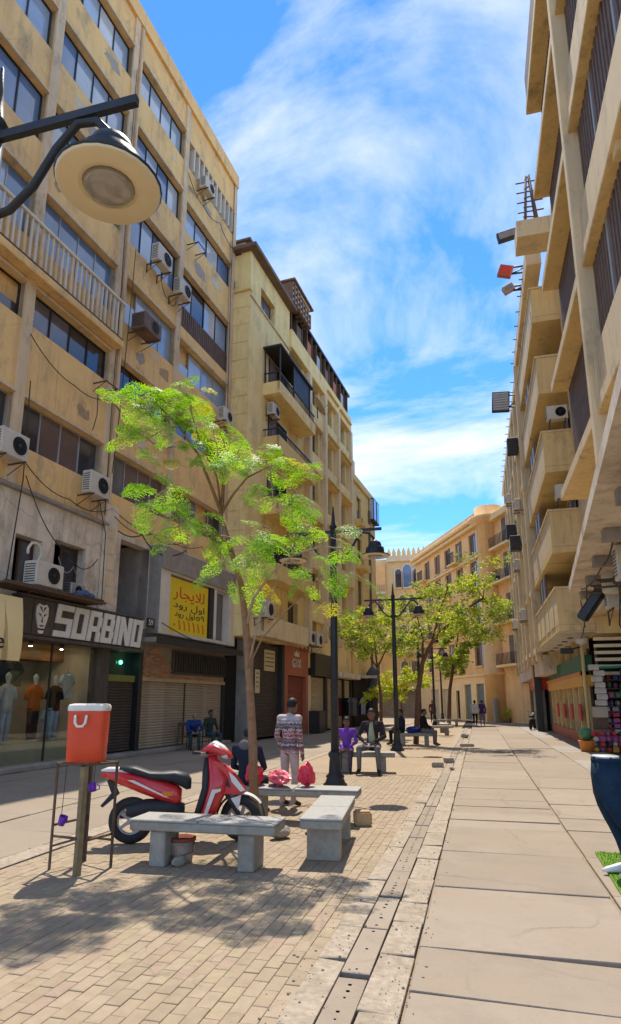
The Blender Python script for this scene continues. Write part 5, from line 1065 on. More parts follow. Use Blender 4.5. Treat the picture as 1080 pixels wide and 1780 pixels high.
# ------------------------------------------------------------------ red scooter
M_sred = pm('scooter_red', (0.60, 0.012, 0.018), (0.52, 0.015, 0.018), scale=3, rough=0.32, bump=0.0, spec=0.5, coat=0.35, stain=0.35, stain_col=(0.42, 0.12, 0.09), stain_scale=3.5)
M_swht = pm('scooter_white', (0.72, 0.70, 0.66), (0.66, 0.64, 0.60), scale=3, rough=0.3, bump=0.0, coat=0.4)
M_sblk = pm('scooter_plastic', (0.03, 0.032, 0.036), (0.02, 0.021, 0.024), scale=5, rough=0.55, bump=0.05)
M_seat = pm('seat_vinyl', (0.028, 0.030, 0.036), (0.02, 0.021, 0.025), scale=9, rough=0.5, bump=0.15)
M_tyre = pm('tyre_rubber', (0.025, 0.025, 0.025), (0.04, 0.036, 0.03), scale=9, rough=0.9, bump=0.3)
def loft(mb, secs, axis=0, n=16, m=0, pw=2.6):
    """secs: (t, centre_a, centre_b, half_a, half_b) along axis; superellipse cross-sections"""
    vs = []
    for (t, ca, cb, ha, hb) in secs:
        for k in range(n):
            a = 2 * pi * k / n; u = math.copysign(abs(cos(a)) ** (2 / pw), cos(a)) * ha + ca; v = math.copysign(abs(sin(a)) ** (2 / pw), sin(a)) * hb + cb
            q = [u, v]; q.insert(axis, t); vs.append(tuple(q))
    fs = [(i * n + k, i * n + (k + 1) % n, (i + 1) * n + (k + 1) % n, (i + 1) * n + k) for i in range(len(secs) - 1) for k in range(n)]
    mb.add(vs, fs, m, True); o = len(mb.v) - len(vs); mb.f += [tuple(o + k for k in range(n))[::-1], tuple(o + (len(secs) - 1) * n + k for k in range(n))]; mb.m += [m, m]; mb.sm += [True, True]
    return mb
def torus(mb, R0, r, c=(0, 0, 0), n=28, k=10, M=None, sq=1.0):
    vs = []
    for i in range(n):
        a = 2 * pi * i / n
        for j in range(k):
            b = 2 * pi * j / k; q = Vector(((R0 + r * cos(b)) * cos(a), r * sq * sin(b), (R0 + r * cos(b)) * sin(a)))
            if M is not None: q = M @ q
            vs.append(q + Vector(c))
    fs = [(i * k + j, i * k + (j + 1) % k, ((i + 1) % n) * k + (j + 1) % k, ((i + 1) % n) * k + j) for i in range(n) for j in range(k)]
    return mb.add(vs, fs, 0, True)
st = thing('red_scooter', 'red and white motor scooter parked behind the front bench', 'scooter', (-4.09, 7.11, 0), math.atan2(0.48, 1.22))
def wheel(x, steer, par):
    M_ = Matrix.Rotation(steer, 4, 'Z'); c = (x, 0, 0.265)
    tw = torus(MB(), 0.205, 0.06, c, M=M_, sq=0.95).build('wheel', M_tyre, par)
    mb = MB(); torus(mb, 0.158, 0.018, c, k=6, M=M_, sq=2.2)
    for k in range(5):
        a = 2 * pi * k / 5; mb.box((0.03, -0.018, -0.02), (0.155, 0.018, 0.02), M=Matrix.Translation(c) @ M_ @ Matrix.Rotation(a, 4, 'Y'))
    mb.lathe([(0.04, -0.05), (0.045, 0.0), (0.04, 0.05)], 12, c, M=M_ @ Matrix.Rotation(R(90), 4, 'X')); mb.build('rim', M_alu, tw)
    return tw
wheel(0.0, 0.0, st); wheel(1.30, R(-22), st)
tl = loft(MB(), [(-0.36, 0, 0.80, 0.03, 0.02), (-0.30, 0, 0.79, 0.07, 0.05), (-0.15, 0, 0.755, 0.11, 0.085), (0.1, 0, 0.68, 0.135, 0.11), (0.35, 0, 0.60, 0.145, 0.12), (0.52, 0, 0.55, 0.14, 0.115), (0.58, 0, 0.53, 0.11, 0.08)]).build('tail_body', M_sred, st)
loft(MB(), [(-0.38, 0, 0.835, 0.03, 0.012), (-0.3, 0, 0.845, 0.075, 0.03), (-0.12, 0, 0.84, 0.095, 0.035), (-0.02, 0, 0.815, 0.09, 0.02)]).build('tail_cover', M_swht, tl)
for sy in (-1, 1):
    MB().prism([(-0.05, 0.735), (0.02, 0.735), (0.46, 0.525), (0.38, 0.545)], 1, sy * 0.137, sy * 0.151).build('stripe', M_swht, tl)
    MB().prism([(0.36, 0.60), (0.5, 0.60), (0.48, 0.55), (0.38, 0.55)], 1, sy * 0.1475, sy * 0.1515).build('badge', M_orink, tl)
loft(MB(), [(-0.16, 0, 0.855, 0.09, 0.03), (0.02, 0, 0.835, 0.125, 0.05), (0.2, 0, 0.775, 0.13, 0.05), (0.34, 0, 0.765, 0.135, 0.055), (0.5, 0, 0.755, 0.13, 0.075), (0.64, 0, 0.70, 0.11, 0.1), (0.69, 0, 0.67, 0.07, 0.06)]).build('seat', M_seat, st)
MB().prism([(-0.38, 0.80), (-0.36, 0.76), (-0.31, 0.76), (-0.33, 0.80)], 1, -0.06, 0.06).build('tail_light', M_redink, tl)
loft(MB(), [(-0.05, 0, 0.38, 0.10, 0.07), (0.15, 0, 0.40, 0.13, 0.10), (0.45, 0, 0.40, 0.13, 0.11), (0.62, 0, 0.36, 0.12, 0.08)]).build('engine_cover', M_sblk, st)
loft(MB(), [(-0.22, 0.13, 0.30, 0.03, 0.03), (-0.1, 0.13, 0.31, 0.055, 0.05), (0.3, 0.13, 0.27, 0.05, 0.045)]).build('exhaust', M_sblk, st)
MB().prism([(-0.30, 0.72), (-0.24, 0.72), (-0.16, 0.56), (-0.33, 0.42), (-0.36, 0.44), (-0.24, 0.58)], 1, -0.06, 0.06).build('rear_mudguard', M_sblk, st)
loft(MB(), [(0.55, 0, 0.30, 0.15, 0.035), (0.9, 0, 0.29, 0.16, 0.03), (1.0, 0, 0.31, 0.13, 0.03)]).build('floorboard', M_sblk, st)
# leg shield leaning forward, red outside, dark inside
ls = loft(MB(), [(0.24, 0.86, 0, 0.10, 0.13), (0.4, 0.93, 0, 0.11, 0.17), (0.6, 1.0, 0, 0.13, 0.20), (0.75, 1.02, 0, 0.135, 0.19), (0.9, 0.97, 0, 0.09, 0.13), (1.0, 0.935, 0, 0.06, 0.08)], axis=2).build('leg_shield', M_sred, st)
loft(MB(), [(0.25, 0.76, 0, 0.045, 0.12), (0.42, 0.81, 0, 0.045, 0.155), (0.62, 0.87, 0, 0.05, 0.17), (0.8, 0.87, 0, 0.05, 0.14), (0.97, 0.87, 0, 0.03, 0.07)], axis=2).build('inner_panel', M_sblk, ls)
for sy in (-1, 1):
    MB().prism([(0.84, 0.28), (0.88, 0.28), (0.99, 0.58), (1.05, 0.60), (1.06, 0.63), (0.95, 0.62)], 1, sy * 0.13, sy * 0.205).build('white_flash', M_swht, ls)
    MB().prism([(0.96, 0.95), (1.06, 0.90), (1.22, 0.76), (1.35, 0.60), (1.3, 0.55), (1.08, 0.56), (0.98, 0.70)], 1, sy * 0.05, sy * 0.135).build('front_wing', M_sred, ls)
    MB().prism([(1.14, 0.82), (1.22, 0.755), (1.345, 0.60), (1.29, 0.585), (1.18, 0.70)], 1, sy * 0.1352, sy * 0.145).build('side_trim', M_swht, ls)
    MB().prism([(1.07, 0.80), (1.13, 0.75), (1.17, 0.63), (1.10, 0.66)], 1, sy * 0.1352, sy * 0.145).build('vent', M_sblk, ls)
loft(MB(), [(0.98, 0, 0.84, 0.05, 0.05), (1.1, 0, 0.78, 0.085, 0.12), (1.24, 0, 0.68, 0.07, 0.09), (1.36, 0, 0.59, 0.02, 0.02)]).build('front_cowl', M_sred, ls)
hb_ = thing_dummy = None
Mh = Matrix.Translation((0.93, 0, 0)) @ Matrix.Rotation(R(-22), 4, 'Z') @ Matrix.Translation((-0.93, 0, 0))
def hbuild(mb, name, m, par):
    mb.v = [tuple(Mh @ Vector(p)) for p in mb.v]; return mb.build(name, m, par)
hc = hbuild(loft(MB(), [(0.80, 0, 1.03, 0.08, 0.035), (0.9, 0, 1.07, 0.12, 0.06), (1.0, 0, 1.08, 0.13, 0.065), (1.12, 0, 1.03, 0.09, 0.05), (1.2, 0, 0.985, 0.03, 0.02)]), 'handlebar_cover', M_sred, st)
hbuild(loft(MB(), [(0.9, 0, 1.115, 0.06, 0.02), (0.97, 0, 1.14, 0.085, 0.035), (1.07, 0, 1.10, 0.07, 0.025), (1.14, 0, 1.06, 0.03, 0.01)]), 'visor', M_swht, hc)
hbuild(MB().ell((1.12, 0, 1.0), (0.06, 0.085, 0.04), 12, 8), 'headlight', M_gl[1], hc)
for sy in (-1, 1):
    hbuild(MB().tube([(0.92, sy * 0.08, 1.03), (0.90, sy * 0.2, 1.04), (0.86, sy * 0.34, 1.05)], 0.016, 8), 'handlebar', M_sblk, hc); hbuild(MB().tube([(0.87, sy * 0.24, 1.045), (0.85, sy * 0.36, 1.052)], 0.022, 8), 'grip', M_sblk, hc)
    hbuild(MB().tube([(0.93, sy * 0.19, 1.035), (0.935, sy * 0.33, 1.05)], 0.007, 5), 'brake_lever', M_alu, hc)
    MB().tube([(1.05, sy * 0.06, 0.66), (1.30, sy * 0.09, 0.27)], 0.024, 8).build('fork', M_sblk, st)
fd = []
for (r0, r1, a0, a1, mm_, nm, hw) in ((0.285, 0.30, R(35), R(120), M_swht, 'front_fender', 0.062), (0.280, 0.292, R(115), R(175), M_sblk, 'rear_fender', 0.055), (0.28, 0.292, R(-5), R(36), M_sblk, 'fender_tip', 0.05)):
    vs = []; nn = 10
    for i in range(nn + 1):
        a = a0 + (a1 - a0) * i / nn
        for (rr, yy) in ((r0, -hw), (r1, -hw * 0.7), (r1 + 0.008, 0), (r1, hw * 0.7), (r0, hw)): vs.append((1.30 + rr * cos(a), yy, 0.265 + rr * sin(a)))
    fs = [(i * 5 + j, i * 5 + j + 1, (i + 1) * 5 + j + 1, (i + 1) * 5 + j) for i in range(nn) for j in range(4)]
    MB().add(vs, fs, 0, True).build(nm, mm_, st)
MB().prism([(1.16, 0.50), (1.30, 0.54), (1.27, 0.36), (1.23, 0.34)], 1, -0.07, -0.085).build('fork_cover', M_swht, st); MB().prism([(1.16, 0.50), (1.30, 0.54), (1.27, 0.36), (1.23, 0.34)], 1, 0.07, 0.085).build('fork_cover', M_swht, st)
MB().tube([(0.45, 0.05, 0.3), (0.42, 0.14, 0.15), (0.40, 0.2, 0.01)], 0.012, 6).build('side_stand', M_iron, st)
# ------------------------------------------------------------------ trees
def leaf_mat(name, c1, c2, tr=0.35):
    m = bpy.data.materials.new(name); m.use_nodes = True; t = m.node_tree; nd = t.nodes; lk = t.links; b = nd['Principled BSDF']; out = nd['Material Output']
    tcn = nd.new('ShaderNodeTexCoord'); nz_ = nd.new('ShaderNodeTexNoise'); nz_.inputs['Scale'].default_value = 2.2; nz_.inputs['Detail'].default_value = 6; lk.new(tcn.outputs['Object'], nz_.inputs['Vector'])
    r = nd.new('ShaderNodeValToRGB'); lk.new(nz_.outputs['Fac'], r.inputs[0]); r.color_ramp.elements[0].position = 0.35; r.color_ramp.elements[0].color = (*c2, 1); r.color_ramp.elements[1].position = 0.65; r.color_ramp.elements[1].color = (*c1, 1)
    lk.new(r.outputs[0], b.inputs['Base Color']); b.inputs['Roughness'].default_value = 0.5; b.inputs['Specular IOR Level'].default_value = 0.3
    tl_ = nd.new('ShaderNodeBsdfTranslucent'); mx2 = nd.new('ShaderNodeMix'); mx2.data_type = 'RGBA'; mx2.blend_type = 'MULTIPLY'; mx2.inputs[0].default_value = 1.0; lk.new(r.outputs[0], mx2.inputs[6]); mx2.inputs[7].default_value = (1.5, 1.45, 0.6, 1); lk.new(mx2.outputs[2], tl_.inputs[0])
    ms_ = nd.new('ShaderNodeMixShader'); ms_.inputs[0].default_value = tr; lk.new(b.outputs[0], ms_.inputs[1]); lk.new(tl_.outputs[0], ms_.inputs[2]); lk.new(ms_.outputs[0], out.inputs[0])
    return m
M_bark = pm('smooth_bark', (0.30, 0.165, 0.085), (0.20, 0.11, 0.06), scale=12, bump=0.6, bscale=50, stain=0.4, stain_col=(0.36, 0.25, 0.15), stain_scale=5)
M_twig = pm('pale_twig', (0.42, 0.33, 0.22), (0.28, 0.2, 0.13), scale=12, bump=0.3)
M_barkD = pm('dark_bark', (0.17, 0.09, 0.055), (0.10, 0.055, 0.035), scale=10, bump=0.6)
M_leaf1 = leaf_mat('feathery_leaf', (0.33, 0.53, 0.035), (0.20, 0.41, 0.03), 0.5)
M_leafY = leaf_mat('yellowing_leaf', (0.52, 0.46, 0.03), (0.38, 0.38, 0.03), 0.45)
M_leaf2 = leaf_mat('olive_leaf', (0.32, 0.38, 0.07), (0.20, 0.27, 0.05), 0.5)
M_leaf3 = leaf_mat('lime_leaf', (0.48, 0.54, 0.06), (0.34, 0.42, 0.05), 0.5)
def frond(mb, base, d, L, droop, m, rng):
    """one feathery compound leaf: rachis, pinnae, small leaflets"""
    d = d.normalized(); side = d.cross(Vector((0, 0, 1)))
    side = side.normalized() if side.length > 1e-3 else Vector((1, 0, 0)); upv = side.cross(d).normalized(); roll = rng.uniform(-0.5, 0.5); side = side * cos(roll) + upv * sin(roll)
    P_ = lambda t: base + d * (L * t) + Vector((0, 0, -droop * L * t * t))
    vs = []; fs = []
    def quad(a, u, v): o = len(vs); vs.extend([a - v * 0.5, a + u * 0.45 - v, a + u, a + u * 0.45 + v]); fs.append((o, o + 1, o + 2, o + 3))
    npin = 9
    for i in range(1, npin + 1):
        t = 0.18 + 0.82 * i / npin; p = P_(t); tan = (P_(min(1, t + 0.05)) - P_(t - 0.05)).normalized(); pl_ = L * 0.42 * sin(pi * (0.22 + 0.72 * t)) + 0.02
        for sg in (-1, 1):
            pd = (tan * 0.55 + side * sg + Vector((0, 0, -0.18 + rng.uniform(-0.2, 0.2)))).normalized(); nrm = pd.cross(tan); nrm = nrm.normalized() if nrm.length > 1e-4 else Vector((0, 0, 1)); lat = nrm.cross(pd).normalized()
            nl = 6
            for j in range(nl):
                q = p + pd * (pl_ * (j + 0.6) / nl) + Vector((rng.uniform(-0.008, 0.008), rng.uniform(-0.008, 0.008), -0.25 * pl_ * ((j + 0.6) / nl) ** 2)); ll = 0.042 * L / 0.4 * (1.1 - 0.5 * j / nl) * rng.uniform(0.55, 1.25)
                for s2 in (-1, 1): u = (lat * s2 * 0.9 + pd * 0.45).normalized() * ll; quad(q + Vector((0, 0, rng.uniform(-0.012, 0.012))), u + Vector((0, 0, rng.uniform(-0.008, 0.008))), pd * ll * 0.24)
    mb.add(vs, fs, m, False)
    return [P_(0), P_(0.5), P_(1.0)]
t1 = thing('young_tree', 'slender young tree with feathery bright green leaves among the benches', 'tree', (-2.95, 8.3, 0)); T0 = Vector((-2.95, 8.3, 0))
def rel(l): return [Vector(p) - T0 for p in l]
trunk = [(-2.95, 8.3, -0.05), (-2.99, 8.28, 1.03), (-3.04, 8.22, 1.95), (-3.06, 8.1, 2.65), (-3.1, 8.0, 3.21), (-3.22, 7.9, 3.68), (-3.33, 7.75, 4.22)]
MB().tube(rel(trunk), [0.068, 0.06, 0.053, 0.048, 0.042, 0.036, 0.03], 12).build('trunk', M_bark, t1)
branches = [([(-3.33, 7.75, 4.22), (-3.41, 7.5, 4.58), (-3.46, 7.2, 4.89), (-3.67, 7.0, 5.24), (-3.92, 6.8, 5.51)], 0.026, M_bark), ([(-3.33, 7.75, 4.22), (-3.3, 7.7, 4.64), (-3.43, 7.8, 5.12), (-3.6, 8.0, 5.59)], 0.024, M_bark),
            ([(-3.33, 7.75, 4.22), (-3.11, 7.6, 4.42), (-2.83, 7.4, 4.57), (-2.44, 7.2, 4.62)], 0.022, M_bark), ([(-3.06, 8.1, 2.65), (-2.89, 7.9, 3.02), (-2.62, 7.8, 3.31), (-2.27, 7.7, 3.54), (-1.85, 7.6, 3.61), (-1.53, 7.5, 3.53)], 0.022, M_twig),
            ([(-3.02, 8.15, 2.2), (-2.8, 8.0, 2.87), (-2.58, 7.9, 3.16), (-2.49, 7.8, 3.3)], 0.016, M_twig), ([(-3.22, 7.9, 3.68), (-3.3, 7.6, 3.86), (-3.5, 7.3, 3.88), (-3.82, 7.1, 4.0), (-3.97, 6.9, 4.11)], 0.02, M_bark),
            ([(-3.03, 8.15, 2.1), (-2.79, 8.0, 2.48), (-2.45, 7.8, 2.75), (-2.08, 7.6, 3.01), (-1.83, 7.5, 3.21)], 0.014, M_bark), ([(-3.33, 7.75, 4.22), (-3.35, 7.6, 4.7), (-3.5, 7.35, 5.1), (-3.55, 7.1, 5.5)], 0.018, M_bark)]
for (p, r, m) in branches:
    n_ = len(p); MB().tube(rel(p), [r * (1 - 0.6 * i / (n_ - 1)) for i in range(n_)], 7).build('branch', m, t1)
cl1 = [(-3.77, 6.9, 5.62, 9), (-4.05, 6.8, 5.49, 8), (-4.15, 6.75, 5.45, 4), (-3.47, 7.0, 5.34, 8), (-4.0, 6.75, 4.95, 4), (-3.72, 6.8, 5.0, 5), (-3.53, 7.8, 5.54, 6), (-3.04, 7.3, 4.8, 8), (-2.6, 7.2, 4.72, 8), (-2.21, 7.1, 4.48, 7), (-2.05, 7.2, 4.2, 7), (-2.42, 7.3, 4.11, 7), (-3.79, 7.0, 4.36, 5), (-3.92, 6.9, 4.19, 5), (-3.61, 7.0, 3.92, 8), (-3.37, 7.2, 3.88, 5), (-3.29, 7.7, 3.44, 3), (-2.68, 7.5, 3.79, 7), (-2.17, 7.5, 3.87, 7), (-1.75, 7.4, 3.66, 6), (-1.55, 7.35, 3.3, 4), (-1.94, 7.5, 3.36, 6), (-2.87, 7.8, 3.44, 4), (-1.9, 7.5, 3.14, 3), (-1.68, 7.6, 2.85, 3), (-3.45, 7.1, 4.77, 4), (-2.92, 7.5, 3.65, 5), (-3.52, 7.0, 5.64, 7)]
rng = random.Random(5); crown = MB(); stems = MB(); allb = [Vector(q) for (p, r, m) in branches for q in p] + [Vector(q) for q in trunk[4:]]
for (x, y, z, n_) in cl1:
    c = Vector((x, y, z)); nb_ = min(allb, key=lambda q: (q - c).length)
    stems.tube([nb_ - T0, (nb_ + c) * 0.5 + Vector((0, 0, 0.05)) - T0, c - T0], [0.012, 0.009, 0.006], 5, caps=False)
    out = (c - Vector((-3.1, 7.6, 3.9))).normalized(); n_ = int(n_ * (1.25 if c.x < -2.3 else 0.85) + 0.5)
    for k in range(n_):
        a = 2 * pi * k / n_ + rng.uniform(-0.3, 0.3); dv = Vector((cos(a), sin(a), rng.uniform(-0.45, 0.75))) + out * 0.4
        m = 1 if rng.random() < (0.04 if z > 3.2 else 0.3) else rng.choice((0, 0, 2))
        pts = frond(crown, c + Vector((rng.uniform(-0.16, 0.16), rng.uniform(-0.16, 0.16), rng.uniform(-0.14, 0.14))) - T0, dv, rng.uniform(0.26, 0.48), rng.uniform(0.2, 0.75), m, rng)
        stems.tube(pts, [0.005, 0.004, 0.002], 4, caps=False)
stems.build('leaf_stalks', M_twig, t1); crown.build('crown', [M_leaf1, M_leafY, leaf_mat('mid_green_leaf', (0.24, 0.46, 0.035), (0.15, 0.34, 0.03), 0.45)], t1, kind='stuff')  # the last leaf colour is a duller mid green, mixed in at random

def clump_tree(name, label, base, trunkpts, r0, limbs, clumps, mats, nleaf, size, spread, seed):
    rng = random.Random(seed); t = thing(name, label, 'tree', base, 0, None); B0 = Vector(base)
    n_ = len(trunkpts); MB().tube([Vector(p) - B0 for p in trunkpts], [r0 * (1 - 0.65 * i / (n_ - 1)) for i in range(n_)], 9).build('trunk', M_barkD, t)
    nodes = [Vector(p) for p in trunkpts[len(trunkpts) // 2:]]
    for p in limbs: MB().tube([Vector(q) - B0 for q in p], [r0 * 0.5, r0 * 0.35, r0 * 0.2], 7).build('branch', M_barkD, t); nodes += [Vector(q) for q in p]
    tw = MB(); mb = MB(); vs = []; fs = []; mi = []
    for c in clumps:
        c = Vector(c); nb_ = min(nodes, key=lambda q: (q - c).length); tw.tube([nb_ - B0, (nb_ + c) * 0.5 + Vector((0, 0, 0.15)) - B0, c - B0], [r0 * 0.2, r0 * 0.13, r0 * 0.05], 5, caps=False)
        for s_ in range(8):
            sc_ = c + Vector((rng.gauss(0, spread), rng.gauss(0, spread), rng.gauss(0, spread * 0.55))); rr = spread * rng.uniform(0.45, 0.95); mm_ = 1 if rng.random() < 0.25 else 0
            for k in range(nleaf):
                v = Vector((rng.gauss(0, 1), rng.gauss(0, 1), rng.gauss(0, 0.55))); v = v.normalized() * rr * rng.uniform(0.25, 1.15); p = sc_ + v - B0
                u = Vector((rng.gauss(0, 1), rng.gauss(0, 1), rng.gauss(-0.3, 0.5))).normalized() * size * rng.uniform(0.6, 1.3); w_ = u.cross(Vector((rng.gauss(0, 1), rng.gauss(0, 1), rng.gauss(0, 1)))).normalized() * u.length * 0.28
                o = len(vs); vs += [p - u * 0.5, p + w_, p + u * 0.5, p - w_]; fs.append((o, o + 1, o + 2, o + 3)); mi.append(mm_)
    mb.v = [tuple(v) for v in vs]; mb.f = fs; mb.m = mi; mb.sm = [False] * len(fs)
    tw.build('twigs', M_barkD, t); mb.build('crown', mats, t, kind='stuff'); return t
clump_tree('leaning_tree', 'leaning street tree with olive foliage between the black lamps', (-2.5, 25.9, 0), [(-2.5, 25.9, -0.05), (-2.33, 25.9, 2.08), (-2.1, 25.8, 3.22), (-1.66, 25.6, 4.01), (-1.03, 25.4, 4.59), (-0.4, 25.2, 5.14), (0.4, 25.0, 5.59)], 0.115,
           [[(-2.1, 25.8, 3.22), (-2.08, 26.0, 4.17), (-2.3, 26.3, 5.17)], [(-1.66, 25.6, 4.01), (-1.32, 25.9, 5.32), (-0.94, 26.0, 6.28)]],
           [(-2.03, 26.0, 5.36), (-1.06, 26.0, 6.05), (-0.01, 25.5, 6.15), (0.6, 25.0, 6.4), (-2.92, 26.5, 5.46), (-0.73, 25.0, 4.95), (0.37, 25.0, 5.13), (-3.01, 27.0, 4.54), (-1.45, 25.5, 4.57), (0.2, 25.0, 4.2), (-1.78, 26.5, 6.4), (-2.6, 26.5, 4.0), (0.6, 25.6, 5.2)], [M_leaf2, M_leaf3], 75, 0.125, 0.5, 3)
clump_tree('bushy_tree', 'loose yellow-green tree to the left of the second lamp', (-4.5, 30.0, 0), [(-4.5, 30, -0.05), (-4.45, 30, 1.8), (-4.6, 30, 3.2), (-4.7, 30, 4.4)], 0.09, [[(-4.6, 30, 3.2), (-5.1, 30, 4.0), (-5.6, 29.8, 4.7)], [(-4.6, 30, 3.2), (-4.1, 30, 4.2), (-3.8, 30, 5.0)]],
           [(-5.0, 30.0, 5.46), (-5.87, 30.0, 4.93), (-4.14, 30.0, 6.0), (-4.74, 30.0, 4.34), (-3.61, 30.0, 5.14), (-5.6, 30.0, 4.08), (-5.94, 29.0, 5.2), (-3.92, 30.0, 4.05), (-4.9, 30.6, 4.9)], [M_leaf2, M_leaf3], 70, 0.135, 0.5, 4)
clump_tree('lime_sapling', 'small lime green sapling behind the second lamp', (-4.4, 38.0, 0), [(-4.4, 38, -0.05), (-4.4, 38, 1.0), (-4.5, 38, 2.0)], 0.08, [], [(-5.19, 38.0, 2.63), (-4.31, 38.0, 3.3), (-3.65, 38.0, 2.62), (-5.53, 38.0, 2.12), (-4.69, 38.0, 2.12), (-3.2, 38.0, 3.0)], [M_leaf3, M_leafY], 60, 0.16, 0.4, 6)
clump_tree('far_tree', 'thin far tree in front of the orange corner house', (-2.2, 48.0, 0), [(-2.2, 48, -0.05), (-2.0, 48, 2.5), (-1.6, 48, 4.5), (-1.2, 48, 6.5)], 0.16, [[(-1.6, 48, 4.5), (-1.0, 48, 5.2), (-0.4, 48, 6.2)]],
           [(-1.91, 48.0, 6.25), (-1.01, 48.0, 7.3), (-2.42, 48.0, 4.75), (-0.7, 48.0, 5.57), (-1.5, 48.0, 3.9), (0.02, 48.0, 6.9), (-1.2, 48.0, 4.6)], [M_leaf2, M_leaf3], 70, 0.24, 0.55, 8)

# ------------------------------------------------------------------ people
def skin_mat(name, c): return pm(name, c, tuple(x * 0.85 for x in c), scale=8, rough=0.6, bump=0.05)
M_skD = skin_mat('skin_brown', (0.20, 0.10, 0.06)); M_skM = skin_mat('skin_tan', (0.36, 0.20, 0.12)); M_hair = pm('black_hair', (0.012, 0.010, 0.009), None, scale=20, rough=0.6, bump=0.4); M_hairg = pm('grey_hair', (0.25, 0.24, 0.23), None, scale=20, rough=0.7, bump=0.3)
def cloth(name, c, k=0.75): return pm(name, c, tuple(x * k for x in c), scale=7, rough=0.95, bump=0.9, bscale=11, bdist=0.03, spec=0.1)
def stripes():
    m = bpy.data.materials.new('patterned_shirt'); m.use_nodes = True; t = m.node_tree; nd = t.nodes; lk = t.links; b = nd['Principled BSDF']; b.inputs['Roughness'].default_value = 0.9
    tcn = nd.new('ShaderNodeTexCoord'); sp = nd.new('ShaderNodeSeparateXYZ'); lk.new(tcn.outputs['Object'], sp.inputs[0])
    nz_ = nd.new('ShaderNodeTexNoise'); nz_.inputs['Scale'].default_value = 28; nz_.inputs['Detail'].default_value = 2; lk.new(tcn.outputs['Object'], nz_.inputs['Vector'])
    ml = nd.new('ShaderNodeMath'); ml.operation = 'MULTIPLY_ADD'; lk.new(nz_.outputs['Fac'], ml.inputs[0]); ml.inputs[1].default_value = 0.11; lk.new(sp.outputs[2], ml.inputs[2])
    sb = nd.new('ShaderNodeMapRange'); lk.new(ml.outputs[0], sb.inputs[0]); sb.inputs[1].default_value = 0.86; sb.inputs[2].default_value = 1.5
    r = nd.new('ShaderNodeValToRGB'); lk.new(sb.outputs[0], r.inputs[0]); r.color_ramp.interpolation = 'CONSTANT'
    W_, Rd, Bk, Gy = (0.46, 0.38, 0.37, 1), (0.27, 0.07, 0.08, 1), (0.09, 0.075, 0.08, 1), (0.26, 0.21, 0.20, 1)
    st_ = [(0.0, Rd), (0.05, W_), (0.09, Gy), (0.14, Rd), (0.19, Bk), (0.24, W_), (0.29, Bk), (0.34, Gy), (0.38, Rd), (0.42, W_), (0.47, Rd), (0.52, W_), (0.56, Rd), (0.61, W_), (0.66, Bk), (0.71, Gy), (0.75, Bk), (0.80, W_), (0.84, Gy), (0.88, W_)]
    e = r.color_ramp.elements; e[0].position = 0; e[0].color = st_[0][1]; e[1].position = st_[1][0]; e[1].color = st_[1][1]
    for p, c in st_[2:]: q = e.new(p); q.color = c
    lk.new(r.outputs[0], b.inputs['Base Color']); return m
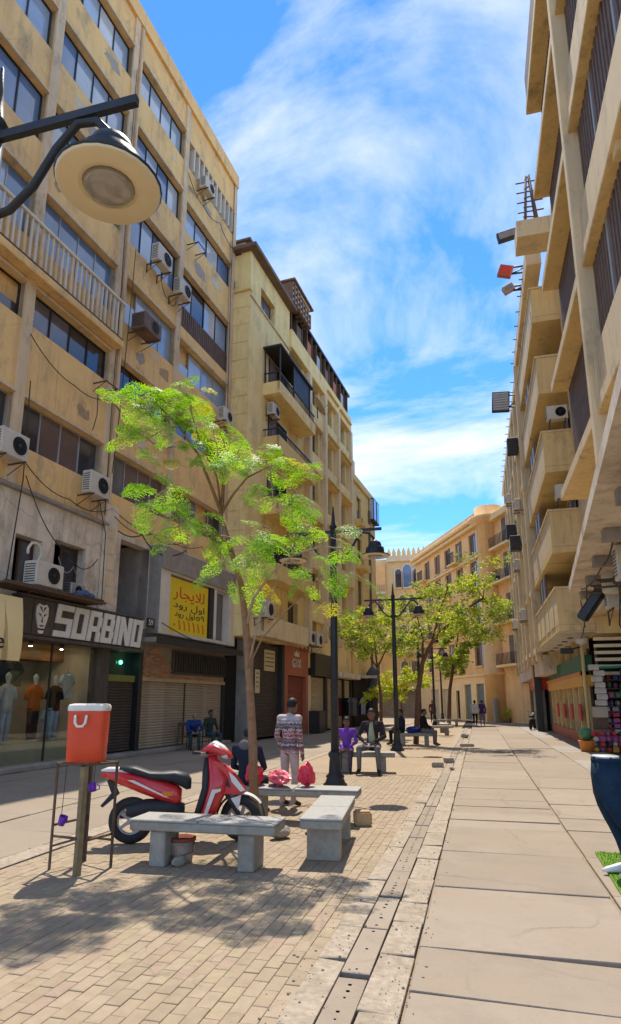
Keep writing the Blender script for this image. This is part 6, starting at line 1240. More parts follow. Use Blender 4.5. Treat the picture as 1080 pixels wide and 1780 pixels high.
def person(label, loc, rz, pose, mats, hair=None, voxel=0.02, fingers=False, long_sleeve=True, robe=False, group=None, scale=1.0, J=None, hood=None):
    """one continuous body grown from tapered limbs; faces local -y"""
    t = thing('person', label, 'person', loc, rz, group); t.scale = (scale,) * 3
    h = 0.46
    if pose == 'sit':
        j = dict(pel=(0, 0.02, h + 0.10), wst=(0, 0.03, h + 0.27), che=(0, 0.02, h + 0.46), nek=(0, 0.0, h + 0.63), hd=(0, -0.03, h + 0.78), hipL=(-0.1, 0, h + 0.09), hipR=(0.1, 0, h + 0.09), kneL=(-0.14, -0.42, h + 0.06), kneR=(0.14, -0.42, h + 0.06), ankL=(-0.13, -0.40, 0.09), ankR=(0.13, -0.40, 0.09), toeL=(-0.15, -0.56, 0.035), toeR=(0.15, -0.56, 0.035),
                 shoL=(-0.19, 0.02, h + 0.55), shoR=(0.19, 0.02, h + 0.55), elbL=(-0.26, -0.06, h + 0.28), elbR=(0.26, -0.06, h + 0.28), wriL=(-0.12, -0.28, h + 0.20), wriR=(0.12, -0.28, h + 0.20))
    else:
        j = dict(pel=(0, 0, 0.93), wst=(0, -0.01, 1.08), che=(0, 0, 1.28), nek=(0, 0, 1.45), hd=(0, -0.02, 1.60), hipL=(-0.09, 0, 0.9), hipR=(0.09, 0, 0.9), kneL=(-0.10, -0.03, 0.5), kneR=(0.11, -0.02, 0.5), ankL=(-0.10, 0.02, 0.09), ankR=(0.12, 0.03, 0.09), toeL=(-0.11, -0.14, 0.035), toeR=(0.14, -0.13, 0.035),
                 shoL=(-0.19, 0.01, 1.39), shoR=(0.19, 0.01, 1.39), elbL=(-0.245, 0.04, 1.12), elbR=(0.245, 0.04, 1.12), wriL=(-0.245, -0.04, 0.88), wriR=(0.245, -0.04, 0.88))
    if J: j.update(J)
    v = {k: Vector(p) for k, p in j.items()}
    S_ = []   # segments a, b, ra, rb, key, flat
    def seg(a, b, ra, rb, key): S_.append((a, b, ra, rb, key))
    seg(v['pel'], v['wst'], 0.135, 0.125, 'top'); seg(v['wst'], v['che'], 0.125, 0.145, 'top'); seg(v['che'] + Vector((-0.07, 0, 0.02)), v['che'] + Vector((0.07, 0, 0.02)), 0.13, 0.13, 'top')
    seg(v['shoL'], v['shoR'], 0.075, 0.075, 'top'); seg(v['che'], v['nek'], 0.10, 0.055, 'top'); seg(v['nek'], v['hd'], 0.05, 0.05, 'skin')
    for s_ in 'LR':
        seg(v['hip' + s_], v['kne' + s_], 0.095, 0.066, 'leg'); seg(v['kne' + s_], v['ank' + s_], 0.064, 0.045, 'leg'); seg(v['ank' + s_], v['toe' + s_], 0.045, 0.032, 'shoe')
        seg(v['pel'], v['hip' + s_], 0.12, 0.1, 'leg')
        seg(v['sho' + s_], v['elb' + s_], 0.062, 0.048, 'top'); seg(v['elb' + s_], v['wri' + s_], 0.048 if long_sleeve else 0.04, 0.038 if long_sleeve else 0.028, 'top' if long_sleeve else 'skin')
        d = (v['wri' + s_] - v['elb' + s_]).normalized(); pc = v['wri' + s_] + d * 0.05; seg(v['wri' + s_], pc, 0.03, 0.032, 'skin')
        ax = d.cross(Vector((1, 0, 0))); ax = ax.normalized() if ax.length > 0.1 else Vector((0, 1, 0)); sd = 1 if s_ == 'L' else -1
        for k, fl in enumerate((0.07, 0.08, 0.075, 0.06)):
            b0 = pc + ax * (0.021 * (k - 1.5)) + d * 0.02; b1 = b0 + d * fl * 0.55; b2 = b1 + (d * 0.8 + Vector((sd * 0.5, 0, 0))).normalized() * fl * 0.5
            seg(b0, b1, 0.011, 0.0105, 'skin'); seg(b1, b2, 0.0105, 0.009, 'skin')
        th0 = v['wri' + s_] + d * 0.02 + ax * -0.03; th1 = th0 + (d * 0.6 - ax * 0.7).normalized() * 0.035; seg(th0, th1, 0.013, 0.012, 'skin'); seg(th1, th1 + d * 0.03, 0.012, 0.01, 'skin')
    if robe: seg(v['pel'], (v['ankL'] + v['ankR']) / 2 + Vector((0, 0, 0.1)), 0.15, 0.19, 'top')
    mb = MB()
    for (a, b, ra, rb, key) in S_:
        L = (b - a).length; n_ = max(2, int(L / 0.03)); 
        d = (b - a).normalized() if L > 1e-6 else Vector((0, 0, 1))
        pts = [a - d * ra * 0.7, a - d * ra * 0.35] + [a.lerp(b, i / n_) for i in range(n_ + 1)] + [b + d * rb * 0.35, b + d * rb * 0.7]
        rr = [ra * 0.65, ra * 0.92] + [ra + (rb - ra) * i / n_ for i in range(n_ + 1)] + [rb * 0.92, rb * 0.65]
        mb.tube(pts, rr, 10)
    hd = v['hd']; mb.ell(hd, (0.078, 0.098, 0.118), 14, 10); mb.ell(hd + Vector((0, -0.02, -0.06)), (0.058, 0.075, 0.062), 12, 8)
    mb.ell(hd + Vector((0, -0.1, -0.012)), (0.016, 0.022, 0.026), 8, 6)
    for sx in (-1, 1): mb.ell(hd + Vector((sx * 0.082, 0.005, -0.005)), (0.014, 0.026, 0.034), 8, 6)
    me = mb.mesh('tmp', M_skM); tmp = bpy.data.objects.new('tmp', me); C.objects.link(tmp)
    rm = tmp.modifiers.new('r', 'REMESH'); rm.mode = 'VOXEL'; rm.voxel_size = voxel; rm.use_smooth_shade = True
    sm = tmp.modifiers.new('s', 'SMOOTH'); sm.factor = 0.5; sm.iterations = 3 if voxel < 0.015 else 2
    dg = bpy.context.evaluated_depsgraph_get(); bm_ = bpy.data.meshes.new_from_object(tmp.evaluated_get(dg)); bpy.data.objects.remove(tmp); bpy.data.meshes.remove(me)
    bm_.materials.clear(); keys = ['skin', 'top', 'leg', 'shoe']
    for k in keys: bm_.materials.append(mats[k])
    def sd(p, a, b, ra, rb):
        ab = b - a; tt = max(0, min(1, (p - a).dot(ab) / max(ab.length_squared, 1e-9))); return (p - a.lerp(b, tt)).length - (ra + (rb - ra) * tt)
    hem = v['pel'].z - (0.10 if pose != 'sit' else 0.0)
    for f in bm_.polygons:
        p = f.center
        if (p - hd).length < 0.13 and p.z > v['nek'].z + 0.02: key = 'skin'
        else: key = min(S_, key=lambda s_: sd(p, s_[0], s_[1], s_[2], s_[3]))[4]
        if pose != 'sit' and not robe and key == 'leg' and p.z > hem and abs(p.x) < 0.2: key = 'top'
        f.material_index = keys.index(key); f.use_smooth = True
    bo = ob('body', bm_, t)
    if hair:
        mb = MB(); vs = []; fs = []
        c = hd + Vector((0, 0.012, 0.018)); n_, r_ = 16, 9
        for i in range(r_ + 1):
            ph = pi * 0.62 * i / r_
            for k in range(n_):
                a = 2 * pi * k / n_; fr = sin(a) < -0.25
                pz = ph * (0.62 if fr else 1.0); wob = 1 + 0.05 * sin(5 * a + i); vs.append(c + Vector((0.088 * sin(pz) * cos(a) * wob, 0.108 * sin(pz) * sin(a) * wob, 0.118 * cos(pz))))
        fs = [(i * n_ + k, (i + 1) * n_ + k, (i + 1) * n_ + (k + 1) % n_, i * n_ + (k + 1) % n_) for i in range(r_) for k in range(n_)]
        mb.add(vs, fs, 0, True).build('hair', hair, t)
    for sx in (-1, 1): MB().ell(hd + Vector((sx * 0.032, -0.088, 0.012)), (0.013, 0.008, 0.008), 8, 6).build('eye', M_blk, t)
    MB().ell(hd + Vector((0, -0.092, -0.062)), (0.024, 0.008, 0.006), 8, 5).build('mouth', pm('lip', (0.22, 0.08, 0.06), None), t)
    if hood: MB().ell(v['nek'] + Vector((0, 0.07, -0.02)), (0.12, 0.09, 0.09), 12, 8).build('hood', hood, t)
    return t
D_nav = cloth('navy_cloth', (0.025, 0.03, 0.05)); D_blk = cloth('black_cloth', (0.018, 0.018, 0.02)); D_blu = cloth('blue_cloth_a', (0.03, 0.06, 0.22)); D_prp = cloth('purple_cloth', (0.22, 0.07, 0.42)); D_gry = cloth('grey_cloth', (0.16, 0.15, 0.14)); D_wht = cloth('white_cloth', (0.62, 0.60, 0.60)); D_bei = cloth('pink_beige_cloth', (0.56, 0.42, 0.38)); D_jean = cloth('teal_denim', (0.04, 0.075, 0.10)); D_sho = cloth('dark_shoe', (0.05, 0.04, 0.035)); D_lgr = cloth('pale_green_cloth', (0.42, 0.46, 0.30)); D_mrn = cloth('maroon_cloth', (0.16, 0.02, 0.035)); D_dbl = cloth('deep_blue_cloth', (0.02, 0.035, 0.20))
person('man in patterned red and white shirt standing with his back turned by the bench', (-3.03, 10.15, 0), R(158), 'stand', dict(skin=M_skD, top=stripes(), leg=D_bei, shoe=D_sho), M_hair, 0.0125, True, scale=0.985, J=dict(hd=(-0.02, -0.05, 1.6), wriL=(-0.25, -0.02, 0.86), wriR=(0.235, -0.08, 0.9)))
person('person in navy hooded jacket sitting behind the tree trunk, back turned', (-3.35, 9.05, 0), R(178), 'sit', dict(skin=M_skD, top=D_nav, leg=D_nav, shoe=D_sho), M_hair, 0.016, scale=0.95, hood=D_gry, J=dict(hd=(0, -0.07, 1.22)))
person('woman in purple top sitting beside the first lamp post', (-3.16, 15.45, 0), R(5), 'sit', dict(skin=M_skD, top=D_prp, leg=cloth('dark_skirt', (0.10, 0.06, 0.10)), shoe=D_sho), M_hair, 0.018, scale=0.93, J=dict(wriL=(-0.05, -0.33, 0.6), wriR=(0.05, -0.33, 0.6)))
pm_ = person('man in dark open jacket sitting with a white cloth on his lap', (-2.5, 15.3, 0), R(-4), 'sit', dict(skin=M_skD, top=cloth('dark_jacket', (0.04, 0.03, 0.035)), leg=D_gry, shoe=D_sho), M_hair, 0.016, scale=1.1, J=dict(kneL=(-0.2, -0.42, 0.52), kneR=(0.2, -0.42, 0.52), ankL=(-0.2, -0.42, 0.09), ankR=(0.22, -0.42, 0.09), toeL=(-0.23, -0.57, 0.035), toeR=(0.26, -0.57, 0.035), hd=(0.0, -0.08, 1.22), elbL=(-0.29, -0.1, 0.76), elbR=(0.29, -0.1, 0.76)))
loft(MB(), [(0.60, 0.0, -0.06, 0.085, 0.085), (0.75, 0.0, -0.055, 0.075, 0.095), (0.9, 0.0, -0.06, 0.06, 0.095), (1.0, 0.0, -0.055, 0.045, 0.075), (1.07, 0, -0.03, 0.03, 0.05)], axis=2).build('shirt_front', D_lgr, pm_)
lc = rock('folded_cloth', 'white cloth across the lap of the man in the dark jacket', (-2.53, 15.02, 0.60), 0.13, D_wht, 0.0, 'cloth', sx=1.5, sy=0.6, sz=0.28)
person('man in blue jacket bending forward on a chair by the tan shutter', (-9.7, 20.7, 0), R(35), 'sit', dict(skin=M_skM, top=D_blu, leg=D_jean, shoe=D_sho), M_hairg, 0.018, J=dict(che=(0, -0.12, 0.86), nek=(0, -0.2, 1.0), hd=(0, -0.3, 1.12), shoL=(-0.19, -0.1, 0.95), shoR=(0.19, -0.1, 0.95), elbL=(-0.26, -0.25, 0.72), elbR=(0.26, -0.25, 0.72), wriL=(-0.1, -0.45, 0.62), wriR=(0.1, -0.45, 0.62)))
person('dark-haired man sitting next to the blue jacket by the shutter', (-9.15, 20.9, 0), R(60), 'sit', dict(skin=M_skD, top=cloth('dark_green_cloth', (0.035, 0.05, 0.04)), leg=D_jean, shoe=D_sho), M_hair, 0.018)
person('dark-clothed person sitting at the left of the leaning tree, sideways', (-2.95, 25.0, 0), R(-75), 'sit', dict(skin=M_skD, top=D_nav, leg=D_blk, shoe=D_sho), M_hair, 0.022)
person('dark-clothed person sitting at the right of the leaning tree, sideways', (-2.08, 25.0, 0), R(80), 'sit', dict(skin=M_skD, top=D_blk, leg=D_gry, shoe=D_sho), M_hair, 0.022)
rock('blue_bundle', 'bright blue bundle on the bench between the dark figures', (-2.5, 24.9, 0.462), 0.17, D_dbl, 3.3, 'bundle', sx=1.5, sz=0.7)
person('walker in white shirt and dark trousers far down the street', (-0.28, 45.4, 0), R(170), 'stand', dict(skin=M_skD, top=D_wht, leg=D_blk, shoe=D_sho), M_hair, 0.024, J=dict(ankL=(-0.1, 0.2, 0.12), toeL=(-0.1, 0.06, 0.04), kneR=(0.11, -0.12, 0.5), ankR=(0.12, -0.12, 0.09), toeR=(0.13, -0.27, 0.035)))
person('walker in purple top beside the white shirt far down the street', (0.2, 45.6, 0), R(175), 'stand', dict(skin=M_skD, top=cloth('plum_cloth', (0.09, 0.035, 0.16)), leg=cloth('rosy_cloth', (0.32, 0.18, 0.2)), shoe=D_sho), M_hair, 0.024, J=dict(ankR=(0.1, 0.2, 0.12), toeR=(0.1, 0.06, 0.04)))
person('walker in white shirt under the trees at the far left', (-8.1, 52.0, 0), R(150), 'stand', dict(skin=M_skD, top=D_wht, leg=D_blk, shoe=D_sho), M_hair, 0.026)
person('person in dark top standing behind the farthest bench', (-3.5, 50.5, 0), R(10), 'stand', dict(skin=M_skD, top=cloth('wine_cloth', (0.13, 0.04, 0.05)), leg=D_blk, shoe=D_sho), M_hair, 0.026)
# chairs by the shutter
def chair(label, loc, rz):
    t = thing('wooden_chair', label, 'chair', loc, rz); M_ch = pm('chair_wood', (0.16, 0.085, 0.05), (0.10, 0.055, 0.035), scale=8, rough=0.6)
    MB().bbox((-0.22, -0.22, 0.42), (0.22, 0.22, 0.46), 0.01).build('seat', M_ch, t)
    for sx in (-1, 1):
        for sy in (-1, 1): MB().tube([(sx * 0.2, sy * 0.2, 0), (sx * 0.19, sy * 0.19, 0.92 if sy > 0 else 0.43)], 0.018, 7).build('leg', M_ch, t)
    MB().box((-0.19, 0.175, 0.8), (0.19, 0.195, 0.92)).build('top_rail', M_ch, t)
    for k in range(5): MB().box((-0.15 + k * 0.075 - 0.012, 0.18, 0.47), (-0.15 + k * 0.075 + 0.012, 0.19, 0.8)).build('slat', M_ch, t)
chair('empty slatted wooden chair in front of the tan shutter', (-10.15, 20.9, 0), R(25)); chair('chair under the man in the blue jacket', (-9.7, 20.75, 0), R(35)); chair('chair under the dark-haired man', (-9.15, 20.95, 0), R(60))

# ------------------------------------------------------------------ clothes in the shop window
def shirt_mesh(w_=0.5, h=0.66):
    pts = [(-0.09, h), (-0.2, h - 0.03), (-w_ / 2 - 0.06, h - 0.25), (-w_ / 2 + 0.06, h - 0.32), (-0.2, h - 0.2), (-0.21, 0), (0.21, 0), (0.2, h - 0.2), (w_ / 2 - 0.06, h - 0.32), (w_ / 2 + 0.06, h - 0.25), (0.2, h - 0.03), (0.09, h), (0, h - 0.05)]
    mb = MB(); mb.prism(pts, 1, -0.05, 0.05); return mb
def dress_form(name, label, s, o, z, top, leg, par=None):
    t = on(A, name, label, 'mannequin', s, o, z)
    mb = loft(MB(), [(0.05, 0, 0, 0.075, 0.075), (0.45, 0.0, 0, 0.075, 0.08), (0.8, 0.0, 0, 0.16, 0.11)], axis=2); 
    for sx in (-1, 1): loft(MB(), [(0.06, sx * 0.09, 0, 0.06, 0.06), (0.45, sx * 0.09, 0, 0.07, 0.075), (0.85, sx * 0.085, 0, 0.09, 0.1)], axis=2).build('trouser_leg', leg, t)
    loft(MB(), [(0.78, 0, 0, 0.175, 0.12), (1.0, 0, 0, 0.165, 0.115), (1.3, 0, 0, 0.2, 0.125), (1.42, 0, 0, 0.15, 0.09), (1.46, 0, 0, 0.06, 0.06)], axis=2).build('shirt', top, t)
    for sx in (-1, 1): MB().tube([(sx * 0.17, 0, 1.37), (sx * 0.25, 0, 1.2), (sx * 0.27, 0, 1.08)], [0.07, 0.07, 0.075], 8).build('sleeve', top, t)
    MB().lathe([(0.05, 1.45), (0.045, 1.52), (0.07, 1.6), (0.075, 1.68), (0.0, 1.76)], 10).build('head', M_wht, t); MB().lathe([(0.16, 0), (0.16, 0.03), (0.02, 0.05)], 14).build('foot_plate', M_alu, t)
dress_form('shop_mannequin', 'mannequin in white shirt and pale trousers in the shop window', -2.0, -0.4, 0.62, D_wht, cloth('pale_denim', (0.42, 0.45, 0.52)))
dress_form('shop_mannequin', 'mannequin in red jacket at the left edge of the shop window', -2.6, -0.4, 0.62, D_mrn, D_blk)
dress_form('shop_mannequin', 'mannequin in orange top in the middle of the shop window', -0.95, -0.5, 0.62, cloth('orange_cloth', (0.62, 0.13, 0.02)), D_blk)
dress_form('shop_mannequin', 'mannequin in black clothes near the shop post', -0.2, -0.5, 0.62, D_blk, cloth('sky_denim', (0.32, 0.4, 0.52)))
for (s_, o_, z_, m_, lb) in ((0.25, -0.5, 1.75, D_wht, 'white shirt hung high beside the shop post'), (-1.3, -1.4, 2.05, D_nav, 'navy shirt hung on the back wall of the shop'), (-0.5, -1.7, 2.05, D_gry, 'grey shirt hung on the back wall of the shop'), (-1.75, -1.9, 1.2, cloth('khaki_cloth', (0.3, 0.24, 0.13)), 'khaki shirt low on the back wall of the shop'), (0.45, -1.2, 0.75, cloth('pale_blue_cloth', (0.35, 0.45, 0.58)), 'pale blue garment low beside the shop post')):
    t = on(A, 'hanging_shirt', lb, 'shirt', s_, o_, z_); shirt_mesh().build('cloth', m_, t); MB().tube([(-0.16, 0, 0.64), (0, 0, 0.72), (0.16, 0, 0.64)], 0.008, 5).tube([(0, 0, 0.72), (0, 0, 0.8), (0.03, 0, 0.83)], 0.006, 5).build('hanger', M_dk, t)
# ------------------------------------------------------------------ clothes rails at the far left
for (x, y, items, lb) in ((-7.7, 37.6, [D_mrn, D_blk, D_gry], 'far clothes rail with maroon and black garments'), (-7.6, 42.5, [D_dbl, D_dbl, D_wht, D_nav], 'far clothes rail with deep blue garments')):
    t = thing('clothes_rail', lb, 'clothes rail', (x, y, 0), R(10)); MB().tube([(-0.7, 0, 0), (-0.7, 0, 1.95), (0.7, 0, 1.95), (0.7, 0, 0)], 0.025, 6).build('frame', M_dk, t)
    for k, m_ in enumerate(items):
        for q in range(2): o = shirt_mesh(0.6, 1.05).build('garment', m_, t); o.location = (-0.5 + (k * 2 + q) * 1.0 / (len(items) * 2 - 1), 0, 0.8); o.rotation_euler = (0, 0, R(60 + 8 * q))
um = thing('folded_parasol', 'grey folded parasol by the far clothes rails', 'parasol', (-7.0, 43.5, 0)); MB().tube([(0, 0, 0), (0, 0, 3.6)], 0.03, 6).build('pole', M_dk, um); MB().lathe([(0.3, 2.2), (0.42, 2.5), (0.3, 3.0), (0.34, 3.3), (0.5, 3.5), (0.05, 4.1)], 9).build('canopy', pm('slate_canvas', (0.10, 0.12, 0.15), None, scale=4, bump=0.3), um)
bn = thing('metal_cabinet', 'dark metal cabinet against the cream shutter', 'cabinet', (-8.35, 33.0, 0), R(LDEG)); MB().bbox((-0.5, -0.3, 0.03), (0.5, 0.3, 1.15), 0.02).build('case', M_dk, bn); MB().box((-0.46, -0.31, 0.1), (-0.02, -0.302, 1.1)).build('door', M_blk, bn); MB().box((0.02, -0.31, 0.1), (0.46, -0.302, 1.1)).build('door', M_blk, bn)

# ------------------------------------------------------------------ right: jeans display and green mat
M_turf = pm('green_turf', (0.16, 0.30, 0.02), (0.10, 0.21, 0.015), scale=30, rough=0.9, bump=0.8, bscale=200)
mt_ = thing('turf_mat', 'bright green artificial turf mat under the jeans display', 'mat', (1.55, 7.15, 0.0), R(-2)); MB().bbox((-0.42, -0.85, 0.004), (0.42, 0.85, 0.02), 0.004).build('backing', M_turf, mt_)
mb = MB(); rg = random.Random(2)
for k in range(5000):
    x, y = rg.uniform(-0.41, 0.41), rg.uniform(-0.84, 0.84); a = rg.uniform(0, pi); d = Vector((cos(a), sin(a), 0)) * 0.003; tp = Vector((rg.gauss(0, 0.006), rg.gauss(0, 0.006), rg.uniform(0.012, 0.022))); p = Vector((x, y, 0.019)); mb.add([p - d, p + d, p + tp], [(0, 1, 2)])
mb.build('turf_blades', M_turf, mt_, kind='stuff')
M_den = pm('dark_denim', (0.008, 0.022, 0.045), (0.014, 0.034, 0.062), scale=5, rough=0.9, bump=0.8, bscale=9, bdist=0.035, spec=0.15, stain=0.3, stain_col=(0.03, 0.06, 0.095), stain_scale=3)
jm = thing('jeans_mannequin', 'half-body mannequin wearing dark blue jeans at the right edge', 'mannequin', (1.19, 7.0, 0.02), R(-82))
loft(MB(), [(0.68, 0.0, 0.01, 0.15, 0.125), (0.80, 0.0, 0.01, 0.175, 0.145), (0.92, 0.0, 0.0, 0.17, 0.14), (1.05, 0.0, 0.0, 0.155, 0.125)], axis=2, n=22).build('hips', M_den, jm)
for sx, fy in ((-1, 0.0), (1, 0.10)):
    loft(MB(), [(0.055, sx * 0.09, 0.17 + fy, 0.062, 0.075), (0.10, sx * 0.09, 0.165 + fy, 0.06, 0.07), (0.2, sx * 0.09, 0.15 + fy, 0.06, 0.072), (0.3, sx * 0.088, 0.125 + fy * 0.9, 0.062, 0.076), (0.42, sx * 0.085, 0.085 + fy * 0.6, 0.068, 0.085), (0.5, sx * 0.083, 0.055 + fy * 0.4, 0.075, 0.095), (0.62, sx * 0.08, 0.025 + fy * 0.2, 0.085, 0.115), (0.74, sx * 0.076, 0.01, 0.09, 0.13), (0.84, sx * 0.07, 0.01, 0.09, 0.135)], axis=2, n=18).build('trouser_leg', M_den, jm)
    loft(MB(), [(-0.10 + fy, sx * 0.095, 0.024, 0.018, 0.012), (-0.06 + fy, sx * 0.095, 0.032, 0.036, 0.024), (0.03 + fy, sx * 0.093, 0.045, 0.038, 0.04), (0.12 + fy, sx * 0.09, 0.06, 0.034, 0.055), (0.2 + fy, sx * 0.09, 0.05, 0.03, 0.045)], axis=1).build('foot', M_swht, jm)
MB().tube([(-0.168, 0.09, 0.98), (-0.185, 0.03, 0.90), (-0.178, -0.06, 0.87)], 0.004, 5).build('pocket_seam', pm('seam_thread', (0.30, 0.18, 0.07), None), jm)
loft(MB(), [(1.045, 0, 0, 0.158, 0.128), (1.085, 0, 0, 0.156, 0.126)], axis=2, n=22).build('waistband', M_den, jm)
for k in range(5): a = k * 2 * pi / 5; MB().box((-0.008, -0.006, 1.035), (0.008, 0.006, 1.095), M=Matrix.Translation((0.16 * cos(a), 0.13 * sin(a), 0)) @ Matrix.Rotation(a + pi / 2, 4, 'Z')).build('belt_loop', M_den, jm)
loft(MB(), [(1.086, 0, 0, 0.148, 0.118), (1.105, 0, 0, 0.14, 0.112)], axis=2, n=22).build('torso_cap', M_swht, jm)
MB().lathe([(0.17, 0.0), (0.17, 0.012), (0.02, 0.016)], 18, (0, 0.2, 0)).tube([(0.03, 0.26, 0.01), (0.03, 0.2, 0.4)], 0.012, 6).build('foot_plate', M_alu, jm)

# ------------------------------------------------------------------ right: shops and toy stall
def shopfix(name, label, cat, x0, x1, y0, y1, z0, z1, m, bev=0.02):
    t = thing(name, label, cat, (x0, y0, z0)); MB().bbox((0, 0, 0), (x1 - x0, y1 - y0, z1 - z0), bev).build('panel', m, t); return t
M_orange = pm('orange_fascia', (0.70, 0.24, 0.04), (0.62, 0.2, 0.03), scale=2, rough=0.5, bump=0.05); M_amber = pm('amber_fascia', (0.74, 0.40, 0.07), (0.66, 0.34, 0.05), scale=2, rough=0.5, bump=0.05); M_green = pm('green_board', (0.03, 0.15, 0.06), (0.02, 0.10, 0.04), scale=3, rough=0.5, bump=0.05); M_rsig = pm('red_panel', (0.55, 0.06, 0.02), (0.48, 0.05, 0.02), scale=2, rough=0.45, bump=0.03)
Rs = Bld('snack_shop', 'small shop with green and orange fascia under the boxed balconies', (3.9, 25.5), 90, 1)
Rs.bx('wall', 0, 12.0, -4, -0.6, 0, 4.05, M_void)
for k in range(8): Rs.bx('mullion', 0.2 + k * 1.6, 0.4 + k * 1.6, -0.3, 0.0, 0.35, 2.2, M_plRy)
for k in range(7): gp = Rs.bx('pane', 0.42 + k * 1.6, 1.78 + k * 1.6, -0.2, -0.17, 0.5, 2.2, M_gl[(2, 5, 2, 4)[k % 4]])
Rs.bx('base_panel', 0, 12, -0.4, 0.05, 0, 0.45, M_red); Rs.bx('orange_fascia', 0, 12, -0.3, 0.12, 2.2, 2.62, M_amber, bev=0.02); Rs.bx('orange_edge', 0, 12, 0.121, 0.18, 2.6, 2.74, M_orange, bev=0.02); Rs.bx('green_board', 0, 12, -0.3, 0.08, 2.76, 3.35, M_green)
for k in range(6): Rs.bx('upper_mullion', 0.3 + k * 2.2, 0.45 + k * 2.2, -0.3, 0.02, 3.35, 4.05, M_plRy); Rs.bx('upper_pane', 0.5 + k * 2.2, 2.4 + k * 2.2, -0.25, -0.2, 3.37, 4.03, M_gl[4])
for k in range(4): Rs.bx('hung_bag', 1.2 + k * 2.4, 1.7 + k * 2.4, 0.02, 0.1, 0.9, 1.55, pm('coral_cloth', (0.62, 0.10, 0.10), None), bev=0.03)
rs2 = shopfix('red_shop_sign', 'red and black upright shop sign beyond the snack shop', 'sign', 3.2, 4.3, 38.6, 42.0, 2.3, 4.2, M_rsig); MB().box((-0.02, 0.3, 0.2), (-0.008, 1.2, 1.5)).build('orange_bar', M_orange, rs2); MB().bbox((-0.05, -0.02, -2.3), (0.3, -0.35, 1.8), 0.02).build('black_column', M_blk, rs2); MB().bbox((0.1, 0.3, -2.3), (0.5, 3.0, -0.02), 0.02).build('grey_drape', pm('grey_drape', (0.36, 0.33, 0.31), (0.28, 0.26, 0.24), scale=(5)), rs2)
for (x, y, lb) in ((3.05, 40.5, 'motorcycle parked by the red and black sign'),):
    t = thing('parked_motorcycle', lb, 'motorcycle', (x, y, 0), R(75)); torus(MB(), 0.24, 0.055, (-0.62, 0, 0.3)).build('wheel', M_tyre, t); torus(MB(), 0.24, 0.055, (0.62, 0, 0.3)).build('wheel', M_tyre, t)
    loft(MB(), [(-0.7, 0, 0.78, 0.06, 0.04), (-0.3, 0, 0.76, 0.11, 0.06), (0.1, 0, 0.8, 0.12, 0.1), (0.35, 0, 0.82, 0.08, 0.07)]).build('tank_and_seat', M_sblk, t); loft(MB(), [(-0.25, 0, 0.42, 0.12, 0.14), (0.2, 0, 0.45, 0.14, 0.18)]).build('engine', M_dk, t)
    MB().tube([(0.62, 0.07, 0.3), (0.42, 0.07, 0.95)], 0.025, 6).tube([(0.62, -0.07, 0.3), (0.42, -0.07, 0.95)], 0.025, 6).build('fork', M_alu, t); MB().tube([(0.36, -0.35, 1.05), (0.42, 0, 0.98), (0.36, 0.35, 1.05)], 0.018, 6).build('handlebar', M_dk, t); MB().ell((0.52, 0, 0.88), (0.09, 0.1, 0.1), 10, 7).build('headlamp', M_swht, t)
ca = thing('security_camera', 'white dome lamp and black camera on a post below the yellow balcony', 'camera', (3.75, 24.6, 2.6)); MB().tube([(0, 0, -2.6), (0, 0, 1.1)], 0.06, 8).build('post', M_plRy, ca); MB().ell((0, -0.05, 1.2), (0.24, 0.24, 0.15), 12, 7).build('dome', M_wht, ca); MB().bbox((-0.75, -0.15, 0.75), (-0.3, 0.15, 0.95), 0.02).build('camera_box', M_blk, ca); MB().tube([(-0.4, 0, 0.9), (0, 0, 1.0)], 0.03, 6).build('arm', M_dk, ca)
# toy stall
stall = thing('toy_stall', 'crowded toy stall frame with green awning at the right edge', 'stall', (4.1, 24.0, 0))
for (x, y) in ((0, 0), (2.6, 0), (0, 1.6), (2.6, 1.6)): MB().box((x - 0.04, y - 0.04, 0), (x + 0.04, y + 0.04, 3.6)).build('post', M_iron, stall)
for k in range(6): MB().box((-0.05, -0.1, 3.75 - k * 0.24), (2.8, -0.04, 3.86 - k * 0.24)).build('slat', M_plR, stall)
MB().prism([(-0.1, 2.75), (2.9, 2.85), (2.9, 2.92), (-0.1, 2.82)], 1, -0.5, 0.3).build('awning', pm('teal_awning', (0.03, 0.22, 0.16), None, bump=0.2), stall)
for k in range(8): MB().bbox((0.05, 0.0, 0.265 + k * 0.3), (2.55, 0.9, 0.29 + k * 0.3), 0.005).build('shelf', M_brn, stall)
MB().box((0.0, 1.62, 0.1), (2.7, 1.66, 3.5)).build('back_panel', M_void, stall)
MB().bbox((0.65, -0.35, 1.95), (2.7, -0.28, 2.72), 0.02).build('black_banner', M_blk, stall)
rg = random.Random(9); tcol = [pm('toy%d' % i, c, tuple(x * 0.7 for x in c), scale=6, rough=0.4, bump=0.1) for i, c in enumerate([(0.55, 0.05, 0.05), (0.60, 0.30, 0.04), (0.05, 0.12, 0.35), (0.10, 0.28, 0.12), (0.55, 0.48, 0.40), (0.42, 0.10, 0.22), (0.16, 0.07, 0.22), (0.30, 0.26, 0.22), (0.05, 0.05, 0.05)])]
tn = ['red', 'amber', 'blue', 'green', 'cream', 'pink', 'violet', 'grey', 'black']; rw = ['lowest', 'second', 'third', 'fourth', 'top']
bm_cache = [MB().bbox((-0.14, -0.12, 0), (0.14, 0.12, 0.30), 0.02).mesh('carton', m) for m in tcol]; rd_cache = [MB().lathe([(0.0, 0), (0.11, 0.02), (0.14, 0.14), (0.10, 0.26), (0.0, 0.30)], 12).mesh('toy_drum', m) for m in tcol]
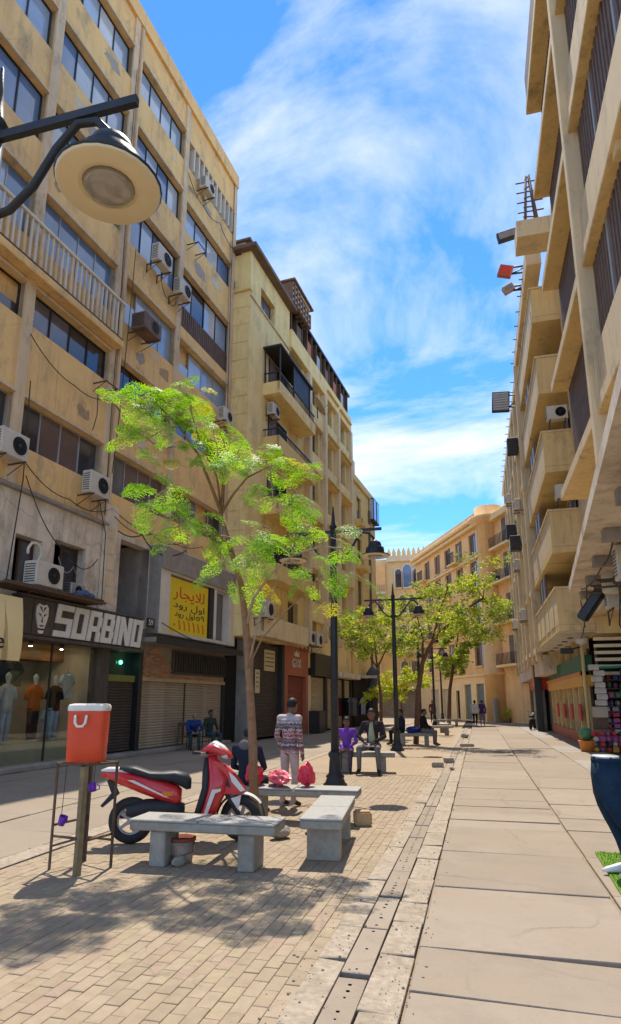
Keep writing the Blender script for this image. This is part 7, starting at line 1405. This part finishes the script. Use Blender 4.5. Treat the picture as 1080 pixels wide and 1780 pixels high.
od = ['first', 'second', 'third', 'fourth', 'fifth', 'sixth', 'seventh', 'eighth', 'ninth', 'tenth', 'eleventh', 'twelfth']
for k in range(8):
    for q in range(12):
        ci = rg.randrange(9); rnd = rg.random() < 0.4; me = (rd_cache if rnd else bm_cache)[ci]
        o = ob('toy_drum' if rnd else 'toy_box', me, None, (4.1 + 0.17 + q * 0.205, 24.0 + 0.14 + rg.uniform(0, 0.08), 0.292 + k * 0.3), (0, 0, rg.uniform(-0.5, 0.5))); o.scale = (rg.uniform(0.5, 0.66), 0.7, rg.uniform(0.45, 0.8))
        tag(o, '%s %s, %s from left, %s shelf of the toy stall' % (tn[ci], 'drum-shaped toy' if rnd else 'toy carton', od[q], ['lowest', 'second', 'third', 'fourth', 'fifth', 'sixth', 'seventh', 'top'][k]), 'toy', 'toys on the shelves of the toy stall')
for k in range(7):
    o = ob('white_carton', bm_cache[4], None, (4.0 + rg.uniform(-0.1, 0.1), 23.55, 1.55 + k * 0.155 if False else 1.5 + k * 0.2), (0, 0, rg.uniform(-0.2, 0.2))); o.scale = (1.2, 0.9, 0.62); tag(o, 'pale carton, %s in the leaning stack in front of the toy stall' % ['lowest', 'second from the bottom', 'third from the bottom', 'middle one', 'third from the top', 'second from the top', 'topmost'][k], 'carton', 'pale cartons stacked before the toy stall')
pd = thing('display_pedestal', 'dark crate stack carrying the pale cartons', 'crates', (3.98, 23.55, 0)); 
for k in range(4): MB().bbox((-0.2 - 0.02 * (k % 2), -0.18, k * 0.37), (0.2 + 0.02 * (k % 2), 0.18, k * 0.37 + 0.36), 0.015).build('crate', (M_wood, M_brn, M_iron, M_sht)[k], pd)
for (x, y, z, r, m, lb) in ((3.52, 23.6, 0, 0.3, M_orange, 'orange tub on the ground in front of the toy stall'), (3.5, 23.75, 0.34, 0.24, tcol[3], 'green ball on top of the orange tub')):
    if z == 0: t = thing('plastic_tub', lb, 'tub', (x, y, 0)); MB().lathe([(0.0, 0.005), (r * 0.8, 0), (r, 0.3), (r * 1.06, 0.32), (r * 1.06, 0.35), (r * 0.95, 0.34), (r * 0.75, 0.05)], 18).build('tub', m, t); MB().lathe([(r * 0.9, 0.3), (0, 0.32)], 16).build('contents', tcol[1], t)
    else: o = MB().ell((0, 0, 0), (r, r, r * 0.9), 16, 10).build('green_ball', m, None, loc=(x, y, z + r * 0.9)); tag(o, lb, 'ball')
for q in range(9):
    t = thing('hanging_goods', 'string of mixed small goods hung at the stall front, column %s from the left' % ['first', 'second', 'third', 'fourth', 'fifth', 'sixth', 'seventh', 'eighth', 'last'][q], 'goods', (4.25 + q * 0.28, 23.85, 0.15), 0, 'strings of goods at the stall front'); MB().tube([(0, 0, 0), (0, 0, 1.35)], 0.006, 5).build('string', M_dk, t)
    for k in range(7):
        MB().bbox((-0.1, -0.03, 0.05 + k * 0.185), (0.1, 0.03, 0.19 + k * 0.185), 0.015).build('packet', tcol[rg.choice((0, 0, 5, 5, 7, 8, 1, 4))], t)
kn = ['red', 'amber', 'blue', 'green', 'cream', 'pink', 'violet', 'grey', 'black']
for q in range(46):
    ci = rg.choice((0, 0, 1, 3, 4, 5, 5, 6, 7, 8)); yy = 23.3 + rg.uniform(-0.1, 0.12); xx = 3.72 + (q % 12) * 0.2; zz_ = 0.0 + (q // 12) * 0.17
    me = (rd_cache if rg.random() < 0.5 else bm_cache)[ci]; o = ob('small_toy', me, None, (xx, yy, zz_), (0, 0, rg.uniform(-1, 1))); o.scale = (rg.uniform(0.5, 0.68), 0.6, 0.56)
    tag(o, '%s small toy, %s from left, %s layer of the pile by the stall' % (kn[ci], ['first', 'second', 'third', 'fourth', 'fifth', 'sixth', 'seventh', 'eighth', 'ninth', 'tenth', 'eleventh', 'last'][q % 12], ['bottom', 'second', 'third', 'top'][q // 12]), 'toy', 'small toys piled before the stall')
# far pillar and plant by the orange house
po = thing('stone_bollard', 'pale stone bollard in front of the green-grey shutters', 'bollard', (1.3, 52.6, 0)); MB().lathe([(0.26, 0), (0.28, 0.1), (0.24, 0.2), (0.27, 1.5), (0.3, 1.6), (0.3, 1.7), (0.0, 1.85)], 14).build('column', M_stoneD, po); MB().lathe([(0.34, 0.0), (0.34, 0.06), (0.27, 0.1)], 14).build('base', M_stoneD, po)
pt_ = thing('potted_plant', 'small potted plant at the foot of the orange house', 'plant', (2.2, 53.0, 0)); MB().lathe([(0.18, 0), (0.25, 0.35), (0.2, 0.36)], 12).build('pot', M_red, pt_); mb = MB()
for k in range(260): u = Vector((rg.gauss(0, 0.2), rg.gauss(0, 0.2), 0.6 + rg.gauss(0, 0.28))); d = Vector((rg.gauss(0, 1), rg.gauss(0, 1), rg.gauss(0.4, 0.6))).normalized() * 0.12; e_ = d.cross(Vector((0.3, 0.5, 1))).normalized() * 0.03; mb.add([u - d, u + e_, u + d, u - e_], [(0, 1, 2, 3)])
mb.build('leaves', M_leaf3, pt_)
